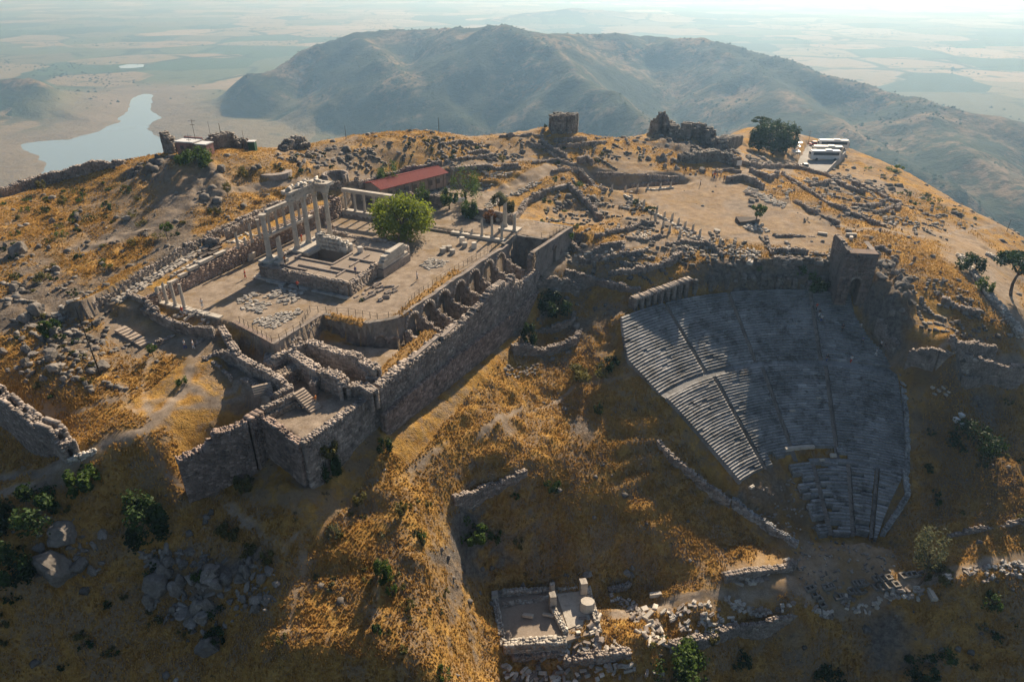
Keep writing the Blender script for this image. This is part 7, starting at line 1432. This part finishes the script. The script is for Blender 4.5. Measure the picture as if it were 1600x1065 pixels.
def pole(px, py, h, label, r=.07, cross=False, kind='utility_pole', lean=0):
    g = G(px, py); e = empty(kind, g, label, 'pole', 'poles and masts'); V, Fc = lathe([(r, -.4), (r * .6, h)], 7); obj('shaft', V, Fc, M_METAL, e); e.rotation_euler = (0, lean, 0)
    if cross:
        o = link('crossarm', box_mesh('crossarm', (1.6, .08, .08), M_METAL, 0), None, e); o.location = (0, 0, h - .5)
        o = link('crossarm', box_mesh('crossarm', (1.0, .08, .08), M_METAL, 0), None, e); o.location = (0, 0, h - 1.3)
for a in [(310,240,7.5,'tallest aerial mast, rising from the hut',.06,1),(300,242,4.5,'shorter aerial mast left on the hut',.05,1),(296,244,3,'thin rod aerial at the left end of the hut',.04,0),(333,232,6,'thin mast over the long dark mound',.05,0),(349,230,5.4,'thick short pole over the long dark mound',.09,0),(384,236,4.6,'thin pole left of the green cabin',.05,0),(541,218,3.4,'wire pole on the skyline, left of the pair on the empty ridge',.08,0),(686,209,4.2,'tall wire pole on the skyline, right of the pair on the empty ridge',.09,0),(802,204,2.2,'short pole on the skyline left of the tall dark block',.07,0),(955,203,3,'short pole between the ruins on the skyline',.08,0),(1262,228,5.6,'lamp pole beside the parking road',.07,1),(1314,240,4.2,'pole at the far end of the white coaches',.08,0),(1202,252,4,'pole in front of the pine grove',.07,0),(1573,362,3.6,'leaning pole on the skyline at the far right',.07,0),(760,432,2,'short post on the court beside the temple fragment',.06,0)]:
    pole(a[0], a[1], a[2], a[3], a[4], bool(a[5]))
g = G(157, 586); e = empty('lattice_mast', g, 'tall thin dark mast with side pegs standing left of the court entrance', 'mast'); V, Fc = lathe([(.13, -.4), (.05, 11.0)], 6); obj('shaft', V, Fc, M_METAL, e)
for k in range(16): o = link('peg', box_mesh('peg', (.5, .05, .05), M_METAL, 0), None, e); o.location = (0, 0, 1 + k * .55)
e.rotation_euler = (0, -.03, 0)
# parking terrace
pk = [P(*c, -8.9) for c in [(1239,266),(1258,226),(1323,231),(1320,241),(1289,273)]]
topp = [(p[0], p[1], -8.85) for p in pk]; bott = [(p[0], p[1], -15) for p in pk]
asph = mat_stone('asphalt', (.10, .10, .095), (.17, .165, .155), .6, .9, attr=False); conc = mat_stone('concrete', (.26, .25, .23), (.40, .385, .36), .6, .9, attr=False)
obj('car_park', topp + bott, [tuple(range(5))[::-1]] + [(i, (i + 1) % 5, (i + 1) % 5 + 5, i + 5) for i in range(5)], conc, kind='structure')
def rail(label, a, b, h, th, mat=conc, name='parapet'):
    L = math.hypot(b[0] - a[0], b[1] - a[1]); o = link(name, box_mesh(name, (L, th, h + 2), mat, .02), None, loc=((a[0] + b[0]) / 2, (a[1] + b[1]) / 2, -10.85)); o.rotation_euler = (0, 0, math.atan2(b[1] - a[1], b[0] - a[0])); tag(o, label, 'parapet', 'parapets of the parking terrace')
rail('long parapet on the right side of the parking terrace, beyond the coaches', pk[4], pk[3], .9, .4); rail('near dark parapet at the front edge of the parking terrace', P(1246,272,-8.9), pk[4], .9, .5, M_WALL); rail('low kerb between parking road and pine grove', P(1246,262,-8.9), pk[1], -.1, .35, M_PALE)
# coaches
M_GLASS = flat_mat('dark_window_glass', (.03, .035, .045), .15); M_TYRE = flat_mat('tyre_rubber', (.02, .02, .02), .9); M_RED = flat_mat('red_paint', (.45, .06, .05), .4); M_BLUEP = flat_mat('dark_blue_paint', (.03, .05, .12), .4); M_CREAM = flat_mat('cream_paint', (.62, .58, .5), .45)
def rounded(name, dims, mat, bev=.15):
    me = box_mesh(name, dims, None, 0); bm = bmesh.new(); bm.from_mesh(me); bmesh.ops.bevel(bm, geom=bm.edges[:], offset=bev, segments=2, affect='EDGES'); bm.to_mesh(me); bm.free(); me.materials.append(mat); return me
def coach(label, px, py, yaw, mat, L=11.5):
    p = P(px, py, -8.8); e = empty('coach', p, label, 'coach', 'coaches on the parking terrace', yaw)
    lp('body', rounded('body', (L, 2.5, 2.75), mat, .22), (0, 0, .4), par=e); lp('roof', rounded('roof', (L - .5, 2.2, .22), M_WHITE, .08), (0, 0, 3.1), par=e); lp('air_conditioner', rounded('air_conditioner', (2.2, 1.6, .3), M_WHITE, .08), (1, 0, 3.28), par=e)
    for s in (-1, 1):
        for k in range(6): lp('side_window', box_mesh('side_window', (L / 7.2, .04, .95), M_GLASS, 0), (-L / 2 + 1.2 + k * (L - 1.6) / 6 + .3, s * 1.26, 1.85), par=e)
    lp('windscreen', box_mesh('windscreen', (.05, 2.1, 1.3), M_GLASS, 0), (L / 2 + .005, 0, 1.5), par=e); lp('rear_window', box_mesh('rear_window', (.05, 1.8, .8), M_GLASS, 0), (-L / 2 - .005, 0, 2.0), par=e)
    V, Fc = lathe([(.48, -.15), (.48, .15)], 14)
    for x in (L * .33, -L * .28):
        for s in (-1, 1):
            w = obj('wheel', V, Fc, M_TYRE, e); w.location = (x, s * 1.15, .48); w.rotation_euler = (math.pi / 2, 0, 0)
    return e
coach('nearest white coach with dark windows on the parking terrace', 1287, 250, -.06, M_WHITE, 10); coach('second coach, mostly hidden behind the nearest one, cream coloured', 1291, 243, -.08, M_CREAM, 10); coach('farthest white coach at the end of the parking terrace', 1300, 233, -.08, M_WHITE, 10.5)
def car(label, px, py, yaw, mat, z=-8.8):
    p = P(px, py, z); e = empty('parked_car', p, label, 'car', 'parked cars', yaw)
    V = [(-2.1,-.85,.3),(2.1,-.85,.3),(2.1,.85,.3),(-2.1,.85,.3),(-2.15,-.85,.85),(2.05,-.85,.75),(2.05,.85,.75),(-2.15,.85,.85)]; body = obj('body', V, _F6.tolist(), mat, e)
    V = [(-1.7,-.75,.85),(1.1,-.75,.8),(1.1,.75,.8),(-1.7,.75,.85),(-1.3,-.62,1.45),(.35,-.62,1.45),(.35,.62,1.45),(-1.3,.62,1.45)]; obj('cabin', V, _F6.tolist(), M_GLASS, e); lp('roof', box_mesh('roof', (1.6, 1.22, .05), mat, 0), (-.48, 0, 1.44), par=e)
    V, Fc = lathe([(.32, -.1), (.32, .1)], 12)
    for x in (1.3, -1.3):
        for s in (-1, 1): w = obj('wheel', V, Fc, M_TYRE, e); w.location = (x, s * .8, .32); w.rotation_euler = (math.pi / 2, 0, 0)
car('dark blue van with a pale roof at the near corner of the parking terrace', 1257, 262, 1.5, M_BLUEP); car('red car parked beyond the coaches', 1274, 227, .1, M_RED)
for k, (px, py, c) in enumerate([(1243,238,'red'),(1246,232,'white'),(1242,246,'white')]): 
    g = G(px, py); e = empty('market_stall', g, ['small stall under a red awning at the edge of the pine grove','rear stall under a white awning at the edge of the pine grove','front stall under a white awning at the edge of the pine grove'][k], 'stall', 'souvenir stalls')
    lp('awning', box_mesh('awning', (2.4, 2.0, .12), M_RED if c == 'red' else M_WHITE, .05), (0, 0, 2.1), (.15, 0, 0), e); lp('table', box_mesh('table', (2.0, .8, .08), M_WOOD, 0), (0, 0, .8), par=e)
    for sx in (-1, 1):
        for sy in (-1, 1): lp('leg', box_mesh('leg', (.06, .06, 2.1), M_METAL, 0), (sx * 1.05, sy * .85, 0), par=e)
# ---- people
def skin(name, pts, edges, root=0, sub=1):
    me = bpy.data.meshes.new(name); me.from_pydata([p[:3] for p in pts], edges, []); o = bpy.data.objects.new(name, me); COL.objects.link(o)
    md = o.modifiers.new('Skin', 'SKIN'); 
    if not me.skin_vertices: bpy.context.view_layer.objects.active = o; o.data.update()
    lay = me.skin_vertices[0].data
    for i, p in enumerate(pts): lay[i].radius = (p[3], p[4] if len(p) > 4 else p[3]); lay[i].use_root = (i == root)
    ss = o.modifiers.new('Sub', 'SUBSURF'); ss.levels = sub; ss.render_levels = sub
    dg = bpy.context.evaluated_depsgraph_get(); out = bpy.data.meshes.new_from_object(o.evaluated_get(dg)); bpy.data.objects.remove(o); out.name = name; out.polygons.foreach_set('use_smooth', np.ones(len(out.polygons), bool)); return out
def person_meshes(stride, arm, sit=False):
    s = stride
    hipz = .92; P0 = [(0, 0, hipz, .15, .11), (0, 0, 1.12, .13, .10), (0, 0, 1.32, .17, .11), (0, 0, 1.46, .12, .08), (0, 0, 1.54, .055), (0, .01, 1.62, .08, .095), (0, .01, 1.71, .085, .10), (0, 0, 1.76, .05)]
    E = [(0, 1), (1, 2), (2, 3), (3, 4), (4, 5), (5, 6), (6, 7)]
    def limb(side):
        q = -1 if side < 0 else 1; fy = s * q
        i = len(P0); P0.extend([(q * .10, 0, .86, .095), (q * .105, fy * .45 + .03, .48, .065), (q * .11, fy * .8, .09, .042), (q * .11, fy * .8 + .15, .04, .04)]); E.extend([(0, i), (i, i + 1), (i + 1, i + 2), (i + 2, i + 3)])
        i = len(P0); P0.extend([(q * .20, 0, 1.42, .06), (q * .25, -fy * .3, 1.16, .042), (q * (.24 - arm * .1), -fy * .55 + .08 + arm * .16, .94 + arm * .25, .034), (q * (.23 - arm * .1), -fy * .6 + .12 + arm * .2, .86 + arm * .28, .036)]); E.extend([(3, i), (i, i + 1), (i + 1, i + 2), (i + 2, i + 3)])
    limb(-1); limb(1); body = skin('body', P0, E)
    T = [(0, 0, .90, .165, .13), (0, 0, 1.12, .15, .125), (0, 0, 1.33, .185, .13), (0, 0, 1.45, .14, .095)]; TE = [(0, 1), (1, 2), (2, 3)]
    for q in (-1, 1): i = len(T); T.extend([(q * .20, 0, 1.41, .08), (q * .245, -s * q * .25, 1.18, .062)]); TE.extend([(3, i), (i, i + 1)])
    shirt = skin('shirt', T, TE)
    L_ = [(0, 0, .95, .155, .125), (0, 0, .88, .16, .13)]; LE = [(0, 1)]
    for q in (-1, 1): i = len(L_); L_.extend([(q * .10, 0, .80, .115), (q * .105, s * q * .45 + .03, .48, .085), (q * .11, s * q * .75, .16, .065)]); LE.extend([(1, i), (i, i + 1), (i + 1, i + 2)])
    trou = skin('trousers', L_, LE); hair = skin('hair', [(0, -.025, 1.66, .088, .09), (0, -.02, 1.74, .09, .10), (0, 0, 1.79, .06)], [(0, 1), (1, 2)]); return body, shirt, trou, hair
PM = [person_meshes(.0, 0), person_meshes(.22, .2), person_meshes(-.16, .9)]
M_SKIN = flat_mat('skin', (.45, .28, .2), .6); M_HAIR = flat_mat('hair', (.05, .035, .025), .8)
CL_ = {'red': flat_mat('red_cloth', (.55, .05, .03), .8), 'white': flat_mat('white_cloth', (.75, .74, .72), .8), 'blue': flat_mat('blue_cloth', (.06, .10, .28), .8), 'black': flat_mat('black_cloth', (.025, .025, .03), .8), 'orange': flat_mat('orange_cloth', (.7, .22, .04), .8), 'grey': flat_mat('grey_cloth', (.22, .22, .23), .8), 'khaki': flat_mat('khaki_cloth', (.30, .24, .15), .8)}
def person(label, pos, top, bottom, pose, yaw, group='visitors'):
    e = empty('person', pos, label, 'person', group, yaw); names = ('body', 'shirt', 'trousers', 'hair')
    for nm, me, mt in zip(names, PM[pose], (M_SKIN, CL_[top], CL_[bottom], M_HAIR)):
        o = bpy.data.objects.new(nm, me); COL.objects.link(o); o.parent = e
        if not me.materials: me.materials.append(mt)
        o.material_slots[0].link = 'OBJECT'; o.material_slots[0].material = mt
def onG(px, py): return G(px, py)
for px, py, z, a, b_, ps, lb in [(384,435,.05,'red','red',1,'person in red walking alone across the open court'),(414,415,.05,'orange','black',2,'person in orange and black by the long court wall left of the temple corner'),(317,481,.05,'white','white',0,'person in white standing right of the four slim columns'),(286,493,.1,'red','grey',0,'person in red top among the pieces behind the four slim columns'),
      (530,460,.05,'black','black',0,'person in black standing in the shadow below the temple base'),(541,460,.05,'orange','white',0,'person in orange top and white trousers below the temple base'),(466,452,.4,'red','black',2,'person in red by the stone pile near the temple base'),(472,378,2.45,'red','orange',0,'person in long red clothes between the tall temple columns'),(446,413,2.45,'orange','black',2,'person in orange beside the broken temple column'),(432,385,.05,'white','blue',0,'person in white behind the tall lone temple column'),
      (511,357,.05,'white','blue',1,'person in white near the far court wall, left of the long shadows'),(521,362,.05,'black','khaki',0,'person in black top left of the long column shadows'),(525,367,.05,'white','khaki',1,'person in pale clothes next to the one in black near the column shadows'),(535,438,.3,'white','grey',2,'person in white top sitting area at the front of the temple base'),(494,632,-4.4,'orange','khaki',1,'person with orange top at the foot of the yard stairs'),
      (290,546,None,'white','blue',1,'walker in white shirt and blue trousers on the path, left of a pair'),(303,546,None,'white','white',1,'walker in all-white clothes on the path, right of a pair'),(652,438,.05,'white','grey',2,'person by the low white block near the fence in the court'),(556,430,2.3,'blue','grey',0,'person in blue on the front right part of the temple base')]:
    pos = P(px, py, z) if z is not None else G(px, py); person(lb, pos, a, b_, ps, random.uniform(0, 6.3))
for k, (px, py, a, b_) in enumerate([(1113,277,'white','black'),(1116,279,'red','blue'),(1120,277,'grey','blue'),(1126,276,'white','khaki'),(1131,283,'black','black'),(1135,284,'blue','grey'),(1139,284,'white','blue'),(1143,285,'grey','black')]):
    person(['visitor in white at the left end of the group at the dark gateway','visitor in red in the group at the dark gateway','visitor in grey and blue in the group at the dark gateway','visitor in white and khaki in the group at the dark gateway','visitor all in black, left of the front group at the gateway','visitor in blue top, second of the front group at the gateway','visitor in white and blue, third of the front group at the gateway','visitor in grey, right end of the front group at the gateway'][k], G(px, py), a, b_, k % 3, random.uniform(0, 6.3))
person('visitor in white standing alone on the dusty square left of the gateway group', G(1094, 291), 'white', 'grey', 0, 1); person('dark figure walking on the path above the excavated hollow', G(1071, 269), 'black', 'black', 1, 2)
for r_, t_, a, b_, lb in [(52.5,84.2,'red','black','seated visitor in red near the top of the right stairway of the theatre'),(50.2,83.5,'white','blue','visitor in white on the right stairway of the theatre, below the one in red'),(48.6,79,'black','black','visitor in black between stairway and group in the upper right seats'),(49.2,75,'white','grey','visitor in white and grey in the upper right seats, highest one'),(46.6,74.6,'blue','black','visitor in blue in the middle of the upper right seats'),(46.3,70.5,'white','black','left one of a pair at the right end of the upper seats'),(46.0,69.6,'black','grey','right one of a pair at the right end of the upper seats'),(44.6,71.5,'white','white','visitor all in white just above the walkway at the right'),(42.4,83.6,'black','blue','visitor in black at the walkway by the right stairway'),(42.5,77.5,'white','red','visitor in white and red on the walkway of the theatre'),(51.3,83.8,'black','white','visitor in black top and white trousers on the right stairway')]:
    p = tpt(r_, t_, .12); person(lb, p, a, b_, 1, random.uniform(0, 6.3), 'visitors in the theatre')

flush_stuff()
